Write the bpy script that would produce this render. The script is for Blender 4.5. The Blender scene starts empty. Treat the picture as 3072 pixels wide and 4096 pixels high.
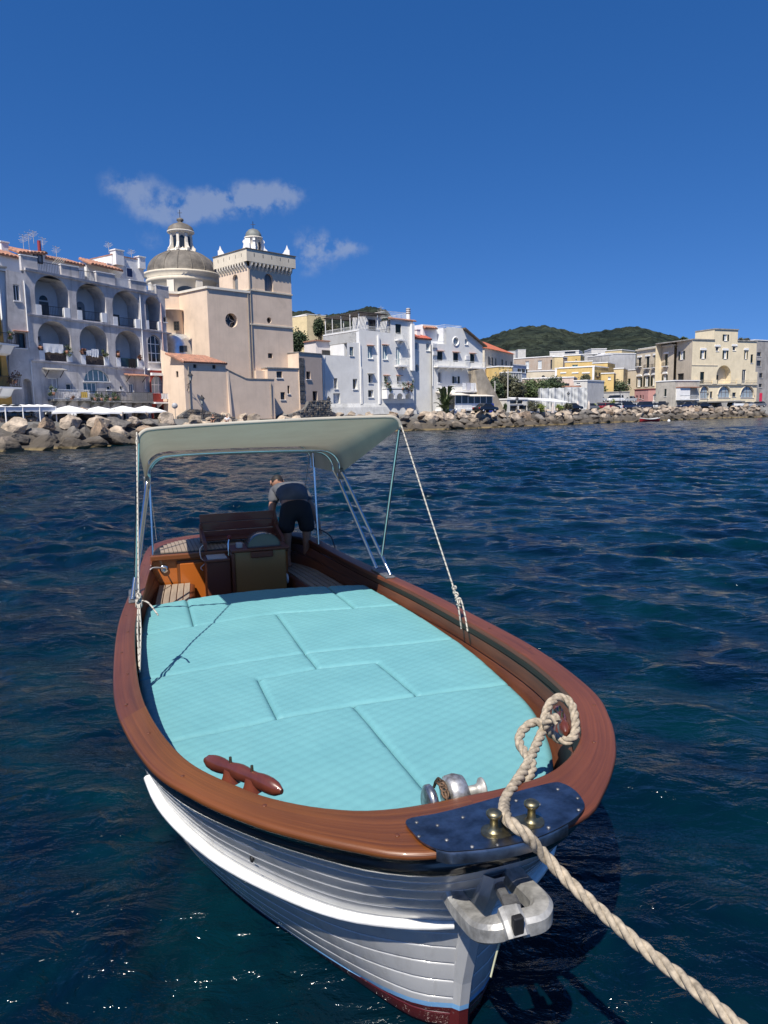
import bpy, bmesh, math, random
import numpy as np
from mathutils import Vector, Matrix, noise as mnoise
from mathutils.geometry import delaunay_2d_cdt
R_ = math.radians
random.seed(7)
# ------------------------------------------------------------------ camera, sky, sun, exposure
PW, PH, FPX = 3072.0, 4096.0, 2900.0          # photograph size and focal length in its pixels
PITCH, ROLL, CAMH = R_(7.75), 0.018, 2.5
SUN_H = (-0.37, -0.93)                        # horizontal direction towards the sun
SUN_EL = 55.0
sc = bpy.context.scene
col = sc.collection
_f = Vector((0, math.cos(PITCH), -math.sin(PITCH))); _r = Vector((1, 0, 0)); _u = _r.cross(_f)
CR = _r*math.cos(ROLL) - _u*math.sin(ROLL); CU = _u*math.cos(ROLL) + _r*math.sin(ROLL)
cam = bpy.data.cameras.new('camera'); camo = bpy.data.objects.new('camera', cam); col.objects.link(camo)
cam.sensor_fit = 'HORIZONTAL'; cam.sensor_width = 36; cam.lens = 36*FPX/PW
cam.clip_start = 0.05; cam.clip_end = 20000
_m = Matrix((CR, CU, -_f)).transposed().to_4x4(); _m.translation = (0, 0, CAMH); camo.matrix_world = _m
sc.camera = camo
sc.render.resolution_x = 768; sc.render.resolution_y = 1024
sc.view_settings.view_transform = 'Standard'; sc.view_settings.look = 'None'
sc.view_settings.exposure = 0.42; sc.view_settings.gamma = 1.0; sc.view_settings.use_curve_mapping = False
sc.cycles.max_bounces = 6; sc.cycles.diffuse_bounces = 3; sc.cycles.glossy_bounces = 3; sc.cycles.transmission_bounces = 4
sc.cycles.use_denoising = True
sc.cycles.sample_clamp_indirect = 6.0

world = bpy.data.worlds.new('World'); sc.world = world; world.use_nodes = True
wn, wl = world.node_tree.nodes, world.node_tree.links
wn.clear()
wout = wn.new('ShaderNodeOutputWorld'); wbg = wn.new('ShaderNodeBackground'); wsky = wn.new('ShaderNodeTexSky')
wsky.sky_type = 'NISHITA'; wsky.sun_disc = False; wsky.sun_elevation = R_(SUN_EL)
wsky.sun_rotation = math.atan2(SUN_H[0], SUN_H[1]); wsky.air_density = 1.0; wsky.dust_density = 0.15; wsky.ozone_density = 4.0
wbg.inputs['Strength'].default_value = 0.084
# thin fair-weather clouds low over the town: noise gathered round a few directions of the sky
def wnode(t, **kw):
    n = wn.new(t)
    for k, v in kw.items(): setattr(n, k, v)
    return n
wtc = wnode('ShaderNodeTexCoord')
def wmath(op, a, b=None, c=None):
    n = wnode('ShaderNodeMath', operation=op)
    for i, v in enumerate((a, b, c)):
        if v is None: continue
        if isinstance(v, (int, float)): n.inputs[i].default_value = v
        else: wl.new(v, n.inputs[i])
    return n.outputs[0]
def px_dir(x, y):
    return (CR*((x-PW/2)/FPX) - CU*((y-PH/2)/FPX) + _f).normalized()
wnz = wnode('ShaderNodeTexNoise'); wnz.inputs['Scale'].default_value = 30; wnz.inputs['Detail'].default_value = 7; wnz.inputs['Roughness'].default_value = 0.58
wl.new(wtc.outputs['Generated'], wnz.inputs['Vector'])
cloud = None
for (x, y, rx, ry, amp) in [(515, 748, 95, 55, 1.25), (640, 860, 120, 45, .8), (740, 820, 120, 60, 1.0), (880, 815, 130, 55, .95), (990, 800, 110, 50, 1.0), (1090, 785, 120, 50, 1.3),
                            (1240, 1010, 90, 85, 1.25), (1330, 985, 80, 50, .9), (1430, 985, 60, 40, .8), (620, 965, 100, 40, .6), (225, 85, 90, 30, .25), (1190, 735, 60, 30, .4)]:
    d = px_dir(x, y); rt = d.cross(Vector((0, 0, 1))).normalized(); up = rt.cross(d)
    dots = []
    for v, k in ((rt, FPX/rx), (up, FPX/ry)):
        dp = wnode('ShaderNodeVectorMath', operation='DOT_PRODUCT'); wl.new(wtc.outputs['Generated'], dp.inputs[0]); dp.inputs[1].default_value = v
        s = wmath('MULTIPLY', dp.outputs['Value'], k); dots.append(wmath('MULTIPLY', s, s))
    e = wmath('POWER', 2.718, wmath('MULTIPLY', wmath('ADD', dots[0], dots[1]), -1.0))
    dpf = wnode('ShaderNodeVectorMath', operation='DOT_PRODUCT'); wl.new(wtc.outputs['Generated'], dpf.inputs[0]); dpf.inputs[1].default_value = d
    e = wmath('MULTIPLY', wmath('MULTIPLY', e, amp), wmath('GREATER_THAN', dpf.outputs['Value'], 0.0))
    cloud = e if cloud is None else wmath('ADD', cloud, e)
cl = wmath('MULTIPLY', cloud, wmath('MULTIPLY', wmath('SUBTRACT', wnz.outputs['Fac'], 0.30), 3.4))
cmap = wnode('ShaderNodeMapRange'); wl.new(cl, cmap.inputs['Value']); cmap.inputs['From Min'].default_value = 0.22; cmap.inputs['From Max'].default_value = 1.1
cmap.inputs['To Max'].default_value = 0.38; cmap.interpolation_type = 'SMOOTHSTEP'
wmix = wnode('ShaderNodeMix', data_type='RGBA'); wl.new(cmap.outputs[0], wmix.inputs[0]); wl.new(wsky.outputs[0], wmix.inputs[6]); wmix.inputs[7].default_value = (4.2, 4.6, 5.3, 1)
wsx = wnode('ShaderNodeSeparateXYZ'); wl.new(wtc.outputs['Generated'], wsx.inputs[0])
wcx = wnode('ShaderNodeCombineXYZ'); wl.new(wsx.outputs[0], wcx.inputs[0]); wl.new(wsx.outputs[1], wcx.inputs[1])
wl.new(wmath('ADD', wmath('MULTIPLY', wmath('MAXIMUM', wsx.outputs[2], 0.0), 1.08), 0.155), wcx.inputs[2])   # clear dry air: no pale band at the horizon
wnm = wnode('ShaderNodeVectorMath', operation='NORMALIZE'); wl.new(wcx.outputs[0], wnm.inputs[0]); wl.new(wnm.outputs[0], wsky.inputs['Vector'])
whs = wnode('ShaderNodeHueSaturation'); whs.inputs['Saturation'].default_value = 1.3; wl.new(wsky.outputs[0], whs.inputs['Color'])
wtint = wnode('ShaderNodeMix', data_type='RGBA', blend_type='MULTIPLY'); wtint.inputs[0].default_value = 1.0; wl.new(whs.outputs[0], wtint.inputs[6]); wtint.inputs[7].default_value = (1.08, .985, 1.18, 1); wl.new(wtint.outputs[2], wmix.inputs[6])
wl.new(wmix.outputs[2], wbg.inputs['Color']); wl.new(wbg.outputs[0], wout.inputs[0])

sun = bpy.data.lights.new('sun', 'SUN'); suno = bpy.data.objects.new('sun', sun); col.objects.link(suno)
sun.energy = 5.0; sun.angle = R_(0.53); sun.color = (1.0, 0.94, 0.84)
_e = R_(SUN_EL); _hl = math.hypot(*SUN_H)
SUNV = Vector((SUN_H[0]/_hl*math.cos(_e), SUN_H[1]/_hl*math.cos(_e), math.sin(_e)))
suno.rotation_euler = SUNV.to_track_quat('Z', 'Y').to_euler(); suno.location = (0, 0, 60)

# ------------------------------------------------------------------ photograph pixel -> place
CAMP = Vector((0, 0, CAMH))
def pray(x, y): return CR*((x-PW/2)/FPX) - CU*((y-PH/2)/FPX) + _f
def at_z(x, y, z):
    v = pray(x, y); return CAMP + v*((z-CAMH)/v.z)
def at_y(x, y, Y):
    v = pray(x, y); return CAMP + v*(Y/v.y)
def C1(x, y): return (x*.43400, 880+y*.43400)
def C2(x, y): return (550+x*.46414, 850+y*.46414)
def C3(x, y): return (1150+x*.51236, 1150+y*.51236)
def C4(x, y): return (1850+x*.45208, 1250+y*.45208)
def C5(x, y): return (2400+x*.40506, 1280+y*.40506)
def CD(x, y): return (x*3072/1659, y*3072/1659)

# ------------------------------------------------------------------ materials
MATS = {}
def nt(m): return m.node_tree.nodes, m.node_tree.links
def M(name, c, rough=.65, metal=0.0, var=.12, scale=1.5, bump=0.0, bscale=30, coat=0.0, streak=0.0, c2=None, spec=.5, island=0.0, trans=0.0, detail=4):
    """plain procedural surface: base colour broken up by noise, optional rain streaks, second colour and relief"""
    if name in MATS: return MATS[name]
    m = bpy.data.materials.new(name); m.use_nodes = True; n, l = nt(m)
    b = n['Principled BSDF']; b.inputs['Roughness'].default_value = rough; b.inputs['Metallic'].default_value = metal
    b.inputs['Specular IOR Level'].default_value = spec
    b.inputs['Coat Weight'].default_value = coat; b.inputs['Coat Roughness'].default_value = .12
    if trans: b.inputs['Transmission Weight'].default_value = trans
    tc = n.new('ShaderNodeTexCoord'); nz = n.new('ShaderNodeTexNoise'); nz.inputs['Scale'].default_value = scale; nz.inputs['Detail'].default_value = detail; nz.inputs['Roughness'].default_value = .62
    l.new(tc.outputs['Object'], nz.inputs['Vector'])
    ra = n.new('ShaderNodeValToRGB'); l.new(nz.outputs['Fac'], ra.inputs[0])
    lo = c2 or tuple(x*(1-var*1.6) for x in c); hi = tuple(min(.95, x*(1+var)) for x in c)
    ra.color_ramp.elements[0].position = .33; ra.color_ramp.elements[1].position = .68
    ra.color_ramp.elements[0].color = (*lo, 1); ra.color_ramp.elements[1].color = (*hi, 1)
    out = ra.outputs[0]
    if streak:
        mp = n.new('ShaderNodeMapping'); mp.inputs['Scale'].default_value = (1.6, 1.6, .12); l.new(tc.outputs['Object'], mp.inputs[0])
        n2 = n.new('ShaderNodeTexNoise'); n2.inputs['Scale'].default_value = 1.4; n2.inputs['Detail'].default_value = 6; n2.inputs['Roughness'].default_value = .7; l.new(mp.outputs[0], n2.inputs['Vector'])
        mr = n.new('ShaderNodeMapRange'); mr.inputs['From Min'].default_value = .5; mr.inputs['From Max'].default_value = .72; mr.inputs['To Max'].default_value = streak; l.new(n2.outputs['Fac'], mr.inputs[0])
        mx = n.new('ShaderNodeMix'); mx.data_type = 'RGBA'; l.new(mr.outputs[0], mx.inputs[0]); l.new(out, mx.inputs[6]); mx.inputs[7].default_value = (c[0]*.35, c[1]*.34, c[2]*.33, 1); out = mx.outputs[2]
        n5 = n.new('ShaderNodeTexNoise'); n5.inputs['Scale'].default_value = .45; n5.inputs['Detail'].default_value = 9; n5.inputs['Roughness'].default_value = .72; n5.inputs['Distortion'].default_value = .8; l.new(tc.outputs['Object'], n5.inputs['Vector'])
        m5 = n.new('ShaderNodeMapRange'); m5.inputs['From Min'].default_value = .56; m5.inputs['From Max'].default_value = .66; m5.inputs['To Max'].default_value = min(.75, streak*.8+.08); l.new(n5.outputs['Fac'], m5.inputs[0])
        x5 = n.new('ShaderNodeMix'); x5.data_type = 'RGBA'; l.new(m5.outputs[0], x5.inputs[0]); l.new(out, x5.inputs[6]); x5.inputs[7].default_value = (c[0]*.62, c[1]*.62, c[2]*.62, 1); out = x5.outputs[2]
    if island:
        oi = n.new('ShaderNodeObjectInfo'); hv = n.new('ShaderNodeHueSaturation'); l.new(out, hv.inputs['Color'])
        mr = n.new('ShaderNodeMapRange'); l.new(oi.outputs['Random'], mr.inputs[0]); mr.inputs['To Min'].default_value = 1-island; mr.inputs['To Max'].default_value = 1+island; l.new(mr.outputs[0], hv.inputs['Value']); out = hv.outputs[0]
    l.new(out, b.inputs['Base Color'])
    if bump:
        n3 = n.new('ShaderNodeTexNoise'); n3.inputs['Scale'].default_value = bscale; n3.inputs['Detail'].default_value = 5; l.new(tc.outputs['Object'], n3.inputs['Vector'])
        bp = n.new('ShaderNodeBump'); bp.inputs['Strength'].default_value = min(1, bump*10); bp.inputs['Distance'].default_value = bump; l.new(n3.outputs['Fac'], bp.inputs['Height']); l.new(bp.outputs[0], b.inputs['Normal'])
    MATS[name] = m; return m
def wood(name, c, c2, rough=.3, coat=.5, su=1.2, sv=26, cracks=.25, joint=None):
    """varnished timber; grain runs along UV u (metres), varies across v (metres)"""
    if name in MATS: return MATS[name]
    m = bpy.data.materials.new(name); m.use_nodes = True; n, l = nt(m); b = n['Principled BSDF']
    b.inputs['Roughness'].default_value = rough; b.inputs['Coat Weight'].default_value = coat; b.inputs['Coat Roughness'].default_value = .08
    uv = n.new('ShaderNodeTexCoord'); mp = n.new('ShaderNodeMapping'); mp.inputs['Scale'].default_value = (su, sv, 1); l.new(uv.outputs['UV'], mp.inputs[0])
    nz = n.new('ShaderNodeTexNoise'); nz.inputs['Scale'].default_value = 1.0; nz.inputs['Detail'].default_value = 8; nz.inputs['Roughness'].default_value = .65; nz.inputs['Distortion'].default_value = .6; l.new(mp.outputs[0], nz.inputs['Vector'])
    mp2 = n.new('ShaderNodeMapping'); mp2.inputs['Scale'].default_value = (su*4, sv*7, 1); l.new(uv.outputs['UV'], mp2.inputs[0])
    n2 = n.new('ShaderNodeTexNoise'); n2.inputs['Scale'].default_value = 1.0; n2.inputs['Detail'].default_value = 4; l.new(mp2.outputs[0], n2.inputs['Vector'])
    n4 = n.new('ShaderNodeTexNoise'); n4.inputs['Scale'].default_value = 1.3; n4.inputs['Detail'].default_value = 3; l.new(uv.outputs['UV'], n4.inputs['Vector'])
    ra = n.new('ShaderNodeValToRGB'); ra.color_ramp.elements[0].position = .3; ra.color_ramp.elements[1].position = .7; ra.color_ramp.elements[0].color = (*c2, 1); ra.color_ramp.elements[1].color = (*c, 1)
    ad = n.new('ShaderNodeMath'); ad.operation = 'MULTIPLY_ADD'; l.new(n4.outputs['Fac'], ad.inputs[0]); ad.inputs[1].default_value = .7; 
    sb = n.new('ShaderNodeMath'); sb.operation = 'SUBTRACT'; l.new(nz.outputs['Fac'], sb.inputs[0]); sb.inputs[1].default_value = .35; l.new(sb.outputs[0], ad.inputs[2]); l.new(ad.outputs[0], ra.inputs[0])
    mr = n.new('ShaderNodeMapRange'); mr.inputs['From Min'].default_value = .60; mr.inputs['From Max'].default_value = .72; mr.inputs['To Max'].default_value = cracks; l.new(n2.outputs['Fac'], mr.inputs[0])
    mx = n.new('ShaderNodeMix'); mx.data_type = 'RGBA'; l.new(mr.outputs[0], mx.inputs[0]); l.new(ra.outputs[0], mx.inputs[6]); mx.inputs[7].default_value = (c2[0]*.25, c2[1]*.22, c2[2]*.2, 1)
    l.new(mx.outputs[2], b.inputs['Base Color'])
    bp = n.new('ShaderNodeBump'); bp.inputs['Strength'].default_value = .35; bp.inputs['Distance'].default_value = .0025; l.new(n2.outputs['Fac'], bp.inputs['Height']); l.new(bp.outputs[0], b.inputs['Normal'])
    MATS[name] = m; return m

# ------------------------------------------------------------------ objects
WL = {}           # world location of everything parented by translation only
def props(o, label=None, cat=None, group=None, kind=None):
    if label: o['label'] = label
    if cat: o['category'] = cat
    if group: o['group'] = group
    if kind: o['kind'] = kind
    return o
def empty(name, loc, label, cat, group=None, rz=0.0):
    o = bpy.data.objects.new(name, None); col.objects.link(o); o.location = loc; o.rotation_euler = (0, 0, rz)
    WL[o.name] = Vector((0, 0, 0)) if rz else Vector(loc); return props(o, label, cat, group)
def copy_tree(o, loc=None, rz=None, label=None, group=None, scale=None):
    c = o.copy(); col.objects.link(c)
    if loc is not None: c.location = loc
    if rz is not None: c.rotation_euler = (0, 0, rz)
    if scale is not None: c.scale = scale
    if label: c['label'] = label
    if group: c['group'] = group
    for ch in list(o.children):
        k = ch.copy(); col.objects.link(k); k.parent = c
        for g in list(ch.children):
            d = g.copy(); col.objects.link(d); d.parent = k
    return c
class MB:
    """collects faces; build() links them as one mesh object (coordinates in the parent's frame, or world when the parent is a plain translation)"""
    def __init__(s): s.v = []; s.f = []; s.uv = {}; s.sm = []; s.smooth = False
    def add(s, vs, fs, uvs=None, smooth=None):
        k = len(s.v); s.v += [tuple(p) for p in vs]
        for i, q in enumerate(fs):
            if uvs: s.uv[len(s.f)] = [uvs[j] for j in q]
            s.f.append(tuple(j+k for j in q)); s.sm.append(s.smooth if smooth is None else smooth)
        return s
    def quad(s, a, b, c, d): return s.add([a, b, c, d], [(0, 1, 2, 3)])
    def poly(s, ps): return s.add(ps, [tuple(range(len(ps)))])
    def obox(s, o, u, v, w, uvm=False):
        o, u, v, w = Vector(o), Vector(u), Vector(v), Vector(w)
        if u.cross(v).dot(w) < 0: u, v = v, u
        p = [o, o+u, o+u+v, o+v, o+w, o+u+w, o+u+v+w, o+v+w]
        return s.add(p, [(3, 2, 1, 0), (4, 5, 6, 7), (0, 1, 5, 4), (1, 2, 6, 5), (2, 3, 7, 6), (3, 0, 4, 7)])
    def box(s, x0, y0, z0, x1, y1, z1): return s.obox((min(x0, x1), min(y0, y1), min(z0, z1)), (abs(x1-x0), 0, 0), (0, abs(y1-y0), 0), (0, 0, abs(z1-z0)))
    def rbox(s, x0, y0, z0, x1, y1, z1, b=.01):
        """box with chamfered edges"""
        bm = bmesh.new(); bmesh.ops.create_cube(bm, size=1)
        for v in bm.verts: v.co = ((x0+x1)/2+v.co.x*(x1-x0), (y0+y1)/2+v.co.y*(y1-y0), (z0+z1)/2+v.co.z*(z1-z0))
        bmesh.ops.bevel(bm, geom=bm.edges[:], offset=b, segments=2, profile=.5, affect='EDGES')
        return s.bm(bm)
    def bm(s, bm, smooth=None):
        bm.verts.index_update(); s.add([v.co[:] for v in bm.verts], [[v.index for v in f.verts] for f in bm.faces], smooth=smooth); bm.free(); return s
    def tube(s, pts, r, n=8, cap=True, closed=False, flat=1.0):
        pts = [Vector(p) for p in pts]; N = len(pts); rs = r if isinstance(r, (list, tuple)) else [r]*N
        ref = None; rings = []; vs = []; uvs = []; L = 0
        for i, p in enumerate(pts):
            a = pts[i-1] if (i > 0 or closed) else pts[i]; b = pts[(i+1) % N] if (i < N-1 or closed) else pts[i]
            d = (b-a).normalized() if (b-a).length > 1e-9 else Vector((0, 0, 1))
            if ref is None: ref = Vector((0, 0, 1)) if abs(d.z) < .9 else Vector((1, 0, 0))
            x = (ref - d*ref.dot(d)).normalized(); y = d.cross(x); ref = x
            if i: L += (p-pts[i-1]).length
            for k in range(n):
                t = 2*math.pi*k/n; vs.append(p + x*(math.cos(t)*rs[i]) + y*(math.sin(t)*rs[i]*flat)); uvs.append((L, k/n))
        fs = []
        for i in range(N if closed else N-1):
            j = (i+1) % N
            for k in range(n): fs.append((i*n+k, i*n+(k+1) % n, j*n+(k+1) % n, j*n+k))
        s.add(vs, fs, uvs, True)
        if cap and not closed:
            s.add([vs[k] for k in range(n)], [tuple(range(n-1, -1, -1))], smooth=False); s.add([vs[(N-1)*n+k] for k in range(n)], [tuple(range(n))], smooth=False)
        return s
    def lathe(s, prof, c, n=24, a0=0.0, a1=2*math.pi, smooth=True, axis=None):
        """revolve (radius, height) profile about an axis through c"""
        full = abs(a1-a0-2*math.pi) < 1e-6; m = n if full else n+1; vs = []
        ax = Vector(axis).normalized() if axis else Vector((0, 0, 1)); x = ax.orthogonal().normalized() if axis else Vector((1, 0, 0)); y = ax.cross(x)
        for (r, h) in prof:
            for k in range(m):
                t = a0+(a1-a0)*k/n; vs.append(Vector(c) + x*(r*math.cos(t)) + y*(r*math.sin(t)) + ax*h)
        fs = []
        for i in range(len(prof)-1):
            for k in range(n):
                k2 = (k+1) % m; fs.append((i*m+k, i*m+k2, (i+1)*m+k2, (i+1)*m+k))
        return s.add(vs, fs, smooth=smooth)
    def prism(s, pts, off):
        """polygon (3-D points) extruded by vector off"""
        pts = [Vector(p) for p in pts]; off = Vector(off); n = len(pts)
        nor = Vector((0, 0, 0))
        for i in range(n): nor += pts[i].cross(pts[(i+1) % n])
        if nor.dot(off) > 0: pts = pts[::-1]
        s.add(pts + [p+off for p in pts], [tuple(range(n)), tuple(range(2*n-1, n-1, -1))] + [(i, i+n, (i+1) % n+n, (i+1) % n) for i in range(n)]); return s
    def sphere(s, c, r, nu=12, nv=8, sx=1, sy=1, sz=1):
        vs = []; 
        for j in range(nv+1):
            ph = math.pi*j/nv
            for i in range(nu): t = 2*math.pi*i/nu; vs.append((c[0]+r*sx*math.sin(ph)*math.cos(t), c[1]+r*sy*math.sin(ph)*math.sin(t), c[2]-r*sz*math.cos(ph)))
        return s.add(vs, [(j*nu+i, j*nu+(i+1) % nu, (j+1)*nu+(i+1) % nu, (j+1)*nu+i) for j in range(nv) for i in range(nu)], smooth=True)
    def strip(s, rows, smooth=True, closed=False, flip=False):
        """rows of equal-length point lists -> surface with UV in metres (u along a row, v across)"""
        n = len(rows[0]); vs = [p for r in rows for p in r]; uvs = []
        vacc = 0
        for j, r in enumerate(rows):
            if j: vacc += (Vector(r[n//2])-Vector(rows[j-1][n//2])).length
            L = 0
            for i in range(n):
                if i: L += (Vector(rows[0][i])-Vector(rows[0][i-1])).length
                uvs.append((L, vacc))
        fs = []
        for j in range(len(rows)-1):
            for i in range(n-1 if not closed else n):
                k = (i+1) % n; q = (j*n+i, j*n+k, (j+1)*n+k, (j+1)*n+i); fs.append(q[::-1] if flip else q)
        return s.add(vs, fs, uvs, smooth)
    def build(s, name, mat, parent=None, loc=None, label=None, cat=None, group=None, kind=None):
        me = bpy.data.meshes.new(name)
        off = Vector((0, 0, 0))
        o = bpy.data.objects.new(name, me)
        if parent is not None: off = WL[parent.name]; o.parent = parent; WL_here = off
        else:
            if loc is None: loc = (0, 0, 0)
            off = Vector(loc); o.location = loc
        a = np.array(s.v, dtype=float).reshape(-1, 3) - np.array(off)
        me.from_pydata(a.tolist(), [], s.f)
        if s.uv:
            lay = me.uv_layers.new(name='UVMap'); d = np.zeros((len(me.loops), 2), dtype=np.float32)
            for p in me.polygons:
                u = s.uv.get(p.index)
                if u:
                    for k, li in enumerate(p.loop_indices): d[li] = u[k]
            lay.data.foreach_set('uv', d.ravel())
        me.polygons.foreach_set('use_smooth', s.sm)
        if mat: me.materials.append(mat)
        me.update(); col.objects.link(o); WL[o.name] = off
        return props(o, label, cat, group, kind)
def fbm(x, y, z=0.0, o=4):
    return mnoise.fractal(Vector((x, y, z)), 1.0, 2.1, o, noise_basis='PERLIN_ORIGINAL')
def pchip(x, xk, yk):
    xk = np.asarray(xk, float); yk = np.asarray(yk, float); h = np.diff(xk); d = np.diff(yk)/h; m = np.zeros(len(xk))
    with np.errstate(all='ignore'): m[1:-1] = np.where(d[:-1]*d[1:] > 0, 2*d[:-1]*d[1:]/(d[:-1]+d[1:]), 0)
    m[0] = d[0]; m[-1] = d[-1]; x = np.clip(np.asarray(x, float), xk[0], xk[-1]); i = np.clip(np.searchsorted(xk, x)-1, 0, len(xk)-2); t = (x-xk[i])/h[i]
    return (1+2*t)*(1-t)**2*yk[i]+t*(1-t)**2*h[i]*m[i]+t*t*(3-2*t)*yk[i+1]+t*t*(t-1)*h[i]*m[i+1]
def catmull(pts, n=8, closed=False):
    P = [Vector(p) for p in pts]; out = []; N = len(P)
    for i in range(N if closed else N-1):
        p0 = P[i-1] if (i or closed) else P[0]*2-P[1]; p1 = P[i]; p2 = P[(i+1) % N]; p3 = P[(i+2) % N] if (i+2 < N or closed) else P[-1]*2-P[-2]
        for k in range(n):
            t = k/n; out.append(.5*((2*p1)+(p2-p0)*t+(2*p0-5*p1+4*p2-p3)*t*t+(3*p1-p0-3*p2+p3)*t**3))
    if not closed: out.append(P[-1])
    return out
# ------------------------------------------------------------------ the sea
def water_height(X, Y, cell):
    rs = np.random.RandomState(5); h = np.zeros_like(X)
    for lam, amp, k in [(6.5, .014, 3), (3.4, .022, 6), (1.9, .033, 9), (1.05, .027, 12), (.58, .0125, 12), (.33, .0045, 8)]:
        for i in range(k):
            th = R_(-112) + rs.normal(0, .55); lm = lam*rs.uniform(.75, 1.3); kk = 2*math.pi/lm; ph = rs.uniform(0, 6.28)
            fade = np.clip((lm/np.maximum(cell, 1e-4)-1.8)/1.6, 0, 1)
            a = kk*(X*math.cos(th)+Y*math.sin(th)) + ph + .9*np.sin(.37*kk*(X*math.sin(th)-Y*math.cos(th))+ph*2.1) 
            s = np.sin(a); h += amp/math.sqrt(k)*1.25*fade*(s + .28*np.cos(2*a))
    patch = .72+.28*np.sin(X*.31+1.3*np.sin(Y*.17))*np.sin(Y*.23+.8)
    r = np.hypot(X, Y); q = np.clip((r-3)/13, 0, 1); calm = .28+.97*q*q*(3-2*q)      # calmer in the lee of the pier
    return h*patch*calm
def water_mat():
    m = bpy.data.materials.new('sea_water'); m.use_nodes = True; n, l = nt(m); b = n['Principled BSDF']
    b.inputs['Roughness'].default_value = .09; b.inputs['IOR'].default_value = 1.333
    tc = n.new('ShaderNodeTexCoord')
    nz = n.new('ShaderNodeTexNoise'); nz.inputs['Scale'].default_value = .55; nz.inputs['Detail'].default_value = 5; nz.inputs['Roughness'].default_value = .6; nz.inputs['Distortion'].default_value = 1.2; l.new(tc.outputs['Object'], nz.inputs['Vector'])
    ra = n.new('ShaderNodeValToRGB'); e = ra.color_ramp.elements; e[0].position = .36; e[1].position = .66
    e[0].color = (.0002, .0045, .012, 1); e[1].color = (.0004, .015, .021, 1); l.new(nz.outputs['Fac'], ra.inputs[0]); l.new(ra.outputs[0], b.inputs['Base Color'])
    n1 = n.new('ShaderNodeTexNoise'); n1.inputs['Scale'].default_value = 4.2; n1.inputs['Detail'].default_value = 5; n1.inputs['Roughness'].default_value = .55; n1.inputs['Distortion'].default_value = .4
    mp = n.new('ShaderNodeMapping'); mp.inputs['Scale'].default_value = (.75, 1.35, 1); mp.inputs['Rotation'].default_value = (0, 0, R_(-14)); l.new(tc.outputs['Object'], mp.inputs[0]); l.new(mp.outputs[0], n1.inputs['Vector'])
    n2 = n.new('ShaderNodeTexNoise'); n2.inputs['Scale'].default_value = .55; n2.inputs['Detail'].default_value = 4; l.new(mp.outputs[0], n2.inputs['Vector'])
    b1 = n.new('ShaderNodeBump'); b1.inputs['Strength'].default_value = 1; b1.inputs['Distance'].default_value = .07; l.new(n1.outputs['Fac'], b1.inputs['Height'])
    b2 = n.new('ShaderNodeBump'); b2.inputs['Strength'].default_value = 1; b2.inputs['Distance'].default_value = .2; l.new(n2.outputs['Fac'], b2.inputs['Height']); l.new(b1.outputs[0], b2.inputs['Normal'])
    l.new(b2.outputs[0], b.inputs['Normal']); return m
def make_sea():
    r = [0.4]
    while r[-1] < 420: r.append(r[-1]*1.0046 + .004)
    r += [600, 1000, 2000, 5000, 12000]
    r = np.array(r)
    th = np.concatenate([np.linspace(R_(45), R_(135), 400), np.linspace(R_(135), R_(405), 70)[1:-1]])
    Rr, T = np.meshgrid(r, th, indexing='ij'); X = Rr*np.cos(T); Y = Rr*np.sin(T)
    cell = np.maximum(np.gradient(r)[:, None]*np.ones_like(T), Rr*.0025)
    cell = np.where((T > R_(135)), Rr*.06, cell)
    Z = np.where(Rr < 450, water_height(X, Y, cell), 0)
    nr, nth = X.shape; V = np.stack([X, Y, Z], -1).reshape(-1, 3)
    i = np.arange(nr-1)[:, None]; j = np.arange(nth)[None, :]; j2 = (j+1) % nth
    F = np.stack([i*nth+j, (i+1)*nth+j, (i+1)*nth+j2, i*nth+j2], -1).reshape(-1, 4)
    me = bpy.data.meshes.new('sea'); me.vertices.add(len(V)); me.vertices.foreach_set('co', V.ravel())
    me.loops.add(F.size); me.loops.foreach_set('vertex_index', F.ravel().astype(np.int32)); me.polygons.add(len(F)); me.polygons.foreach_set('loop_start', np.arange(0, F.size, 4, dtype=np.int32)); me.polygons.foreach_set('loop_total', np.full(len(F), 4, dtype=np.int32))
    me.update(calc_edges=True); me.polygons.foreach_set('use_smooth', np.ones(len(F), dtype=bool)); me.materials.append(water_mat())
    o = bpy.data.objects.new('sea', me); col.objects.link(o); props(o, 'dark blue choppy sea water in the bay', 'water', kind='structure')
make_sea()

# ------------------------------------------------------------------ the boat (local frame: x = starboard seen from here, y = metres aft of the stem head, z up)
BX, BY, PSI = 0.412, 2.262, 0.3332
cps, sps = math.cos(PSI), math.sin(PSI)
def bw(p): return Vector((BX + p[0]*cps - p[1]*sps, BY + p[0]*sps + p[1]*cps, p[2]))
def bl(P): dx, dy = P[0]-BX, P[1]-BY; return Vector((dx*cps + dy*sps, -dx*sps + dy*cps, P[2]))
def bpx(x, y, z): return bl(at_z(*CD(x, y), z))                # photo (display px) -> boat frame at height z
def at_d(x, y, d): return bl(CAMP + pray(*CD(x, y))*d)          # photo (display px) -> boat frame at view depth d
def bempty(name, base, label, cat, group=None):
    o = empty(name, bw(base), label, cat, group, rz=PSI); WL[o.name] = Vector(base); return o
def bthing(mb, name, mat, base, label, cat, group=None):
    o = mb.build(name, mat, None, loc=(0, 0, 0), label=label, cat=cat, group=group)
    o.data.transform(Matrix.Translation(-Vector(base))); o.location = bw(base); o.rotation_euler = (0, 0, PSI); return o
MAHOG = wood('varnished_mahogany', (.165, .050, .018), (.085, .024, .010), rough=.4, coat=.12, cracks=.8, sv=70, su=.5)
MAHOG2 = wood('varnished_teak_rail', (.21, .068, .0145), (.10, .030, .0075), rough=.38, coat=.14, cracks=.85, sv=70, su=.5)
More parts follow.
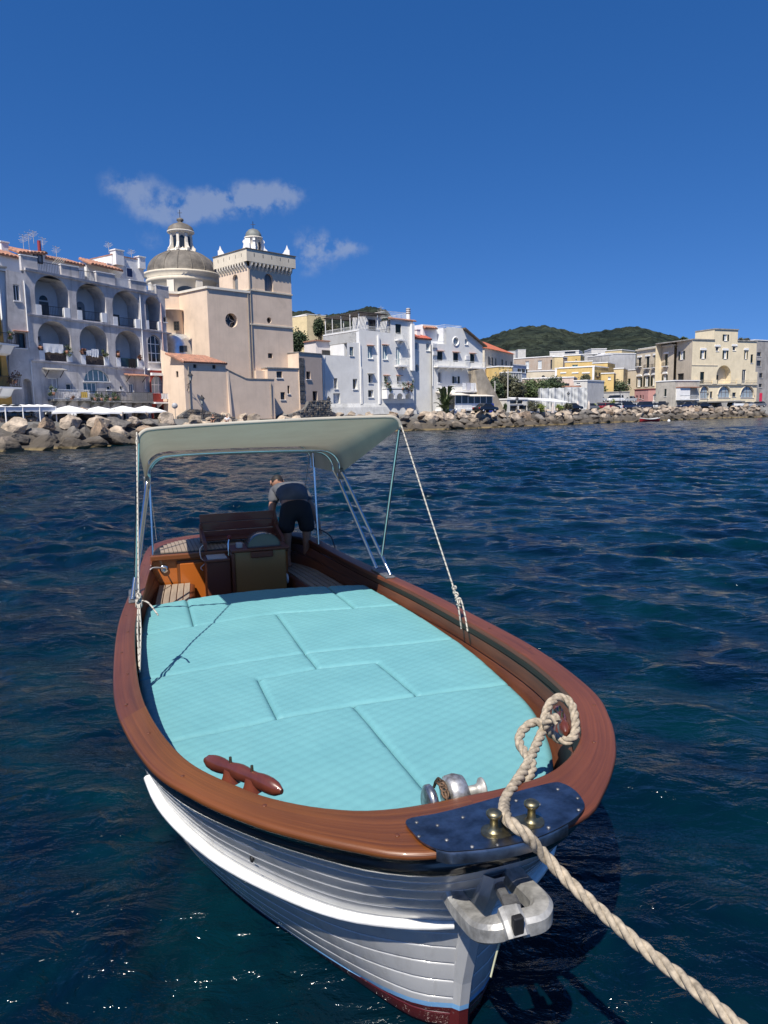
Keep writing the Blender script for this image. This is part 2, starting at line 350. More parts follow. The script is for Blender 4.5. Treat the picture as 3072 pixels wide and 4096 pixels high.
MAHRED = wood('weathered_mahogany', (.175, .050, .019), (.095, .027, .012), rough=.5, coat=.05, cracks=.55, sv=60, su=.6)
DARKWD = wood('dark_varnished_lining', (.16, .05, .02), (.08, .024, .011), rough=.55, coat=.0)
ORNG = wood('orange_varnished_locker', (.55, .17, .025), (.30, .07, .012), rough=.22, coat=.7)
GOLDW = wood('oak_console_panel', (.38, .20, .065), (.22, .11, .036), rough=.3, coat=.5)
TEAK = wood('bleached_teak', (.34, .27, .205), (.22, .17, .13), rough=.7, coat=0)
CAULK = M('black_caulk', (.012, .012, .013), .6)
BLACKP = M('black_gloss_paint', (.006, .006, .008), .13, coat=.6, var=.2, scale=8)
WHITEP = M('white_gloss_paint', (.76, .76, .73), .38, coat=.15, var=.1, scale=7, c2=(.60, .59, .55), bump=.002, bscale=18)
STEEL = M('polished_steel', (.72, .73, .74), .18, metal=1, var=.06, scale=12)
SCUFF = M('scuffed_steel_plate', (.30, .30, .31), .34, metal=1, var=.35, scale=11, bump=.0006, bscale=60)
BRASS = M('aged_brass', (.27, .24, .15), .45, metal=1, var=.25, scale=25)
GALV = M('galvanised_iron', (.46, .45, .42), .55, metal=.55, var=.3, scale=14, bump=.002, bscale=90)
GALVD = M('dark_galvanised_iron', (.20, .20, .20), .5, metal=.6, var=.35, scale=20, bump=.002, bscale=90)
RUST = M('rusty_chain', (.14, .085, .05), .6, metal=.5, var=.5, scale=30)
DARK = M('dark_void', (.01, .01, .011), .6)
def hull_mat():
    m = bpy.data.materials.new('hull_paint'); m.use_nodes = True; n, l = nt(m); b = n['Principled BSDF']
    b.inputs['Roughness'].default_value = .24; b.inputs['Coat Weight'].default_value = .5; b.inputs['Coat Roughness'].default_value = .1
    tc = n.new('ShaderNodeTexCoord'); sp = n.new('ShaderNodeSeparateXYZ'); l.new(tc.outputs['Object'], sp.inputs[0])
    ra = n.new('ShaderNodeValToRGB'); ra.color_ramp.interpolation = 'CONSTANT'; e = ra.color_ramp.elements
    e[0].position = 0; e[0].color = (.085, .012, .012, 1); e[1].position = .5; e[1].color = (.18, .38, .62, 1); k = e.new(.56); k.color = (.40, .40, .395, 1)
    mr = n.new('ShaderNodeMapRange'); mr.inputs['From Min'].default_value = -.43; mr.inputs['From Max'].default_value = -.03
    y = n.new('ShaderNodeMath'); y.operation = 'MULTIPLY_ADD'; l.new(sp.outputs['Y'], y.inputs[0]); y.inputs[1].default_value = .1; l.new(sp.outputs['Z'], y.inputs[2]); l.new(y.outputs[0], mr.inputs[0]); l.new(mr.outputs[0], ra.inputs[0])
    nz = n.new('ShaderNodeTexNoise'); nz.inputs['Scale'].default_value = 60; nz.inputs['Detail'].default_value = 3; l.new(tc.outputs['Object'], nz.inputs['Vector'])
    m2 = n.new('ShaderNodeMapRange'); m2.inputs['From Min'].default_value = .66; m2.inputs['From Max'].default_value = .74; m2.inputs['To Max'].default_value = .3; l.new(nz.outputs['Fac'], m2.inputs[0])
    mx = n.new('ShaderNodeMix'); mx.data_type = 'RGBA'; l.new(m2.outputs[0], mx.inputs[0]); l.new(ra.outputs[0], mx.inputs[6]); mx.inputs[7].default_value = (.3, .3, .3, 1); mp = n.new('ShaderNodeMapping'); mp.inputs['Scale'].default_value = (9, 9, 1.2); l.new(tc.outputs['Object'], mp.inputs[0]); nd = n.new('ShaderNodeTexNoise'); nd.inputs['Scale'].default_value = 1.5; nd.inputs['Detail'].default_value = 7; nd.inputs['Roughness'].default_value = .7; l.new(mp.outputs[0], nd.inputs['Vector'])
    m3 = n.new('ShaderNodeMapRange'); m3.inputs['From Min'].default_value = .5; m3.inputs['From Max'].default_value = .75; m3.inputs['To Max'].default_value = .55; l.new(nd.outputs['Fac'], m3.inputs[0])
    mx3 = n.new('ShaderNodeMix'); mx3.data_type = 'RGBA'; mx3.blend_type = 'MULTIPLY'; l.new(m3.outputs[0], mx3.inputs[0]); l.new(mx.outputs[2], mx3.inputs[6]); mx3.inputs[7].default_value = (.62, .60, .55, 1)
    l.new(mx3.outputs[2], b.inputs['Base Color'])
    n2 = n.new('ShaderNodeTexNoise'); n2.inputs['Scale'].default_value = 5; l.new(tc.outputs['Object'], n2.inputs['Vector']); bp = n.new('ShaderNodeBump'); bp.inputs['Distance'].default_value = .006; bp.inputs['Strength'].default_value = .6; l.new(n2.outputs['Fac'], bp.inputs['Height']); l.new(bp.outputs[0], b.inputs['Normal'])
    return m
HULLP = hull_mat()
def zg(t):
    t = np.asarray(t, float); return np.where(t < 5.53, .901+.165*((5.53-t)/5.53)**2, .901+.085*((t-5.53)/2.0)**2)
def resample(kn, N, p=1.0):
    P = catmull([(w, t, 0) for t, w in kn], 12); P = [Vector((max(q.x, 0), q.y, 0)) for q in P]; d = [0]
    for i in range(1, len(P)): d.append(d[-1]+(P[i]-P[i-1]).length)
    d = np.array(d)/d[-1]; A = np.array([[q.x, q.y] for q in P]); s = np.linspace(0, 1, N)
    return np.stack([np.interp(s, d, A[:, 0]), np.interp(s, d, A[:, 1])], -1)       # (half-beam, t)
NG = 150
OUTK = [(.03, 0), (.035, .2), (.085, .365), (.19, .495), (.325, .635), (.51, .795), (.8, .98), (1.2, 1.15), (2, 1.29), (3, 1.32), (4, 1.30), (5, 1.22), (6, 1.13), (7, 1.02), (7.35, .85), (7.55, .5), (7.62, 0)]
INNK = [(.365, 0), (.365, .16), (.385, .32), (.44, .46), (.57, .63), (.77, .79), (1.2, 1.0), (2, 1.145), (3, 1.185), (4, 1.17), (5, 1.09), (6, 1.01), (6.8, .92), (7.15, .75), (7.35, .45), (7.42, 0)]
OUT = resample(OUTK, NG); INN = resample(INNK, NG)
def inner_w(t): 
    i = np.argsort(INN[:, 1]); return np.interp(t, INN[i, 1], INN[i, 0])
boat = bempty('wooden_boat', (0, 3.8, 0), 'varnished wooden launch with white hull, brown gunwale and turquoise sun cushions', 'boat')
def rail_piece(side, i0, i1, mat, dz=0.0):
    prof = [(1.0, -.034), (1.0, -.007), (.988, -.0015), (.965, .0), (.93, .0008), (.5, .003), (.12, .0012), (.075, .0004), (.03, -.002), (.0, -.008), (-.012, -.016), (-.01, -.026), (.03, -.034), (.5, -.036), (1.0, -.036)]
    rows = []
    for f, z in prof:
        row = []
        for i in range(i0, i1+1):
            o, n = OUT[i], INN[i]; w = o[0]+(n[0]-o[0])*f; t = o[1]+(n[1]-o[1])*f
            row.append((side*w, t, float(zg(t))+z+dz))
        rows.append(row)
    mb = MB().strip(rows, flip=(side > 0))
    for i in (0, -1): mb.add([r[i] for r in rows], [tuple(range(len(rows)))], smooth=False)
    return mb.build('gunwale_plank', mat, boat)
isc = int(np.argmin(abs(OUT[:NG//2, 1]-1.75)))
for side, m1, m2 in ((-1, MAHOG2, MAHOG), (1, MAHRED, MAHRED)):
    rail_piece(side, 0, isc, m1, 0.0); rail_piece(side, isc, NG-1, m2, -.003)
# varnished plugs over the fastenings of the gunwale
for side in (-1, 1):
    for i in range(6, NG-20, 9):
        o_, n_ = OUT[i], INN[i]; f_ = .35+.25*(i % 2); w_ = o_[0]+(n_[0]-o_[0])*f_; t_ = o_[1]+(n_[1]-o_[1])*f_
        MB().lathe([(.009, 0), (.0085, .0012), (0, .0014)], (side*w_, t_, float(zg(t_))+.0035), 10).build('wood_plug', MAHOG, boat)
# hull surface
LEV = [('g', -.034, OUTK, .02), ('g', -.15, [(.11, 0), (.12, .17), (.2, .345), (.36, .53), (.69, .80), (1.1, 1.03), (1.7, 1.2), (2.5, 1.27), (3.5, 1.27), (5, 1.18), (6, 1.08), (7, .92), (7.35, .65), (7.5, 0)], 0),
       ('a', .5, [(.31, 0), (.4, .19), (.56, .43), (.81, .64), (1.17, .86), (1.64, 1.04), (2.07, 1.12), (2.8, 1.2), (3.7, 1.22), (5.5, 1.08), (6.6, .85), (7.2, .5), (7.4, 0)], 0),
       ('a', .0, [(.42, 0), (.53, .16), (.81, .33), (1.21, .55), (1.63, .76), (2.17, .96), (2.8, 1.1), (3.7, 1.15), (5.5, .95), (6.6, .6), (7.2, .2), (7.35, 0)], 0),
       ('a', -.4, [(.6, 0), (1.4, .25), (2, .45), (3.7, .7), (5.5, .5), (6.8, .15), (7.2, 0)], 0)]
NH = 110; LP = []
for k, z, kn, ins in LEV:
    if k == 'g' and z > -.1:
        A = resample([(t+(.06 if i < 2 else .03 if i < 4 else 0), max(w-ins, 0)) for i, (t, w) in enumerate(kn)], NH)
    else: A = resample(kn, NH)
    zz = zg(A[:, 1])+z if k == 'g' else np.full(NH, z); LP.append(np.stack([A[:, 0], A[:, 1], zz], -1))
LP = np.array(LP)
def hull_row(v, side, out=0.0):
    k = int(min(3, math.floor(v))); f = v-k
    m = [(LP[min(i+1, 4)]-LP[max(i-1, 0)])/2 for i in (k, k+1)]
    f2, f3 = f*f, f*f*f
    P = (2*f3-3*f2+1)*LP[k]+(f3-2*f2+f)*m[0]+(-2*f3+3*f2)*LP[k+1]+(f3-f2)*m[1]
    if k == 0: P = LP[0]*(1-f)+LP[1]*f
    P = P.copy(); d = np.gradient(P[:, :2], axis=0); nrm = np.stack([-d[:, 1], d[:, 0]], -1); nrm /= np.linalg.norm(nrm, axis=1)[:, None]+1e-9
    nrm = np.where((nrm[:, :1] < 0), -nrm, nrm); P[:, :2] += nrm*out; P[:, 0] = np.maximum(P[:, 0], 0)
    return [(side*p[0], p[1], p[2]) for p in P]
hull = None
mb = MB()
for side in (-1, 1): mb.strip([hull_row(v, side, -.008) for v in np.linspace(.9, 4, 26)], flip=(side < 0))
hull = mb.build('hull', HULLP, boat)
for side in (-1, 1):
    mb = MB()
    mb.strip([hull_row(v, side, o) for v, o in ((0, -.0), (.25, .0), (.5, .002), (.55, .012), (.82, .014), (.95, .012), (1.0, -.006))], flip=(side < 0)); mb.build('sheer_strake', BLACKP, boat)
    vs = np.concatenate([np.linspace(1.0, 2.0, 7), np.linspace(2.0, 3.0, 7)[1:]])
    for a, b in zip(vs[:-1], vs[1:]):
        g = .006
        MB().strip([hull_row(v, side, o) for v, o in ((a+g*.3, -.005), (a+g*.7, -.0006), (a+g*3, .0), ((a+b)/2, .0002), (b-g*3, .0), (b-g*.7, -.0006), (b-g*.3, -.005))], flip=(side < 0)).build('hull_plank', HULLP, hull)
# stem post
sp = [(.10, .88), (.14, .78), (.21, .65), (.295, .5), (.37, .25), (.40, .1), (.41, 0), (.5, -.35)]
mb = MB(); ring = []
for t, z in sp: ring.append([(-.055, t+.10, z), (-.045, t+.02, z), (-.02, t-.012, z), (.02, t-.012, z), (.045, t+.02, z), (.055, t+.10, z)])
mb.strip(ring, smooth=False, flip=True); mb.build('stem_post', HULLP, boat)
# white rubbing strake on each bow
for side in (-1, 1):
    row = np.array(hull_row(1.93, 1, 0)); ds = [(x, y, z) for x, y, z in row if .325 < y < 2.12]
    sec = [(-.01, -.021), (.03, -.021), (.044, -.009), (.044, .005), (.032, .014), (-.01, .017)]; rows = []
    for k, (x, y, z) in enumerate(ds):
        d = np.array(ds[min(k+1, len(ds)-1)][:2])-np.array(ds[max(k-1, 0)][:2]); n = np.array([d[1], -d[0]]); n /= np.linalg.norm(n); n = n if n[0] > 0 else -n
        e = min(1, .75+k*.13); zz = z+.03-.065*k/len(ds)
        rows.append([(side*(x+n[0]*a*e), y+n[1]*a*e, zz+b*(.5+.5*e)) for a, b in sec])
    mb = MB().strip(rows, flip=(side > 0)); mb.poly(rows[0]).poly(rows[-1]); mb.build('rubbing_strake', WHITEP, boat)
p = hull_row(1.55, -1, .004); j = int(np.argmin([abs(q[1]-.80) for q in p]))
MB().sphere(p[j], .016, sx=.6).build('drain_hole', DARK, boat)
# inside lining: three planks a side, then the sole, mattress platform, bulkhead
HV = np.linspace(.0, 3.0, 25); HR = [np.array(hull_row(v, 1, -.03)) for v in HV]
def hull_w(t, z):
    w = []; zz = []
    for r in HR:
        i = np.argsort(r[:, 1]); w.append(np.interp(t, r[i, 1], r[i, 0], left=0, right=0)); zz.append(np.interp(t, r[i, 1], r[i, 2]))
    j = np.argsort(zz); return float(np.interp(z, np.array(zz)[j], np.array(w)[j]))
def lin(side, i, o, dz):
    t = INN[i][1]-(o if INN[i][1] < .7 else 0); z = float(zg(t))+dz
    if t < 4.9: z = max(z, .62)
    return (side*max(0, min(INN[i][0]+o, hull_w(t, z)-.02)), t, z)
for side in (-1, 1):
    for k, (z0, z1, o0, o1) in enumerate(((-.012, -.10, .012, .03), (-.106, -.20, .03, .04), (-.206, -.75, .034, .02))):
        sel = range(0, NG-8)
        r0 = [lin(side, i, o0, z0) for i in sel]; r1 = [lin(side, i, o1, z1) for i in sel]
        MB().strip([r0, r1], flip=(side < 0)).build('lining_plank', DARKWD, boat)
def inner_poly(t0, t1, inset, z, n=60, taft=None):
    ts = np.linspace(t0, t1, n); r = [(float(inner_w(t))-inset, t, z) for t in ts]; return [(-x, y, z) for x, y, z in r[::-1]] + r
PFW = lambda t, z: min(float(inner_w(t)), hull_w(t, z)-.05)
mb = MB(); tt_ = np.linspace(.62, 4.98, 60); mb.poly([(-PFW(t, .64), t, .65) for t in tt_[::-1]]+[(PFW(t, .64), t, .65) for t in tt_]); mb.box(-1.05, 4.94, .1, 1.05, 4.98, .65); mb.build('cushion_platform', DARKWD, boat)
MB().poly(inner_poly(4.9, 6.5, -.03, .16)).build('cockpit_sole', DARKWD, boat)
mb = MB(); mb.box(-.98, 6.42, .1, .56, 6.46, .93); bulk = mb.build('bulkhead', ORNG, boat)
MB().rbox(-1.0, 6.36, .905, .56, 6.46, .965, .01).build('deck_fascia', MAHOG2, boat)
mb = MB().poly([(min(x, .56), y, z) for x, y, z in inner_poly(6.42, 7.42, .0, .968)]); mb.box(.55, 6.46, .3, .56, 7.3, .967); deck = mb.build('stern_deck', CAULK, boat)
k = 0
for x in np.arange(-.93, .52, .047):
    if -.11 < x < .075: continue
    xm = x+.0205
    ts = [t for t in np.linspace(6.47, 7.40, 60) if float(inner_w(t))-.04 > abs(xm)+.02]
    if len(ts) < 4: continue
    MB().box(x, ts[0], .97, x+.041, ts[-1], .982).build('deck_plank', TEAK, deck)
MB().box(-.10, 6.47, .97, .085, 7.35, .984).build('king_plank', TEAK, deck)
pan = MB().rbox(-.72, 6.395, .27, -.36, 6.42, .88, .012).build('locker_frame', MAHOG2, boat)
MB().rbox(-.685, 6.385, .31, -.395, 6.41, .85, .008).build('locker_door', ORNG, boat)
for side, t0, t1 in ((-1, 5.0, 6.36), (1, 5.15, 7.15)):
    rows = []
    ts = np.linspace(t0, t1, 30)
    def edge(o, z): return [(side*min(float(inner_w(t))-o, 1.1-o), t, z) for t in ts]
    mb = MB(); mb.strip([edge(.02, .595), edge(.02, .615), edge(.40, .615), edge(.44, .60), edge(.44, .30)], flip=(side < 0)); bench = mb.build('side_bench', MAHOG, boat)
    for q in range(5):
        a = .06+q*.068; MB().strip([edge(a, .610), edge(a, .628), edge(a+.058, .628), edge(a+.058, .610)], flip=(side < 0), smooth=False).build('bench_plank', TEAK, bench)
# stern quarter aft of the deck
MB().poly(inner_poly(7.0, 7.42, -.02, .6)).build('aft_floor', DARKWD, boat)
# console
con = MB().rbox(-.12, 6.02, .16, .46, 6.36, 1.0, .012).build('console_panel', GOLDW, boat)
MB().rbox(-.15, 5.99, 1.0, .50, 6.38, 1.025, .008).build('console_top', MAHRED, con)
MB().rbox(-.15, 6.0, .16, -.115, 6.37, .99, .006).build('console_corner', MAHOG, con)
MB().rbox(.06, 5.985, .925, .31, 6.02, .995, .01).build('console_handle', MAHRED, con)
MB().rbox(-.42, 6.08, .16, -.155, 6.40, .90, .01).build('console_locker', DARKWD, boat)
MB().rbox(-.44, 6.06, .90, -.155, 6.41, .925, .006).build('locker_top', MAHOG, boat)
MB().box(-.40, 6.10, .926, -.19, 6.38, .934).build('chart_tray', M('grey_tray', (.45, .44, .44), .5), boat)
# instrument hood: half-round cowl on the console
hood = []
for t, s in ((6.06, 1.0), (6.10, 1.03), (6.30, .98), (6.34, .90)):
    hood.append([(.225+.185*s*math.cos(a), t, 1.025+.155*s*math.sin(a)) for a in np.linspace(math.pi, 0, 25)])
mb = MB().strip(hood); mb.poly(hood[-1]); mb.build('instrument_hood', M('smoked_hood', (.05, .05, .05), .22, coat=.5), con)
MB().poly([(x, 6.085, z) for x, y, z in hood[1]]).build('hood_glass', M('hood_glass', (.10, .10, .10), .15), con)
MB().rbox(-.08, 6.1, 1.025, -.01, 6.2, 1.085, .012).build('compass', M('grey_compass', (.35, .35, .35), .3), con)
mb = MB().tube([(-.165, 6.15, .95), (-.165, 6.15, 1.08), (-.15, 6.17, 1.13)], .008); lev = mb.build('throttle_lever', STEEL, con)
MB().sphere((-.148, 6.17, 1.15), .024).build('throttle_knob', M('red_knob', (.16, .01, .01), .3), lev)
MB().lathe([(.0, .0), (.055, .0), (.06, .02), (.05, .03), (0, .03)], (.47, 6.15, .62), axis=(1, 0, 0)).build('horn', WHITEP, con)
MB().lathe([(.0, .0), (.045, .0), (.05, .012), (.045, .022), (.03, .024), (0, .018)], (-.86, 6.42, .80), axis=(0, -1, 0)).build('courtesy_light', STEEL, bulk)
MB().tube(catmull([(-.86, 6.40, .81), (-.9, 6.2, .86), (-1.0, 6.0, .9), (-1.06, 5.8, .86)], 8), .008, 6).build('shore_cable', M('white_cable', (.6, .58, .55), .5), boat)
# helm seat with tall back board
seat = MB().rbox(-.40, 6.75, 1.02, .52, 6.95, 1.045, .01).build('seat_board', MAHRED, boat)
BBW = wood('back_board_wood', (.20, .055, .03), (.11, .03, .018), rough=.4, coat=.25)
for k, (za, zb_) in enumerate(((1.005, 1.108), (1.111, 1.212), (1.215, 1.315))):
    zm_ = (za+zb_)/2; dt = (zm_-1.16)*.16
    MB().rbox(-.40+.004*k, 6.986+dt, za, .53-.004*k, 7.014+dt, zb_, .008).build('back_board', BBW, boat)
for x in (-.405, .50):
    MB().rbox(x, 6.90, .97, x+.035, 6.99, 1.2, .006).build('seat_post', MAHRED, boat)
    MB().prism([(x, 6.42, .93), (x, 6.52, .93), (x, 6.92, 1.10), (x, 6.92, 1.16), (x, 6.46, 1.06)], (.035, 0, 0)).build('seat_arm', MAHRED, boat)
MB().tube(catmull([(-.42, 6.42, 1.04), (-.46, 6.36, 1.0), (-.45, 6.34, .9), (-.40, 6.33, .86), (-.46, 6.33, .80), (-.44, 6.34, .76)], 8), .006, 6).build('hanging_cord', M('white_cord', (.6, .58, .54), .7), boat)
# steel bow plate with screws
pl = [(878, 1770), (940, 1757), (1000, 1742), (1100, 1713), (1190, 1689), (1218, 1692), (1242, 1708), (1258, 1730), (1261, 1752), (1225, 1786), (1160, 1817), (1080, 1837), (1000, 1846), (962, 1846), (920, 1829), (893, 1802)]
pp = [bpx(x, y, 1.066) for x, y in pl]; pc = catmull([(p.x, p.y, 0) for p in pp], 4, closed=True)
pts = [(p.x, p.y, float(zg(max(p.y, 0)))+.007) for p in pc]
plate = MB().prism(pts, (0, 0, .007)).build('bow_plate', SCUFF, boat)
front = pts[36:55]
MB().strip([[(x, y-.004, z+.006) for x, y, z in front], [(x, y-.008, z-.002) for x, y, z in front], [(x, y-.008, z-.034) for x, y, z in front]]).build('plate_lip', SCUFF, plate)
for x, y in [(900, 1772), (905, 1805), (965, 1815), (1000, 1762), (1020, 1832), (1075, 1828), (1130, 1812), (1150, 1790), (1185, 1790), (1205, 1700), (1248, 1722), (1250, 1750), (1115, 1725), (1165, 1735), (945, 1780), (1060, 1752)]:
    p = bpx(x, y, 1.075); MB().lathe([(.0065, 0), (.006, .003), (.0, .004)], (p.x, p.y, float(zg(max(p.y, 0)))+.0135), 10).build('screw', GALVD, plate)
# brass double bitt
bt = [bpx(1067, 1795, 1.08), bpx(1148, 1773, 1.08)]; ax = (bt[1]-bt[0]).normalized(); zz = float(zg(.2))+.014
ce = (bt[0]+bt[1])/2; L2 = (bt[1]-bt[0]).length/2+.045; q = Vector((-ax.y, ax.x, 0)); base = []
for a in np.linspace(0, 2*math.pi, 24, endpoint=False): base.append(ce+ax*(math.copysign(L2-.045, math.cos(a))+.045*math.cos(a))+q*(.045*math.sin(a)))
bit = MB().prism([(p.x, p.y, zz) for p in base], (0, 0, .013)).build('double_bitt', BRASS, boat)
for p in bt: MB().lathe([(.027, 0), (.019, .005), (.0145, .016), (.014, .046), (.022, .052), (.027, .060), (.027, .067), (.018, .074), (0, .077)], (p.x, p.y, zz+.012), 20).build('bollard_post', BRASS, bit)
# windlass: cast drum, chain gypsy, warping head, chain
wc = bpx(968, 1722, 1.0)
wx = Vector((1, 0, 0))
win = bempty('anchor_windlass', (wc.x, wc.y, .80), 'worn cast metal anchor windlass with chain just behind the steel bow plate', 'windlass')
def wl_(o): return (wc.x+o[0], wc.y+o[1], wc.z+o[2])
win.scale = (.92, .92, 1.0)
MB().rbox(wc.x-.085, wc.y-.06, .80, wc.x+.09, wc.y+.085, .90, .015).build('pedestal', GALVD, win)
MB().lathe([(0, 0), (.06, .0), (.078, .012), (.082, .05), (.07, .085), (.04, .10), (0, .105)], wl_((-.01, .01, .0)), 24, axis=(1, 0, 0)).build('casing', M('worn_casting', (.42, .42, .41), .42, metal=.7, var=.45, scale=22, c2=(.13, .11, .09), bump=.002, bscale=60), win)
MB().lathe([(0, -.012), (.055, -.01), (.072, 0), (.073, .018), (.06, .03), (0, .03)], wl_((-.095, .0, -.01)), 24, axis=(1, 0, 0)).build('end_cap', M('worn_chrome', (.4, .4, .4), .35, metal=.9, var=.4, scale=25), win)
mb = MB()
for a in np.linspace(.4, 2.6, 7):
    c = Vector(wl_((-.035, -.068*math.cos(a), .0+.068*math.sin(a)))); odd = int(a*10) % 2
    ringp = [c+Vector((.014*math.cos(b) if odd else 0, -.022*math.sin(b)*math.sin(a) + (0 if odd else .012*math.cos(b)*math.cos(a)), .022*math.sin(b)*math.cos(a)*-1 + (0 if odd else .012*math.cos(b)))) for b in np.linspace(0, 2*math.pi, 10, endpoint=False)]
    mb.tube(ringp, .0055, 6, closed=True)
mb.build('chain', RUST, win)['kind'] = 'stuff'
MB().lathe([(0, 0), (.022, 0), (.022, .04), (.027, .055), (.045, .066), (.046, .074), (.04, .078), (0, .078)], wl_((.095, .01, .0)), 24, axis=(1, 0, 0)).build('warping_head', GALV, win)
# gnarled timber cleats, one a side
def cleat(name, A, Bp, label):
    A, Bp = Vector(A), Vector(Bp); d = (Bp-A); L = d.length; d.normalize(); up = Vector((0, 0, 1)); q = d.cross(up).normalized(); mid = (A+Bp)/2
    o = bempty(name, tuple(mid-Vector((0, 0, .05))), label, 'cleat', 'timber mooring cleats')
    path = [A + d*(L*f) + up*(.010*math.sin(math.pi*f)) for f in np.linspace(0, 1, 17)]
    rad = [.012, .030, .036, .037, .035, .030, .030, .035, .037, .035, .030, .030, .035, .037, .036, .030, .012]
    MB().tube(path, rad, 12, flat=.78).build('horn_bar', wood('cleat_wood', (.17, .042, .022), (.075, .018, .011), rough=.35, coat=.4, sv=.9, su=3, cracks=.5), o)
    for f in (.36, .64):
        c = A+d*(L*f); MB().tube([c-up*.045, c-up*.02, c+up*.01], [.046, .036, .03], 10).build('foot', MATS['cleat_wood'], o)
        MB().tube([c+up*.03, c+up*.062], [.0075, .006], 8).build('brass_pin', BRASS, o)
    return o
cleat('mooring_cleat', bpx(443, 1642, .995), bpx(609, 1710, 1.01), 'bare timber cleat with two brass pins on the gunwale without rope')
cleat('mooring_cleat', bpx(1202, 1535, 1.02), bpx(1222, 1585, 1.04), 'timber cleat with the tan mooring rope looped round it')
# anchor stowed under the stem head
anc = bempty('anchor', at_d(1090, 1990, 2.42), 'grey galvanised folding anchor hung under the bow plate', 'anchor')
def bar(pts, w, h, name, mat, r=.3):
    pts = [Vector(p) for p in pts]; rows = []; ref = Vector((0, 0, 1))
    for i, p in enumerate(pts):
        d = (pts[min(i+1, len(pts)-1)]-pts[max(i-1, 0)]).normalized(); x = d.cross(ref).normalized(); y = x.cross(d)
        ww = w[i] if isinstance(w, list) else w; hh = h[i] if isinstance(h, list) else h
        rows.append([p+x*(a*ww)+y*(b*hh) for a, b in ((-.5, -.32), (-.32, -.5), (.32, -.5), (.5, -.32), (.5, .32), (.32, .5), (-.32, .5), (-.5, .32), (-.5, -.32))])
    mb = MB().strip(rows, smooth=False); mb.poly(rows[0][:-1]); mb.poly(rows[-1][:-1]); return mb.build(name, mat, anc)
def ap(x, y, d): return at_d(x, y, d)
bar(catmull([ap(965, 1905, 2.66), ap(990, 1952, 2.60), ap(1018, 1988, 2.48), ap(1040, 2008, 2.40), ap(1065, 2008, 2.36), ap(1100, 1998, 2.36)], 5), .072, .068, 'fluke_arm', GALV)
bar(catmull([ap(1098, 1880, 2.64), ap(1128, 1915, 2.58), ap(1158, 1945, 2.48), ap(1170, 1965, 2.42), ap(1160, 1985, 2.38), ap(1125, 1995, 2.36)], 5), .075, .07, 'fluke_arm', GALV)
bar([ap(1062, 1880, 2.66), ap(1085, 1930, 2.52), ap(1105, 1965, 2.42)], .032, .038, 'shank', GALVD)
bar([ap(1098, 1965, 2.37), ap(1108, 1990, 2.335), ap(1118, 2025, 2.31)], .075, .05, 'crown', GALV)
c = ap(1118, 1998, 2.30); MB().rbox(c.x-.018, c.y-.012, c.z-.038, c.x+.018, c.y+.012, c.z+.03, .004).build('crown_socket', DARK, anc)
bar([ap(1098, 1940, 2.42), ap(1108, 1962, 2.37)], .055, .03, 'collar', GALVD)
MB().tube(catmull([ap(1082, 2022, 2.36), ap(1076, 2046, 2.37), ap(1066, 2085, 2.38), ap(1060, 2110, 2.38)], 5), .0035, 6).build('trailing_line', M('mossy_line', (.42, .42, .28), .9), anc)
# ------------------------------------------------------------------ quilted sun cushions
def quilt_mat():
    m = bpy.data.materials.new('turquoise_quilted_vinyl'); m.use_nodes = True; n, l = nt(m); b = n['Principled BSDF']
    b.inputs['Roughness'].default_value = .62; b.inputs['Specular IOR Level'].default_value = .35
    tc = n.new('ShaderNodeTexCoord'); nz = n.new('ShaderNodeTexNoise'); nz.inputs['Scale'].default_value = 2.2; nz.inputs['Detail'].default_value = 4; l.new(tc.outputs['Object'], nz.inputs['Vector'])
    ra = n.new('ShaderNodeValToRGB'); ra.color_ramp.elements[0].position = .3; ra.color_ramp.elements[1].position = .7; ra.color_ramp.elements[0].color = (.120, .312, .338, 1); ra.color_ramp.elements[1].color = (.138, .345, .368, 1); l.new(nz.outputs['Fac'], ra.inputs[0]); l.new(ra.outputs[0], b.inputs['Base Color'])
    n2 = n.new('ShaderNodeTexNoise'); n2.inputs['Scale'].default_value = 14; n2.inputs['Detail'].default_value = 3; l.new(tc.outputs['Object'], n2.inputs['Vector']); bp = n.new('ShaderNodeBump'); bp.inputs['Distance'].default_value = .004; bp.inputs['Strength'].default_value = .5; l.new(n2.outputs['Fac'], bp.inputs['Height']); l.new(bp.outputs[0], b.inputs['Normal'])
    return m
QUILT = quilt_mat()
ZC = .75
def qc(x, y): return CD((400+x*.7836)/1.85172, (2300+y*.7836)/1.85172)
def seam(*ps): return [bl(at_z(400+x*.7836, 2300+y*.7836, ZC)) for x, y in ps]
SA = seam((210, 302), (478, 255), (910, 190), (1300, 165), (1545, 148))
SB = seam((230, 525), (640, 455), (1045, 392), (1659, 335))
SD = seam((375, 840), (905, 725), (1290, 655), (1620, 610))
def ext(S, n=2.0):
    a, b = S[0], S[-1]; d0 = (S[0]-S[1]).normalized(); d1 = (S[-1]-S[-2]).normalized(); return [a+d0*n]+S+[b+d1*n]
J = {k: seam(p)[0] for k, p in dict(a1=(445, 130), a2=(478, 255), b1=(1150, 45), b2=(1300, 165), c1=(900, 192), c2=(1048, 392), c3=(1110, 470), d1=(805, 525), d2=(905, 725), e1=(1415, 440), e2=(1620, 610), f1=(1290, 655), f2=(1659, 1085)).items()}
f2 = J['f1']+(J['f2']-J['f1'])*3.0
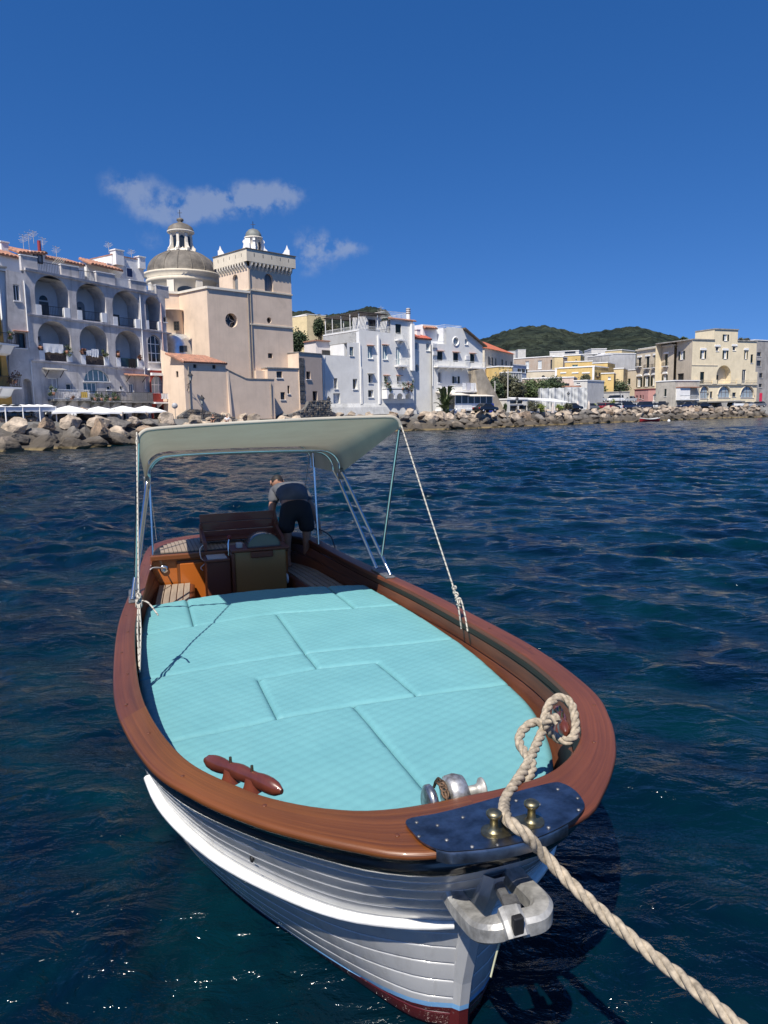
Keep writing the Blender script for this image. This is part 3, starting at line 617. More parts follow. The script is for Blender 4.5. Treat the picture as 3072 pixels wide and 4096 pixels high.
def sub(S, a, b, tail=False):
    """run of seam S between two junction points"""
    def par(p):
        best = (9e9, 0)
        for i in range(len(S)-1):
            d = S[i+1]-S[i]; t = max(0, min(1, (p-S[i]).dot(d)/d.dot(d))); dist = (S[i]+d*t-p).length
            if dist < best[0]: best = (dist, i+t)
        return best[1]
    pa, pb = (par(a) if a is not None else 0), (par(b) if b is not None else len(S)-1)
    rng = range(len(S)); mids = [S[i] for i in rng if min(pa, pb)+1e-3 < i < max(pa, pb)-1e-3]
    if pa > pb: mids = mids[::-1]
    return [a if a is not None else S[0]] + mids + [b if b is not None else S[-1]]
A_, B_, D_ = ext(SA), ext(SB), ext(SD)
far = 8.0
V2 = lambda x, y: Vector((x, y, ZC))
CUSH = [
 ('aft cushion beside the teak side step', [V2(-3, far), V2(J['a1'].x+.3*(J['a1'].x-J['a2'].x)/.5, far)] + [J['a1']] + sub(A_, J['a2'], None)[::1][:1] + sub(A_, J['a2'], A_[0])[1:]),
 ('aft cushion in front of the helm console', [J['a1']+(J['a1']-J['a2'])*9, J['b1']+(J['b1']-J['b2'])*9] + sub(A_, J['b2'], J['a2'])),
 ('aft cushion at the starboard lining behind the rope knot', [J['b1']+(J['b1']-J['b2'])*9, V2(4, far)] + sub(A_, None, J['b2'])[-1:] ),
]
CUSH[0] = (CUSH[0][0], [J['a1']+(J['a1']-J['a2'])*9, J['a2']] + sub(A_, J['a2'], A_[0])[1:] + [V2(-4, far)])
CUSH[2] = (CUSH[2][0], [J['b1']+(J['b1']-J['b2'])*9, V2(5, far)] + sub(A_, A_[-1], J['b2']))
CUSH += [
 ('cushion crossed by the canopy rope shadow', sub(A_, A_[0], J['c1']) + sub(B_, J['c2'], B_[0])),
 ('cushion next to the starboard lining under the canopy rope', sub(A_, J['c1'], A_[-1]) + sub(B_, B_[-1], J['c2'])),
 ('cushion with stepped seam along the port gunwale', sub(B_, B_[0], J['c2']) + [J['c3'], J['d1'], J['d2']] + sub(D_, J['d2'], D_[0])[1:]),
 ('small oblong cushion framed by seams in the middle', [J['d1'], J['c3'], J['e1'], J['e2']] + sub(D_, J['e2'], J['d2'])[1:]),
 ('cushion with stepped seam along the starboard lining', sub(B_, J['c2'], B_[-1]) + sub(D_, D_[-1], J['e2']) + [J['e1'], J['c3']]),
 ('bow cushion inside the bare timber cleat', sub(D_, D_[0], J['f1']) + [f2, V2(f2.x, -3), V2(-5, -3)]),
 ('bow cushion under the looped mooring rope', sub(D_, J['f1'], D_[-1]) + [V2(5, -3), V2(f2.x, -3), f2]),
]
def poly_dist(P, poly):
    """signed distance (inside positive) of points P (n,2) to polygon"""
    d = np.full(len(P), 9e9); ins = np.zeros(len(P), bool); n = len(poly); near = np.zeros_like(P)
    for i in range(n):
        a, b = poly[i], poly[(i+1) % n]; e = b-a; L = e@e
        if L < 1e-12: continue
        t = np.clip(((P-a)@e)/L, 0, 1); q = a+t[:, None]*e; dd = np.linalg.norm(P-q, axis=1); m = dd < d; d = np.where(m, dd, d); near[m] = q[m]
        c = ((a[1] > P[:, 1]) != (b[1] > P[:, 1])); xi = a[0]+(P[:, 1]-a[1])/((b[1]-a[1]) or 1e-12)*(b[0]-a[0]); ins ^= (c & (P[:, 0] < xi))
    return np.where(ins, d, -d), near
hull_in = []
for t in np.linspace(.66, 5.0, 90): hull_in.append((min(float(inner_w(t))-.012-.03*max(0, 1-(t-.66)/.5), hull_w(t, .68)-.05), t))
aft = [(x, 5.0+.22*(1-(x/1.08)**2)) for x in np.linspace(1.05, -1.05, 20)]
HP = np.array(hull_in + aft + [(-x, t) for x, t in hull_in[::-1]])
STEP = .0125
gx = np.arange(-1.25, 1.26, STEP); gy = np.arange(.60, 5.3, STEP); GX, GY = np.meshgrid(gx, gy, indexing='ij'); GP = np.stack([GX.ravel(), GY.ravel()], -1)
dH, nH = poly_dist(GP, HP)
q1 = R_(28); q2 = R_(-62)
def quilt_h(x, y):
    u = x*math.cos(R_(31))+y*math.sin(R_(31)); v = -x*math.sin(R_(24))+y*math.cos(R_(24))
    return .0066*np.abs(np.sin(math.pi*v/.060))**.36*(.62+.38*np.abs(np.sin(math.pi*u/.085))**.4)
for nm, poly in CUSH:
    PL = np.array([(p[0], p[1]) for p in poly])
    dP, nP = poly_dist(GP, PL); d = np.minimum(dH, dP); near = np.where((dH < dP)[:, None], nH, nP); d2 = d-.0018
    ok = (d2 > STEP*.3); idx = -np.ones(len(GP), int); OKG = ok.reshape(GX.shape)
    cell = OKG[:-1, :-1] & OKG[1:, :-1] & OKG[1:, 1:] & OKG[:-1, 1:]
    ci, cj = np.nonzero(cell); ny = len(gy)
    if len(ci) < 10: continue
    quads = np.stack([ci*ny+cj, (ci+1)*ny+cj, (ci+1)*ny+cj+1, ci*ny+cj+1], -1)
    used = np.unique(quads); idx[used] = np.arange(len(used)); Q = idx[quads]
    P = GP[used].copy(); dd = d2[used].copy(); nr = near[used]
    # boundary edges
    E = np.concatenate([Q[:, [0, 1]], Q[:, [1, 2]], Q[:, [2, 3]], Q[:, [3, 0]]]); key = np.sort(E, 1); _, inv, cnt = np.unique(key, axis=0, return_inverse=True, return_counts=True); inv = inv.ravel()
    bE = E[cnt[inv] == 1]; bv = np.unique(bE)
    dirn = P[bv]-nr[bv]; L = np.linalg.norm(dirn, axis=1)[:, None]; P[bv] = nr[bv]+dirn/np.maximum(L, 1e-6)*.0018; dd[bv] = 0
    rr = .03; e = np.clip(dd/rr, 0, 1); edge = -.012*(1-np.sqrt(1-(1-e)**2))
    puff = .010*np.clip(dd/.35, 0, 1)
    z = ZC + edge + puff + quilt_h(P[:, 0], P[:, 1])*np.clip(dd/.04, 0, 1) - .008
    wr = np.array([0.005*mnoise.noise(Vector((x*2.2, y*2.2, 1.7)))+.002*mnoise.noise(Vector((x*7, y*7, 4.1))) for x, y in P]); z += wr
    V = np.concatenate([np.column_stack([P, z]), np.column_stack([P[bv], np.full(len(bv), .656)])]); low = {int(b): len(P)+i for i, b in enumerate(bv)}
    faces = Q.tolist() + [(int(b), int(a), low[int(a)], low[int(b)]) for a, b in bE]
    mb = MB(); mb.add(V, faces, smooth=True)
    c = P.mean(0)
    bthing(mb, 'sun_cushion', QUILT, (c[0], c[1], .655), 'turquoise quilted ' + nm, 'cushion', 'turquoise cushions on the foredeck')

# ------------------------------------------------------------------ canopy and its frame
def usec(t, z, w, r, drop, n=40):
    """inverted-U section: flat top at z, corners of radius r, sides dropping by drop"""
    pts = [(-w, t, z-r-drop)]
    for a in np.linspace(math.pi, math.pi/2, 9): pts.append((-w+r+r*math.cos(a), t, z-r+r*math.sin(a)))
    for x in np.linspace(-w+r, w-r, n)[1:-1]: pts.append((x, t, z+.015*(1-(x/w)**2)))
    for a in np.linspace(math.pi/2, 0, 9): pts.append((w-r+r*math.cos(a), t, z-r+r*math.sin(a)))
    pts.append((w, t, z-r-drop)); return pts
TCF, ZCF = 3.90, 2.45
can = bempty('sun_canopy', (0, 5.4, .95), 'cream fabric sun canopy on a stainless tube frame over the cockpit', 'canopy')
def canvas_mat():
    m = bpy.data.materials.new('cream_canvas'); m.use_nodes = True; n, l = nt(m); n.remove(n['Principled BSDF']); out = n['Material Output']
    d = n.new('ShaderNodeBsdfDiffuse'); t = n.new('ShaderNodeBsdfTranslucent'); mx = n.new('ShaderNodeMixShader'); mx.inputs[0].default_value = .22
    tc = n.new('ShaderNodeTexCoord'); nz = n.new('ShaderNodeTexNoise'); nz.inputs['Scale'].default_value = 2.5; nz.inputs['Detail'].default_value = 5; l.new(tc.outputs['Object'], nz.inputs['Vector'])
    ra = n.new('ShaderNodeValToRGB'); ra.color_ramp.elements[0].color = (.46, .43, .36, 1); ra.color_ramp.elements[1].color = (.56, .525, .44, 1); ra.color_ramp.elements[0].position = .35; ra.color_ramp.elements[1].position = .65; l.new(nz.outputs['Fac'], ra.inputs[0])
    l.new(ra.outputs[0], d.inputs[0]); t.inputs[0].default_value = (.50, .46, .35, 1)
    bp = n.new('ShaderNodeBump'); bp.inputs['Distance'].default_value = .05; bp.inputs['Strength'].default_value = .5; n2 = n.new('ShaderNodeTexNoise'); n2.inputs['Scale'].default_value = 1.6; l.new(tc.outputs['Object'], n2.inputs['Vector']); l.new(n2.outputs['Fac'], bp.inputs['Height']); l.new(bp.outputs[0], d.inputs['Normal'])
    l.new(d.outputs[0], mx.inputs[1]); l.new(t.outputs[0], mx.inputs[2]); l.new(mx.outputs[0], out.inputs[0]); return m
CANV = canvas_mat()
S0 = [(x, y, z+.03*x) for x, y, z in usec(TCF, ZCF, 1.08, .10, .0)]; S1 = usec(5.62, 2.155, 1.01, .20, .10); S2 = usec(6.75, 2.15, .96, .2, .08)
rows = []
for f in np.linspace(0, 1, 9):
    sag = -.035*math.sin(math.pi*f); rows.append([tuple(Vector(a)*(1-f)+Vector(b)*f+Vector((0, 0, sag*max(0, 1-(a[0]/1.05)**2)))) for a, b in zip(S0, S1)])
for f in np.linspace(0, 1, 7)[1:]: rows.append([tuple(Vector(a)*(1-f)+Vector(b)*f) for a, b in zip(S1, S2)])
mb = MB().strip(rows); top = mb.build('canvas', CANV, can)
MB().tube([(x, y-.004, z-.012) for x, y, z in rows[0]], .016, 8).build('front_hem', CANV, can)
MB().tube([(x, y, z-.015) for x, y, z in S2], .014, 8).build('aft_bar', STEEL, can)
for (ft, fl, tt, zt, w) in ((4.56, 1.20, 5.55, 2.12, .99), (4.90, 1.17, 5.75, 2.10, .97)):
    pts = [(-fl, ft, .925), (-w-.02, tt-.12, zt-.30)] + usec(tt, zt, w, .2, .02, 10) + [(w+.02, tt-.12, zt-.30), (fl, ft, .925)]
    MB().tube(pts, .0165, 10).build('hoop', STEEL, can)
for s in (-1, 1):
    MB().tube([(s*1.07, TCF+.01, ZCF-.09), (s*1.165, 4.715, 1.09)], .014, 8).build('strut', STEEL, can)
    a = Vector((s*1.12, 4.87, 1.30)); b = Vector((s*1.11, 5.14, 1.33)); MB().tube([a, b], .011, 8).build('rung', STEEL, can)
    MB().rbox(s*1.18-.05, 4.50, .905, s*1.18+.05, 4.98, .925, .006).build('base_plate', GALVD, can)
    MB().tube([(s*.965, 6.52, .93), (s*.95, 6.6, 2.1)], .014, 8).build('aft_post', STEEL, can)
    MB().rbox(s*1.005-.025, 5.50, 1.80, s*1.005+.025, 5.60, 1.92, .008).build('hinge', GALVD, can)
# ropes
def flecked():
    m = bpy.data.materials.new('white_flecked_cord'); m.use_nodes = True; n, l = nt(m); b = n['Principled BSDF']; b.inputs['Roughness'].default_value = .85
    tc = n.new('ShaderNodeTexCoord'); mp = n.new('ShaderNodeMapping'); mp.inputs['Scale'].default_value = (22, 1, 1); l.new(tc.outputs['UV'], mp.inputs[0])
    sx = n.new('ShaderNodeSeparateXYZ'); l.new(mp.outputs[0], sx.inputs[0]); ad = n.new('ShaderNodeMath'); ad.operation = 'ADD'; l.new(sx.outputs[0], ad.inputs[0]); l.new(sx.outputs[1], ad.inputs[1])
    fr = n.new('ShaderNodeMath'); fr.operation = 'FRACT'; l.new(ad.outputs[0], fr.inputs[0]); gt = n.new('ShaderNodeMath'); gt.operation = 'GREATER_THAN'; l.new(fr.outputs[0], gt.inputs[0]); gt.inputs[1].default_value = .8
    mx = n.new('ShaderNodeMix'); mx.data_type = 'RGBA'; l.new(gt.outputs[0], mx.inputs[0]); mx.inputs[6].default_value = (.46, .43, .36, 1); mx.inputs[7].default_value = (.10, .07, .06, 1); l.new(mx.outputs[2], b.inputs['Base Color']); return m
CORD = flecked()
def knot(mb, c, s=1.0, r=.0065):
    c = Vector(c)
    for k in range(3):
        ax = Vector((random.uniform(-1, 1), random.uniform(-1, 1), random.uniform(-.3, .3))).normalized(); x = ax.orthogonal().normalized(); y = ax.cross(x)
        mb.tube([c+Vector((0, 0, (k-1)*.016*s))+(x*math.cos(a)+y*math.sin(a)*.8)*.017*s for a in np.linspace(0, 2*math.pi, 12, endpoint=False)], r, 7, closed=True)
lf = bpx(290, 1447, .90); rf = bpx(1012, 1358, .90); lf = Vector((-1.165, lf.y, .88)); rf = Vector((1.155, rf.y, .88))
tl = Vector((-1.08, TCF-.02, ZCF-.06)); tr = Vector((1.08, TCF-.02, ZCF-.06))
mb = MB(); kl = tl.lerp(lf, .70); mb.tube([tl, tl.lerp(kl, .5)+Vector((0, 0, -.01)), kl], .0065, 7); mb.tube([kl, kl.lerp(lf, .5)+Vector((.012, 0, 0)), lf], .0065, 7); mb.tube([kl, kl.lerp(lf, .5)-Vector((.010, 0, 0)), lf+Vector((0, .03, 0))], .0065, 7)
for q in (.0, .03, -.03): knot(mb, kl.lerp(lf, .12+q), 1.15)
mb.tube(catmull([kl.lerp(lf, .12), kl.lerp(lf, .16)+Vector((.06, .0, -.0)), kl.lerp(lf, .2)+Vector((.12, -.05, -.06))], 5), .006, 7)
bthing(mb, 'canopy_guy_rope', CORD, tuple(lf), 'white flecked guy rope with long doubled tail from the canopy to the port gunwale', 'rope', 'canopy guy ropes')
mb = MB(); kr = tr.lerp(rf, .86); mb.tube([tr, tr.lerp(kr, .5)+Vector((0, 0, -.012)), kr], .0065, 7)
for q in (-.10, -.05, 0): knot(mb, tr.lerp(rf, .88+q*.6), 1.0)
mb.tube(catmull([kr, kr+Vector((.02, -.02, .0)), kr.lerp(rf, .5)+Vector((.02, 0, 0)), rf], 5), .0065, 7); mb.tube(catmull([kr, kr.lerp(rf, .5)+Vector((-.01, .03, 0)), rf+Vector((0, .11, -.01))], 5), .0065, 7)
bthing(mb, 'canopy_guy_rope', CORD, tuple(rf), 'white flecked guy rope knotted just above the starboard gunwale', 'rope', 'canopy guy ropes')
for s in (-1, 1):
    mb = MB().tube([(s*.95, 6.74, 2.08), (s*.93, 7.05, 1.5), (s*.90, 7.25, 1.0)], .0045, 6)
    bthing(mb, 'stern_guy_rope', CORD, (s*.90, 7.25, 1.0), 'thin pale stay from the aft canopy bar to the stern, ' + ('beside the bending man' if s > 0 else 'above the teak stern deck'), 'rope')
bthing(MB().tube(catmull([(.90, 7.0, .97), (1.0, 6.9, 1.06), (1.1, 6.6, 1.04), (1.13, 6.4, .93), (1.12, 6.2, .6)], 6), .008, 7), 'stern_line', M('dark_line', (.03, .04, .05), .7), (.9, 7.0, .97), 'dark line hanging over the starboard side behind the man', 'rope')
# mooring rope: three laid strands
TAN = M('tan_hemp', (.36, .30, .22), .95, var=.3, scale=40, bump=.003, bscale=160)
def laid(mb, path, r, pitch, n=7):
    path = [Vector(p) for p in path]; fine = [path[0]]
    for a, b in zip(path[:-1], path[1:]):
        k = max(1, int((b-a).length/.008))
        for i in range(1, k+1): fine.append(a.lerp(b, i/k))
    ref = None; fr = []; L = 0
    for i, p in enumerate(fine):
        d = (fine[min(i+1, len(fine)-1)]-fine[max(i-1, 0)]).normalized()
        if ref is None: ref = d.orthogonal()
        x = (ref-d*ref.dot(d)).normalized(); ref = x; fr.append((p, x, d.cross(x), L))
        if i < len(fine)-1: L += (fine[i+1]-p).length
    for k in range(3):
        mb.tube([p+(x*math.cos(2*math.pi*(l/pitch+k/3))+y*math.sin(2*math.pi*(l/pitch+k/3)))*r*.5 for p, x, y, l in fr], r*.56, n)
zt = float(zg(.2))+.04
cl = bpx(1205, 1545, 1.0)
b0 = (bt[0]+bt[1])/2
mb = MB()
P = [at_d(1172, 1580, 3.28), at_d(1140, 1650, 3.02), at_d(1105, 1705, 2.80), at_d(1090, 1735, 2.68), bpx(1095, 1768, 1.12), bpx(1135, 1802, 1.105), at_d(1178, 1850, 2.45), at_d(1250, 1925, 2.36), at_d(1380, 2040, 2.22), at_d(1500, 2135, 2.09), at_d(1640, 2255, 1.93), at_d(1800, 2400, 1.75), at_d(2000, 2590, 1.55)]
laid(mb, catmull(P, 10), .0212, .155)
P2 = [at_d(1188, 1575, 3.30), at_d(1155, 1560, 3.30), at_d(1128, 1580, 3.24), at_d(1122, 1605, 3.17), at_d(1138, 1632, 3.08), at_d(1150, 1655, 3.02), at_d(1138, 1690, 2.92), at_d(1122, 1722, 2.84), at_d(1110, 1745, 2.80)]
laid(mb, catmull(P2, 10), .0205, .14)
P3 = [at_d(1172, 1582, 3.28), at_d(1178, 1545, 3.36), at_d(1188, 1520, 3.42), at_d(1210, 1506, 3.46), at_d(1232, 1518, 3.44), at_d(1241, 1545, 3.38), at_d(1243, 1580, 3.30), at_d(1228, 1600, 3.26), at_d(1200, 1592, 3.30), at_d(1180, 1568, 3.26), at_d(1196, 1550, 3.22), at_d(1206, 1560, 3.2)]
laid(mb, catmull(P3, 10), .0205, .14)
bthing(mb, 'mooring_rope', TAN, tuple(cl), 'thick tan three-strand mooring rope running from cleat over the bow plate', 'rope')
# ------------------------------------------------------------------ the man bending over at the stern (boat frame)
def skin_mesh(name, verts, edges, radii, root, sub=2):
    me = bpy.data.meshes.new(name+'_tmp'); me.from_pydata(verts, edges, []); o = bpy.data.objects.new(name+'_tmp', me); col.objects.link(o)
    md = o.modifiers.new('skin', 'SKIN'); md.use_smooth_shade = True
    for i, r in enumerate(radii): me.skin_vertices[0].data[i].radius = r if isinstance(r, tuple) else (r, r)
    me.skin_vertices[0].data[root].use_root = True
    s = o.modifiers.new('sub', 'SUBSURF'); s.levels = sub; s.render_levels = sub
    dg = bpy.context.evaluated_depsgraph_get(); ev = o.evaluated_get(dg); m2 = ev.to_mesh(); mb = MB()
    mb.add([v.co[:] for v in m2.vertices], [tuple(p.vertices) for p in m2.polygons], smooth=True); ev.to_mesh_clear()
    bpy.data.objects.remove(o); bpy.data.meshes.remove(me); return mb
PX, PT, PZ = .775, 6.88, .628       # between his feet
def pv(x, y, z): return (PX+x, PT+y, PZ+z)
man = bempty('person', (PX, PT, PZ), 'barefoot man in grey T-shirt and dark shorts bending over at the stern', 'person')
V = [pv(0, 0, .74), pv(0, .10, .85), pv(-.01, .24, .91), pv(-.02, .36, .92), pv(-.06, .45, .93), pv(-.10, .53, .98),       # 0 pelvis .. 5 neck-head
     pv(-.12, .0, .68), pv(-.125, -.03, .42), pv(-.12, .03, .10), pv(-.12, .0, .035), pv(-.135, -.16, .02),                      # 6-10 left leg
     pv(.12, .0, .68), pv(.125, -.03, .42), pv(.12, .03, .10), pv(.12, .0, .035), pv(.10, -.15, .02),                            # 11-15 right leg
     pv(-.19, .36, .88), pv(-.25, .30, .66), pv(-.20, .20, .45), pv(-.17, .18, .37),                                            # 16-19 left arm
     pv(.17, .36, .87), pv(.27, .25, .68), pv(.31, .12, .49), pv(.32, .09, .42)]                                            # 20-23 right arm
E = [(0, 1), (1, 2), (2, 3), (3, 4), (4, 5), (0, 6), (6, 7), (7, 8), (8, 9), (9, 10), (0, 11), (11, 12), (12, 13), (13, 14), (14, 15), (3, 16), (16, 17), (17, 18), (18, 19), (3, 20), (20, 21), (21, 22), (22, 23)]
RD = [(.15, .12), (.16, .12), (.17, .125), (.14, .11), .062, .06, .095, .062, .038, .04, .028, .095, .062, .038, .04, .028, .062, .048, .034, .03, .062, .048, .034, .03]
hb = len(V)
for k, (dx, dy, dz, ln) in enumerate(((-.030, 0, -.045, .05), (-.012, .005, -.055, .055), (.008, .006, -.055, .05), (.026, .006, -.048, .042), (-.038, -.01, -.012, .045))):
    b = V[23]; V.append((b[0]+dx*.7, b[1]+dy, b[2]+dz*.6)); V.append((b[0]+dx*1.05, b[1]+dy-.012, b[2]+dz*.6-ln*.55)); V.append((b[0]+dx*1.1, b[1]+dy-.03, b[2]+dz*.6-ln))
    E += [(23, hb+3*k), (hb+3*k, hb+3*k+1), (hb+3*k+1, hb+3*k+2)]; RD += [.011, .0095, .008]
hb2 = len(V)
for k, (dx, ln) in enumerate(((-.03, .05), (-.01, .058), (.01, .055), (.028, .045))):
    b = V[19]; V.append((b[0]+dx, b[1]-.01, b[2]-.045)); V.append((b[0]+dx*1.1, b[1]-.02, b[2]-.045-ln)); E += [(19, hb2+2*k), (hb2+2*k, hb2+2*k+1)]; RD += [.011, .009]
SKIN = M('tanned_skin', (.36, .19, .125), .55, var=.08, scale=8)
skin_mesh('body', V, E, RD, 0).build('body', SKIN, man)
# head: skull with jaw, ears and face turned down and away
hc = Vector(pv(-.11, .60, .995)); mb = MB(); nu, nv = 18, 14; vs = []
for j in range(nv+1):
    ph = math.pi*j/nv
    for i in range(nu):
        a = 2*math.pi*i/nu; x, y, z = .078*math.sin(ph)*math.cos(a), .105*math.sin(ph)*math.sin(a), .092*math.cos(ph)
        if z < -.02 and y > 0: y *= 1.08
        if y > .085 and abs(x) < .02 and abs(z) < .03: y += .018
        vs.append((x, y, z))
rot = Matrix.Rotation(R_(-55), 3, 'X')
mb.add([hc+rot @ Vector(p) for p in vs], [(j*nu+i, (j+1)*nu+i, (j+1)*nu+(i+1) % nu, j*nu+(i+1) % nu) for j in range(nv) for i in range(nu)], smooth=True)
for s in (-1, 1): mb.sphere(tuple(hc+rot @ Vector((s*.082, 0, -.005))), .03, sx=.4, sz=1.1)
mb.build('head', SKIN, man)
mb = MB(); mb.add([hc+rot @ (Vector(p)*1.07) for p in vs], [(j*nu+i, (j+1)*nu+i, (j+1)*nu+(i+1) % nu, j*nu+(i+1) % nu) for j in range(nv) for i in range(nu) if vs[j*nu+i][2] > -.01 + .6*max(vs[j*nu+i][1], 0) - .35*max(-vs[j*nu+i][1], 0)], smooth=True)
mb.build('hair', M('dark_hair', (.015, .012, .01), .7), man)
SV = [pv(0, .01, .755), pv(0, .10, .86), pv(-.01, .24, .92), pv(-.02, .36, .93), pv(-.04, .44, .91), pv(-.19, .37, .88), pv(-.24, .31, .73), pv(.17, .37, .88), pv(.245, .28, .74)]
SE = [(0, 1), (1, 2), (2, 3), (3, 4), (3, 5), (5, 6), (3, 7), (7, 8)]
skin_mesh('shirt', SV, SE, [(.20, .16), (.205, .155), (.205, .15), (.155, .12), .08, .088, .082, .088, .082], 0).build('t_shirt', M('grey_shirt', (.10, .105, .12), .85, var=.15, scale=9, bump=.01, bscale=12), man)
TV = [pv(0, .06, .82), pv(0, .0, .73), pv(-.125, .0, .64), pv(-.13, -.02, .49), pv(-.13, -.02, .40), pv(.125, .0, .64), pv(.13, -.02, .49), pv(.13, -.02, .40)]
skin_mesh('shorts', TV, [(0, 1), (1, 2), (2, 3), (3, 4), (1, 5), (5, 6), (6, 7)], [(.175, .13), (.185, .145), .122, .11, .108, .122, .11, .108], 1).build('shorts', M('dark_shorts', (.012, .012, .015), .85, var=.2, bump=.01, bscale=12), man)
# ------------------------------------------------------------------ town: façade planes carry everything read off the photograph
ZST = 2.3                                   # street level above the water
def xy_at(xf, Y): 
    p = at_y(xf, 1655, Y); return (p.x, p.y)
class Fac:
    def __init__(s, A, B):
        s.A = Vector((A[0], A[1], 0)); s.B = Vector((B[0], B[1], 0)); s.L = (s.B-s.A).length; s.u = (s.B-s.A)/s.L; s.n = Vector((s.u.y, -s.u.x, 0))
    def shift(s, d): n = s.n*d; return Fac((s.A+n)[:2], (s.B+n)[:2])
    def uv(s, p):
        v = pray(*p); k = (s.A-CAMP).dot(s.n)/v.dot(s.n); q = CAMP+v*k; return ((q-s.A).dot(s.u), q.z)
    def P(s, a, z, d=0.0): q = s.A+s.u*a+s.n*d; return Vector((q.x, q.y, z))
    def rect(s, c, x0, y0, x1, y1):
        ym = (y0+y1)/2; xm = (x0+x1)/2; a0 = s.uv(c(x0, ym))[0]; a1 = s.uv(c(x1, ym))[0]; z1 = s.uv(c(xm, y0))[1]; z0 = s.uv(c(xm, y1))[1]; return (min(a0, a1), z0, max(a0, a1), z1)
    def slab(s, mb, r, d0, d1):
        a0, z0, a1, z1 = r; mb.obox(s.P(a0, z0, d0), s.u*(a1-a0), s.n*(d1-d0), (0, 0, z1-z0)); return mb
def rpoly(r): a0, z0, a1, z1 = r; return [(a0, z0), (a1, z0), (a1, z1), (a0, z1)]
def apoly(r, rise=None, n=14):
    a0, z0, a1, z1 = r; w = (a1-a0)/2; rise = min(rise if rise is not None else w, z1-z0-.01); c = (a0+a1)/2
    return [(a0, z0), (a1, z0)] + [(c+w*math.cos(t), z1-rise+rise*math.sin(t)) for t in np.linspace(0, math.pi, n)]
def cpoly(r, n=20): a0, z0, a1, z1 = r; return [((a0+a1)/2+(a1-a0)/2*math.cos(t), (z0+z1)/2+(z1-z0)/2*math.sin(t)) for t in np.linspace(0, 2*math.pi, n, endpoint=False)]
GLASS = M('window_glass', (.025, .03, .036), .07, var=.3, scale=.7)
PALEGL = M('curtained_glass', (.30, .36, .40), .15, var=.12, scale=1.2)
CURT = M('white_curtain_glass', (.55, .58, .58), .25, var=.12, scale=3)
GREENSH = M('dark_green_shutter', (.010, .022, .019), .5, var=.3, scale=4)
WHT = M('white_trim', (.80, .79, .77), .6, var=.04)
DKFR = M('dark_frame', (.035, .03, .028), .5)
TERRA = M('terracotta_tile', (.36, .165, .10), .8, var=.3, scale=2.5, c2=(.20, .11, .08))
IRON = M('wrought_iron', (.02, .02, .022), .5)
WIRON = M('white_iron', (.72, .72, .70), .5)
CONC = M('weathered_concrete', (.30, .285, .26), .85, var=.25, scale=1.2, streak=.6)
STONE = M('grey_lava_stone', (.13, .125, .12), .85, var=.4, scale=3, bump=.03, bscale=8)
def plaster(name, c, var=.07, streak=.25, c2=None, scale=.6, bump=.012): return M(name, c, .85, var=var, scale=scale, streak=streak, c2=c2, bump=bump, bscale=5)
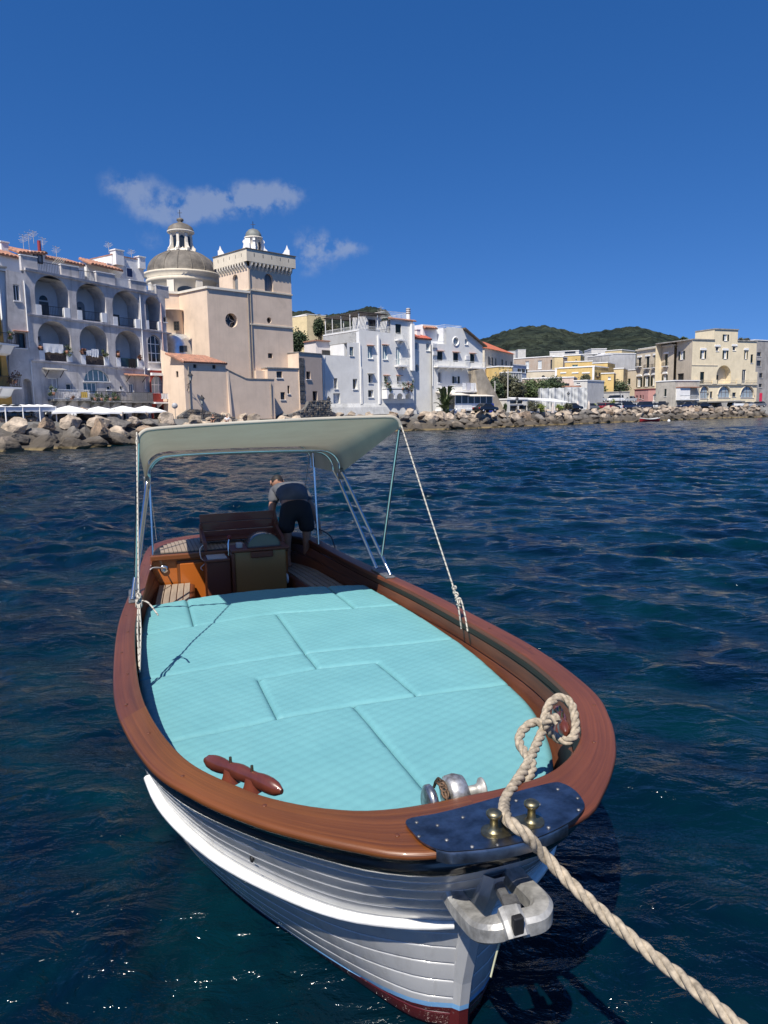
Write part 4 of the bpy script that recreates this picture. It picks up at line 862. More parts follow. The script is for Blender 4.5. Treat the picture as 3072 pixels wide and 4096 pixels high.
class Bld:
    def __init__(s, name, label, base, cat='building', group=None): s.o = empty(name, base, label, cat, group); s.holes = {}
    def part(s, name, mb, mat, parent=None, kind=None, label=None): return mb.build(name, mat, parent or s.o, kind=kind, label=label)
    def wall(s, fac, outer, mat, holes=(), name='wall', thick=.35):
        """wall with real openings; each hole = (polygon, reveal depth)"""
        vs = [Vector(p) for p in outer]; ed = [(i, (i+1) % len(outer)) for i in range(len(outer))]; k = len(vs)
        for h, d in holes: vs += [Vector(p) for p in h]; ed += [(k+i, k+(i+1) % len(h)) for i in range(len(h))]; k += len(h)
        V, E_, F_, *_r = delaunay_2d_cdt([Vector((p.x, p.y)) for p in vs], ed, [], 1, 1e-5)
        loops = [outer]+[h for h, d in holes]; keep = []
        for f in F_:
            cx_ = sum(V[i].x for i in f)/len(f); cy_ = sum(V[i].y for i in f)/len(f); ins = [False]*len(loops)
            for q, lp in enumerate(loops):
                for i in range(len(lp)):
                    (x0, y0), (x1, y1) = lp[i], lp[(i+1) % len(lp)]
                    if (y0 > cy_) != (y1 > cy_) and cx_ < x0+(cy_-y0)/(y1-y0)*(x1-x0): ins[q] = not ins[q]
            if ins[0] and not any(ins[1:]): keep.append(tuple(f))
        mb = MB(); mb.add([fac.P(p.x, p.y) for p in V], keep)
        for h, d in holes:
            n = len(h)
            for i in range(n):
                a, b = h[i], h[(i+1) % n]; mb.add([fac.P(*a), fac.P(*b), fac.P(b[0], b[1], -d), fac.P(a[0], a[1], -d)], [(0, 1, 2, 3)])
        return s.part(name, mb, mat)
    def window(s, fac, r, st='dk', hood=None, arch=False, dep=.22, cols=2, rows=1, fm=None, gl=None, sill=True):
        """frame with panes (sub-parts), optional open or closed shutters, sill and tile hood; returns the hole"""
        a0, z0, a1, z1 = r; w, h = a1-a0, z1-z0; poly = apoly(r) if arch else rpoly(r); d = dep
        fm = fm or (DKFR if st in ('dk', 'dkopen') else WHT); gl = gl or (GLASS if st in ('dk', 'sh', 'dkopen') else PALEGL)
        mb = MB(); t = min(.09, w*.12)
        for rr in ((a0, z0, a0+t, z1), (a1-t, z0, a1, z1), (a0+t, z0, a1-t, z0+t), (a0+t, z1-t, a1-t, z1)):
            if arch and rr[3] == z1: continue
            rr = (rr[0], rr[1], rr[2], min(rr[3], z1-(w/2 if arch else 0)) if arch else rr[3])
            if rr[3]-rr[1] > .01: fac.slab(mb, rr, -d, -d+.07)
        for c in range(1, cols): x = a0+w*c/cols; fac.slab(mb, (x-t*.4, z0+t, x+t*.4, z1-t*1.2), -d, -d+.06)
        for c in range(1, rows): z = z0+h*c/rows; fac.slab(mb, (a0+t, z-t*.4, a1-t, z+t*.4), -d, -d+.055)
        if arch:
            pa = [fac.P(a, z, -d) for a, z in poly]; pb = [fac.P((a0+a1)/2+(a-(a0+a1)/2)*.86, z0+(z-z0)*.93+t, -d+.05) for a, z in poly]
            for i in range(2, len(poly)-1): mb.quad(pa[i], pa[i+1], pb[i+1], pb[i])
        if st == 'shc':
            o = s.part('window', mb, DKFR); m2 = MB(); n = max(4, int(h/.16))
            fac.slab(m2, (a0+.02, z0, a1-.02, z1), -d+.071, -d+.10)
            for q in range(n): zz = z0+h*(q+.5)/n; fac.slab(m2, (a0+.08, zz-.02, (a0+a1)/2-.03, zz+.03), -d+.101, -d+.13); fac.slab(m2, ((a0+a1)/2+.03, zz-.02, a1-.08, zz+.03), -d+.101, -d+.13)
            s.part('shutter', m2, GREENSH, o)
        else:
            o = s.part('window', mb, fm)
            if arch: s.part('pane', MB().poly([fac.P(a, z, -d+.02) for a, z in poly]), gl, o)
            else:
                for c in range(cols):
                    for q in range(rows):
                        s.part('pane', MB().poly([fac.P(a, z, -d+.02) for a, z in rpoly((a0+w*c/cols, z0+h*q/rows, a0+w*(c+1)/cols-.002, z0+h*(q+1)/rows-.002))]), gl, o)
        if st in ('sh', 'dkopen'):
            for x0, x1 in ((a0-w*.52, a0-.02), (a1+.02, a1+w*.52)):
                m2 = MB(); fac.slab(m2, (x0, z0, x1, z1), .03, .07); n = max(4, int(h/.2))
                for q in range(n): zz = z0+h*(q+.5)/n; fac.slab(m2, (x0+.06, zz-.03, x1-.06, zz+.03), .071, .09)
                s.part('shutter', m2, GREENSH, o)
        if sill: s.part('sill', fac.slab(MB(), (a0-.08, z0-.09, a1+.08, z0-.002), -.05, .1), WHT, o)
        if hood: m2 = MB(); m2.prism([fac.P(a0-.18, z1+.12, 0), fac.P(a0-.18, z1+.22, 0), fac.P(a0-.18, z1+.14, .42), fac.P(a0-.18, z1+.07, .42)], fac.u*(w+.36)); s.part('window_hood', m2, hood, o)
        return (poly, d)
    def railing(s, fac, a0, a1, z0, z1, d0, mat, posts=None, ends=True, dep=None, name='railing'):
        """bars between a bottom and a top rail, standing at distance d0 off the façade, with returns to the wall"""
        mb = MB(); runs = [(fac.P(a0, 0, d0), fac.P(a1, 0, d0))]
        if ends: e = dep if dep is not None else .03; runs += [(fac.P(a0, 0, e), fac.P(a0, 0, d0)), (fac.P(a1, 0, e), fac.P(a1, 0, d0))]
        for p, q in runs:
            L = (q-p).length; n = max(2, int(L/.16)); u = (q-p)/L; w = Vector((-u.y, u.x, 0))*.02
            for z in (z0+.05, z1-.04): mb.obox(p+Vector((0, 0, z))-w, q-p, w*2, (0, 0, .045))
            for i in range(n+1): c = p+(q-p)*(i/n); mb.obox(c+Vector((0, 0, z0))-w*.5-u*.01, u*.02, w, (0, 0, z1-z0-.03))
        o = s.part(name, mb, mat, kind='stuff'); return o
    def balcony(s, fac, a0, a1, z, dep, h, mat, slab=None, arms=2):
        o = s.part('balcony', fac.slab(MB(), (a0, z-.16, a1, z), .001, dep), slab or WHT)
        for i in range(arms):
            x = a0+(a1-a0)*(i+.5)/arms; s.part('bracket', MB().prism([fac.P(x-.1, z-.16, .0), fac.P(x-.1, z-.65, .0), fac.P(x-.1, z-.42, dep*.35), fac.P(x-.1, z-.16, dep*.85)], fac.u*.2), slab or WHT, o)
        s.railing(fac, a0+.03, a1-.03, z, z+h, dep-.05, mat); return o
def chimney(b, fac, x0, x1, z0, z1, d, mat, cap=True):
    mb = MB(); fac.slab(mb, (x0, z0, x1, z1), d-(x1-x0), d); 
    if cap: fac.slab(mb, (x0-.08, z1, x1+.08, z1+.12), d-(x1-x0)-.08, d+.08)
    return b.part('chimney', mb, mat)
def tiled(b, p00, p10, p01, p11, name='roof', n=None, mat=None, base=True):
    """pitched roof of barrel tiles: p00-p10 eaves, p01-p11 ridge; one part for each tile course"""
    p00, p10, p01, p11 = map(Vector, (p00, p10, p01, p11)); mat = mat or TERRA; L = (p10-p00).length; n = n or max(4, int(L/.36)); nor = (p10-p00).cross(p01-p00).normalized(); nor = nor if nor.z > 0 else -nor
    mb = MB().prism([p00, p10, p11, p01], nor*-.12); o = b.part(name, mb, mat)
    for i in range(n):
        f0, f1 = i/n, (i+1)/n; a0 = p00.lerp(p10, f0); a1 = p00.lerp(p10, f1); c0 = p01.lerp(p11, f0); c1 = p01.lerp(p11, f1); r = (a1-a0).length*.5
        rows = []
        for k, t in enumerate(np.linspace(0, math.pi, 6)):
            off = nor*(r*.75*math.sin(t)+.004); g = .5-.5*math.cos(t)
            rows.append([a0.lerp(a1, g)+off, c0.lerp(c1, g)+off])
        mb = MB().strip(rows); mb.poly([q[0] for q in rows]); b.part('tile_course', mb, mat, o)
    return o
def box_on(b, fac, a0, a1, z0, z1, d1, d0, mat, name='wall', top=None):
    return b.part(name, fac.slab(MB(), (a0, z0, a1, z1), d0, d1), mat)
def antenna(b, base, h, n=5, mat=None):
    mb = MB(); base = Vector(base); mb.tube([base, base+Vector((0, 0, h))], .025, 5)
    for i in range(n): z = base.z+h*(.55+.4*i/n); w = .35+.25*((i*7) % 3)/2; mb.tube([(base.x-w, base.y+.2, z), (base.x+w, base.y-.2, z)], .015, 4)
    mb.tube([(base.x-.1, base.y-.6, base.z+h*.93), (base.x+.1, base.y+.6, base.z+h*.93)], .018, 4); return b.part('antenna', mb, mat or M('aerial_metal', (.45, .45, .45), .5))
LEAFM = {}
def leafmat(name, c, c2):
    if name in LEAFM: return LEAFM[name]
    m = bpy.data.materials.new(name); m.use_nodes = True; n, l = nt(m); b = n['Principled BSDF']; b.inputs['Roughness'].default_value = .6
    g = n.new('ShaderNodeNewGeometry'); ra = n.new('ShaderNodeValToRGB'); ra.color_ramp.elements[0].color = (*c2, 1); ra.color_ramp.elements[1].color = (*c, 1); l.new(g.outputs['Random Per Island'], ra.inputs[0]); l.new(ra.outputs[0], b.inputs['Base Color'])
    LEAFM[name] = m; return m
def leaves(mb, c, rx, ry, rz, n, s, rs, clump=6):
    """leaf-sized faces gathered in clumps through an ellipsoid"""
    cs = []
    for _ in range(max(3, n//40)):
        v = rs.normal(size=3); v /= np.linalg.norm(v); v *= rs.uniform(.35, 1.0)**.6; cs.append(v)
    for i in range(n):
        q = cs[rs.randint(len(cs))]+rs.normal(size=3)*.22
        p = Vector((c[0]+q[0]*rx, c[1]+q[1]*ry, c[2]+q[2]*rz)); a = Vector(rs.normal(size=3)).normalized(); b_ = a.orthogonal().normalized(); k = s*rs.uniform(.6, 1.3)
        mb.add([p-a*k, p+b_*k*.5, p+a*k, p-b_*k*.5], [(0, 1, 2, 3)])
def bush(name, label, cat, loc, rx, rz, n, s, mat, seed, stem=True, group=None, ry=None):
    rs = np.random.RandomState(seed); o = empty(name, loc, label, cat, group); mb = MB(); leaves(mb, (loc[0], loc[1], loc[2]+rz*1.15), rx, ry or rx, rz, n, s, rs); mb.build('foliage', mat, o)
    if stem:
        mb = MB()
        for k in range(3): a = k*2.1+seed; mb.tube([(loc[0], loc[1], loc[2]), (loc[0]+rx*.2*math.cos(a), loc[1]+rx*.2*math.sin(a), loc[2]+rz*.7), (loc[0]+rx*.5*math.cos(a), loc[1]+rx*.5*math.sin(a), loc[2]+rz*1.5)], [.12, .08, .03], 6)
        mb.build('trunk', M('bark', (.09, .065, .045), .9, var=.3, scale=6), o)
    return o
# ------------------------------------------------------------------ land, hills, breakwater
SHORE = [(-75, -10), (-48, 30), (-29.7, 56.4), (-22.8, 66.7), (-11, 84), (.5, 100.7), (10, 104.5), (19.3, 113), (36.2, 129), (54.5, 145.5), (76.6, 166), (92, 172), (130, 186), (260, 240), (600, 420)]
def offset_shore(d):
    out = []; S = [Vector(p) for p in SHORE]
    for i, p in enumerate(S):
        a = S[max(i-1, 0)]; b = S[min(i+1, len(S)-1)]; t = (b-a).normalized(); out.append(p+Vector((-t.y, t.x))*d)
    return out
def densify(P, step):
    out = []
    for a, b in zip(P[:-1], P[1:]):
        k = max(1, int((b-a).length/step)); out += [a.lerp(b, i/k) for i in range(k)]
    return out+[P[-1]]
base_s = [Vector(p) for p in SHORE]
def land_z(d): return ZST if d < 30 else ZST+(d-30)*.055 if d < 330 else ZST+16.5+(d-330)*.03
rows = []
nS = 140; S_ = densify(base_s, 6.0); nS = len(S_)
nrm = []
for i in range(nS):
    t = (S_[min(i+3, nS-1)]-S_[max(i-3, 0)]).normalized(); nrm.append(Vector((-t.y, t.x)))
INL = Vector((-.55, .83))
for d, z in [(0.5, -1.5), (4.2, 1.2), (5.2, ZST), (16, ZST), (30, ZST), (60, None), (110, None), (180, None), (260, None), (400, None), (700, None), (1500, None), (2600, None)]:
    row = []
    for i in range(nS):
        n = nrm[i].lerp(INL, min(1, max(0, (d-8)/60))).normalized(); p = S_[i]+n*d; row.append((p.x, p.y, (z if z is not None else land_z(d))))
    rows.append(row)
GROUND = M('street_paving', (.17, .165, .155), .9, var=.2, scale=.6)
MB().strip(rows, smooth=False).build('ground', GROUND, kind='structure', label='paved quay and sloping town ground behind the breakwater', cat='ground')
# wooded hills: crown-sized cells, each with a random tone and domed relief
def woodmat():
    if 'wooded_slope' in MATS: return MATS['wooded_slope']
    m = bpy.data.materials.new('wooded_slope'); m.use_nodes = True; n, l = nt(m); b = n['Principled BSDF']; b.inputs['Roughness'].default_value = .95; b.inputs['Specular IOR Level'].default_value = .1
    tc = n.new('ShaderNodeTexCoord'); vo = n.new('ShaderNodeTexVoronoi'); vo.inputs['Scale'].default_value = .11; vo.inputs['Randomness'].default_value = 1.0; l.new(tc.outputs['Object'], vo.inputs['Vector'])
    nz = n.new('ShaderNodeTexNoise'); nz.inputs['Scale'].default_value = .02; nz.inputs['Detail'].default_value = 8; l.new(tc.outputs['Object'], nz.inputs['Vector'])
    ra = n.new('ShaderNodeValToRGB'); e = ra.color_ramp.elements; e[0].position = .35; e[0].color = (.011, .017, .014, 1); e[1].position = .68; e[1].color = (.030, .037, .024, 1); l.new(nz.outputs['Fac'], ra.inputs[0])
    hs = n.new('ShaderNodeHueSaturation'); l.new(ra.outputs[0], hs.inputs['Color']); sp = n.new('ShaderNodeSeparateColor'); l.new(vo.outputs['Color'], sp.inputs[0]); mr = n.new('ShaderNodeMapRange'); mr.inputs['To Min'].default_value = .5; mr.inputs['To Max'].default_value = 1.5; l.new(sp.outputs[0], mr.inputs[0]); l.new(mr.outputs[0], hs.inputs['Value']); l.new(hs.outputs[0], b.inputs['Base Color'])
    iv = n.new('ShaderNodeMath'); iv.operation = 'SUBTRACT'; iv.inputs[0].default_value = 1; l.new(vo.outputs['Distance'], iv.inputs[1]); bp = n.new('ShaderNodeBump'); bp.inputs['Distance'].default_value = 5; bp.inputs['Strength'].default_value = 1; l.new(iv.outputs[0], bp.inputs['Height']); l.new(bp.outputs[0], b.inputs['Normal']); MATS['wooded_slope'] = m; return m
def hill(ridge, Yr, Yf, zf, name, label, seed, nx=220, ny=70, amp=5.5):
    xs = [p[0] for p in ridge]; ys = [p[1] for p in ridge]; mb = MB(); rows = []
    X = np.linspace(xs[0], xs[-1], nx); Yp = np.interp(X, xs, ys)
    top = [at_y(*CD(x, y), Yr) for x, y in zip(X, Yp)]
    for j in range(ny):
        f = j/(ny-1); row = []
        for i, T in enumerate(top):
            if f < .82:
                g = f/.82; px = T.x*((Yf+(Yr-Yf)*g)/Yr)*.5+T.x*.5; py = Yf+(Yr-Yf)*g; pz = zf+(T.z-zf)*(g**1.9*.75+.25*g**3)
                w = min(1, g*3)*(1-.75*g**6)
            else: g = (f-.82)/.18; px = T.x*(1+.15*g); py = Yr+500*g; pz = T.z*(1-g*.8); w = 1-g
            b = fbm(px*.012+seed, py*.012, 0, 4)*amp*w*1.6 + (abs(fbm(px*.06, py*.06, seed, 3))*amp*.65 + random.uniform(-1, 1)*amp*.13)*min(1, g*4 if f < .82 else 1)
            row.append((px, py, pz+b-(amp*.2)))
        rows.append(row)
    mb.strip(rows, smooth=False); m = woodmat()
    mb.build(name, m, kind='structure', label=label, cat='hill')
hill([(560, 690), (600, 672), (632, 670), (660, 668), (700, 676), (735, 673), (770, 667), (800, 659), (832, 666), (856, 690), (900, 740), (960, 800)], 1500, 420, 20, 'hill', 'dark wooded hill with a knoll rising behind the church tower', 3)
hill([(930, 790), (990, 745), (1035, 729), (1060, 719), (1090, 709), (1130, 702), (1180, 700), (1225, 711), (1255, 718), (1300, 713), (1350, 703), (1375, 702), (1420, 715), (1470, 732), (1540, 750), (1660, 780), (1760, 800)], 1300, 380, 18, 'hill', 'broad dark wooded hill with two rounded summits behind the pastel houses', 8)
# boulders
def boulder_mesh(seed):
    rs = np.random.RandomState(seed); bm = bmesh.new(); bmesh.ops.create_icosphere(bm, subdivisions=4, radius=1.0)
    pl = []
    for k in range(22): v = rs.normal(size=3); v /= np.linalg.norm(v); pl.append((Vector(v), rs.uniform(.5, .82)))
    for v in bm.verts:
        p = v.co.copy()
        for n, d in pl:
            e = p.dot(n)-d
            if e > 0: p -= n*e*.99
        b = mnoise.fractal(p*1.7+Vector((seed, 0, 0)), 1, 2, 4); v.co = p*(1.2+.14*b+.05*mnoise.noise(p*4.5+Vector((0, seed, 0)))+.03*abs(mnoise.noise(p*11+Vector((seed, 0, 0))))); v.co.z *= .8
    me = bpy.data.meshes.new('boulder'); bm.to_mesh(me); bm.free(); return me
def rockmat(name, c, c2):
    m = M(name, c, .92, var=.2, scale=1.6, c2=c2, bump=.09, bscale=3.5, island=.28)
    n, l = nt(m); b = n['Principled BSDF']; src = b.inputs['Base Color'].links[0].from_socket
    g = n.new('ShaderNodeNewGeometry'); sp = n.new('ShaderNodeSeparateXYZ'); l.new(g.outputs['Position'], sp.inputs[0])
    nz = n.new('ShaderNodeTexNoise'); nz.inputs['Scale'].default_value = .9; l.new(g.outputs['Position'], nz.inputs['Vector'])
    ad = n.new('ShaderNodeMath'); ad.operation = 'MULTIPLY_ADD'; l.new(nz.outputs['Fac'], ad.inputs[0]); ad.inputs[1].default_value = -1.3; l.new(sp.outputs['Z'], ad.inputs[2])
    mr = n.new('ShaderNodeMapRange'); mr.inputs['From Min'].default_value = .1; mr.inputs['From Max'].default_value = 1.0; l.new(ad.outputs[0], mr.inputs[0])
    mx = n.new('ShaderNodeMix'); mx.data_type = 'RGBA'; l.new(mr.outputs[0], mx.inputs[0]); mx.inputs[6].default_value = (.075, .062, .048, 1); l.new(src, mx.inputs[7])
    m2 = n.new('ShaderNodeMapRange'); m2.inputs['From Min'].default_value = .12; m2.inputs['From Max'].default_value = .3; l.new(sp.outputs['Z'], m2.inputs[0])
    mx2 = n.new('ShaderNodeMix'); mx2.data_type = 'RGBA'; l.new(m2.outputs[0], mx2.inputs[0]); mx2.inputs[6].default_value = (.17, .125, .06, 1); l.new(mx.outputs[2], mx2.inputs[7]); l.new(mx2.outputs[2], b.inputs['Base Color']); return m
RM = [rockmat('pale_breakwater_rock', (.40, .325, .25), (.20, .165, .13)), rockmat('brown_breakwater_rock', (.30, .215, .145), (.15, .115, .09)), rockmat('dark_breakwater_rock', (.16, .145, .13), (.08, .075, .07))]
BM_ = []
for k in range(14):
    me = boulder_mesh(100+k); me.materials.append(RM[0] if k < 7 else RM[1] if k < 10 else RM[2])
    me.polygons.foreach_set('use_smooth', [False]*len(me.polygons)); BM_.append(me)
rr = random.Random(11); SH = densify([Vector(p) for p in SHORE[2:12]], .5); spots = []
pos = -1.0; i = 0
def sh_at(i): 
    t = (SH[min(i+4, len(SH)-1)]-SH[max(i-4, 0)]).normalized(); return SH[i], Vector((-t.y, t.x))
zones = ('below the restaurant terrace', 'below the church', 'below the white houses', 'below the parked cars')
cnt = 0
for row, (d, z, size, gap) in enumerate(((.3, .15, 1.05, 2.2), (1.7, .85, 1.0, 2.1), (3.3, 1.75, .95, 1.95), (4.9, 2.3, .8, 2.3))):
    acc = rr.uniform(0, gap)
    for i in range(len(SH)):
        acc += .5
        near = SH[i].y < 75
        if acc < gap*(1.05 if near else .95): continue
        acc = rr.uniform(-.3, .3)
        p, n = sh_at(i); q = p+n*(d*(1.25 if near else 1.0)+rr.uniform(-.5, .5)); s = size*rr.uniform(.72, 1.25)*(1.08 if near else .9)
        dark = (row < 2 and rr.random() < .45) or rr.random() < .14
        k = rr.randrange(10, 14) if dark else rr.choice([0, 1, 2, 3, 4, 5, 6, 7, 8, 9] if near else [0, 1, 2, 3, 4, 5, 6, 0, 1, 2, 8])
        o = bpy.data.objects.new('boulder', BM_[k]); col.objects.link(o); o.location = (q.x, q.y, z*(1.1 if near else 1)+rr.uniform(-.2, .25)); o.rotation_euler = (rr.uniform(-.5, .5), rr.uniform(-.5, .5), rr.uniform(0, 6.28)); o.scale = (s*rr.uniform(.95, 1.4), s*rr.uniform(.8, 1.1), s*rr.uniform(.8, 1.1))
        zn = zones[0] if q.x < -20 else zones[1] if q.x < -4 else zones[2] if q.x < 22 else zones[3]
        tone = 'pale' if k < 7 else 'brown' if k < 10 else 'dark grey'; lvl = ('at the waterline', 'low in the pile', 'high in the pile', 'on the crest')[row]
        props(o, f'{tone} breakwater boulder {lvl} {zn}', 'boulder', f'{tone} boulders {lvl} {zn}'); cnt += 1
print('boulders', cnt)
rows = []
for d, z in ((-.3, -.6), (1.0, .25), (2.6, 1.05), (4.4, 1.85), (5.6, ZST-.06)):
    row = []
    for i in range(0, len(SH), 2):
        p, n = sh_at(i); q = p+n*(d+rr.uniform(-.35, .35)); row.append((q.x, q.y, z+rr.uniform(-.3, .2)))
    rows.append(row)
MB().strip(rows, smooth=False).build('rubble', RM[2], kind='stuff', label='dark rubble filling the gaps of the breakwater', cat='rubble')
# ------------------------------------------------------------------ arcaded house, ochre house, red house
GREYPL = plaster('weathered_white_plaster', (.57, .535, .51), .14, .7, c2=(.39, .365, .355), scale=.55, bump=.02)
WHPL = plaster('limewash_white', (.74, .745, .75), .05, .12)
WHPL2 = plaster('bluish_limewash', (.76, .745, .70), .05, .08)
INPL = plaster('loggia_white_plaster', (.62, .64, .66), .06, .1)
A0, A1 = xy_at(100, 70), xy_at(680, 84)
FA = Fac(A0, A1)
bA = Bld('arcaded_house', 'weathered white seafront house with two tiers of tall arched loggias', FA.P(FA.L/2, ZST), 'house')
ar = []
def loggia(x0, y0, x1, y1, rail, dep=2.1, extra=None):
    r = FA.rect(C1, x0, y0, x1, y1); poly = apoly(r, (r[2]-r[0])*.47); ar.append((poly, dep)); a0, z0, a1, z1 = r; w = a1-a0
    back = bA.part('loggia_back_wall', MB().poly([FA.P(a, z, -dep+.004) for a, z in poly]), INPL)
    MB_ = MB(); FA.slab(MB_, (a0, z0+.001, a0+w*.16, z0+.95), -.35, .02); bA.part('parapet_block', MB_, WHPL)
    MB_ = MB(); FA.slab(MB_, (a1-w*.17, z0+.001, a1, z0+.95), -.35, .02); bA.part('parapet_block', MB_, WHPL)
    if rail == 'iron': bA.railing(FA, a0+w*.16, a1-w*.17, z0+.05, z0+.95, -.15, IRON, ends=False)
    elif rail == 'glass': bA.part('glass_screen', FA.slab(MB(), (a0+w*.16, z0+.05, a1-w*.17, z0+.95), -.17, -.14), M('blue_screen', (.03, .06, .075), .2))
    else:
        mb = MB(); rs = random.Random(int(x0)); n = int(w*.67/.055)
        for i in range(n): x = a0+w*.16+w*.67*i/n; FA.slab(mb, (x, z0+.02, x+.048, z0+.95+rs.uniform(-.05, .06)), -.16, -.115+rs.uniform(0, .015))
        bA.part('reed_screen', mb, M('reed_screen', (.10, .075, .062), .9, var=.4, scale=12), kind='stuff')
    return r, back, dep
def on_back(r, back, dep, f0, g0, f1, g1, name, mat, arch=False, th=.05):
    a0, z0, a1, z1 = r; q = (a0+(a1-a0)*f0, z0+(z1-z0)*g0, a0+(a1-a0)*f1, z0+(z1-z0)*g1); pl = apoly(q) if arch else rpoly(q)
    bA.part(name, MB().prism([FA.P(a, z, -dep+.006) for a, z in pl], FA.n*th), mat, back)
DDOOR = M('dark_door', (.06, .075, .085), .5, var=.2)
l1 = loggia(322, 515, 635, 885, 'iron'); on_back(*l1, .45, .0, .72, .42, 'door', DDOOR); on_back(*l1, .46, .46, .70, .58, 'fanlight', GLASS, True)
l2 = loggia(705, 588, 975, 930, 'iron'); on_back(*l2, .38, .0, .66, .58, 'door', M('grey_door', (.2, .22, .24), .5), True); on_back(*l2, .44, .32, .54, .42, 'door_pane', GLASS, th=.08)
l3 = loggia(1038, 655, 1285, 985, 'iron'); on_back(*l3, .36, .0, .66, .40, 'door', DDOOR); on_back(*l3, .02, .28, .24, .56, 'cabinet', WHPL, th=.5)
l4 = loggia(1345, 705, 1480, 1010, 'iron'); on_back(*l4, .12, .3, .26, .42, 'wall_lamp', DDOOR, th=.2)
for q in (loggia(352, 932, 655, 1300, 'reed'), loggia(738, 972, 995, 1335, 'reed')):
    on_back(*q, .20, .52, .38, .65, 'air_conditioner', M('ac_grey', (.33, .33, .33), .5), th=.4); on_back(*q, .25, .54, .33, .63, 'fan_grille', DKFR, th=.42); on_back(*q, .42, .0, .74, .38, 'door', DDOOR)
l7 = loggia(1065, 1020, 1305, 1355, 'glass'); on_back(*l7, .4, .0, .6, .42, 'door', DDOOR); on_back(*l7, .22, .3, .34, .42, 'mirror', PALEGL)
r = FA.rect(C1, 1365, 1058, 1490, 1310); ar.append(bA.window(FA, r, 'wh', arch=True, dep=.35, cols=3, rows=3, gl=GLASS))
r = FA.rect(C1, 125, 595, 185, 745); ar.append(bA.window(FA, r, 'wh', cols=2, gl=GLASS))
r = FA.rect(C1, 142, 1040, 240, 1180); ar.append(bA.window(FA, r, 'dk', cols=2, dep=.3, hood=TERRA))
r = FA.rect(C1, 445, 1455, 535, 1585); ar.append(bA.window(FA, r, 'wh', cols=2, gl=M('grey_shutter_panel', (.42, .41, .43), .6), sill=False))
for q in ((610, 1508, 662, 1572), (985, 1530, 1022, 1566), (1105, 1530, 1131, 1565), (1506, 893, 1536, 942)): ar.append(bA.window(FA, FA.rect(C1, *q), 'wh', cols=1, gl=GLASS))
ar.append(bA.window(FA, FA.rect(C1, 1190, 1508, 1232, 1598), 'wh', cols=2, gl=M('blue_door', (.09, .13, .2), .4), sill=False))
r = FA.rect(C1, 768, 1378, 1008, 1486); ar.append(bA.window(FA, r, 'wh', arch=True, cols=5, gl=M('blue_grey_glass', (.12, .2, .24), .12), dep=.2))
ar.append(bA.window(FA, FA.rect(C1, 770, 1496, 895, 1600), 'wh', cols=3, gl=M('blue_grey_glass', (.12, .2, .24), .12), sill=False))
r = FA.rect(C1, 220, 1462, 292, 1715); ar.append((apoly(r), .8)); bA.part('blind_niche', MB().poly([FA.P(a, z, -.79) for a, z in apoly(r)]), GREYPL)
for q in ((520, 1745, 640, 1850), (700, 1745, 830, 1850), (870, 1745, 1010, 1850), (1060, 1745, 1180, 1850), (1215, 1745, 1320, 1850), (60, 1770, 150, 1880), (230, 1765, 320, 1890), (410, 1760, 470, 1890)):
    r = FA.rect(C1, *q); r = (r[0], max(r[1], ZST+.05), r[2], r[3]); ar.append(bA.window(FA, r, 'dk', cols=2, dep=.5, sill=False))
top = [(50, 455), (218, 492), (222, 432), (1440, 684)]
outer = [(FA.uv(C1(50, 900))[0]-.3, ZST-.2), (FA.L+.2, ZST-.2)] + [FA.uv(C1(*p)) for p in ((1555, 690), (1440, 684), (222, 440), (218, 492), (50, 458))]
outer[2] = (FA.L+.2, FA.uv(C1(1555, 700))[1])
bA.wall(FA, outer, GREYPL, ar)
zc = FA.uv(C1(800, 555))[1]; sL = outer[0][0]
bA.part('side_wall', MB().quad(FA.P(sL, ZST-.2), FA.P(sL, zc, 0), FA.P(sL, zc, -11), FA.P(sL, ZST-.2, -11)), WHPL)
bA.part('side_wall', MB().quad(FA.P(FA.L+.2, ZST-.2), FA.P(FA.L+.2, outer[2][1], 0), FA.P(FA.L+.2, outer[2][1], -11), FA.P(FA.L+.2, ZST-.2, -11)), GREYPL)
bA.part('roof_terrace', MB().poly([FA.P(a, z-.3, d) for a, z, d in ((sL, zc, 0), (FA.L+.2, outer[2][1], 0), (FA.L+.2, outer[2][1], -11), (sL, zc, -11))]), CONC)
bA.part('rear_wall', MB().quad(FA.P(sL, ZST-.2, -11), FA.P(FA.L+.2, ZST-.2, -11), FA.P(FA.L+.2, zc, -11), FA.P(sL, zc, -11)), GREYPL)
# string courses and cornice
for pts, th in (((( 222, 440), (1440, 684)), .22), (((250, 862), (1575, 1042)), .14), (((290, 1290), (1330, 1378)), .14)):
    (a0, z0), (a1, z1) = FA.uv(C1(*pts[0])), FA.uv(C1(*pts[1]))
    bA.part('string_course', MB().prism([FA.P(a0, z0-th, .001), FA.P(a0, z0-th, th*.8), FA.P(a0, z0, th), FA.P(a0, z0, .001)], FA.P(a1, z1)-FA.P(a0, z0)), GREYPL)
def topz(x): 
    (a0, z0), (a1, z1) = FA.uv(C1(222, 440)), FA.uv(C1(1440, 684)); return z0+(z1-z0)*(x-a0)/(a1-a0)
for x0, y0, x1, y1 in ((195, 335, 345, 430), (565, 425, 725, 510), (890, 492, 1060, 590), (1205, 565, 1350, 645), (1440, 612, 1555, 690)):
    r = FA.rect(C1, x0, y0, x1, y1); bA.part('roof_parapet', FA.slab(MB(), (r[0], topz(r[0])-.25, r[2], r[3]), -.35, -.02), GREYPL); bA.part('parapet_coping', FA.slab(MB(), (r[0]-.05, r[3], r[2]+.05, r[3]+.08), -.40, .04), WHT)
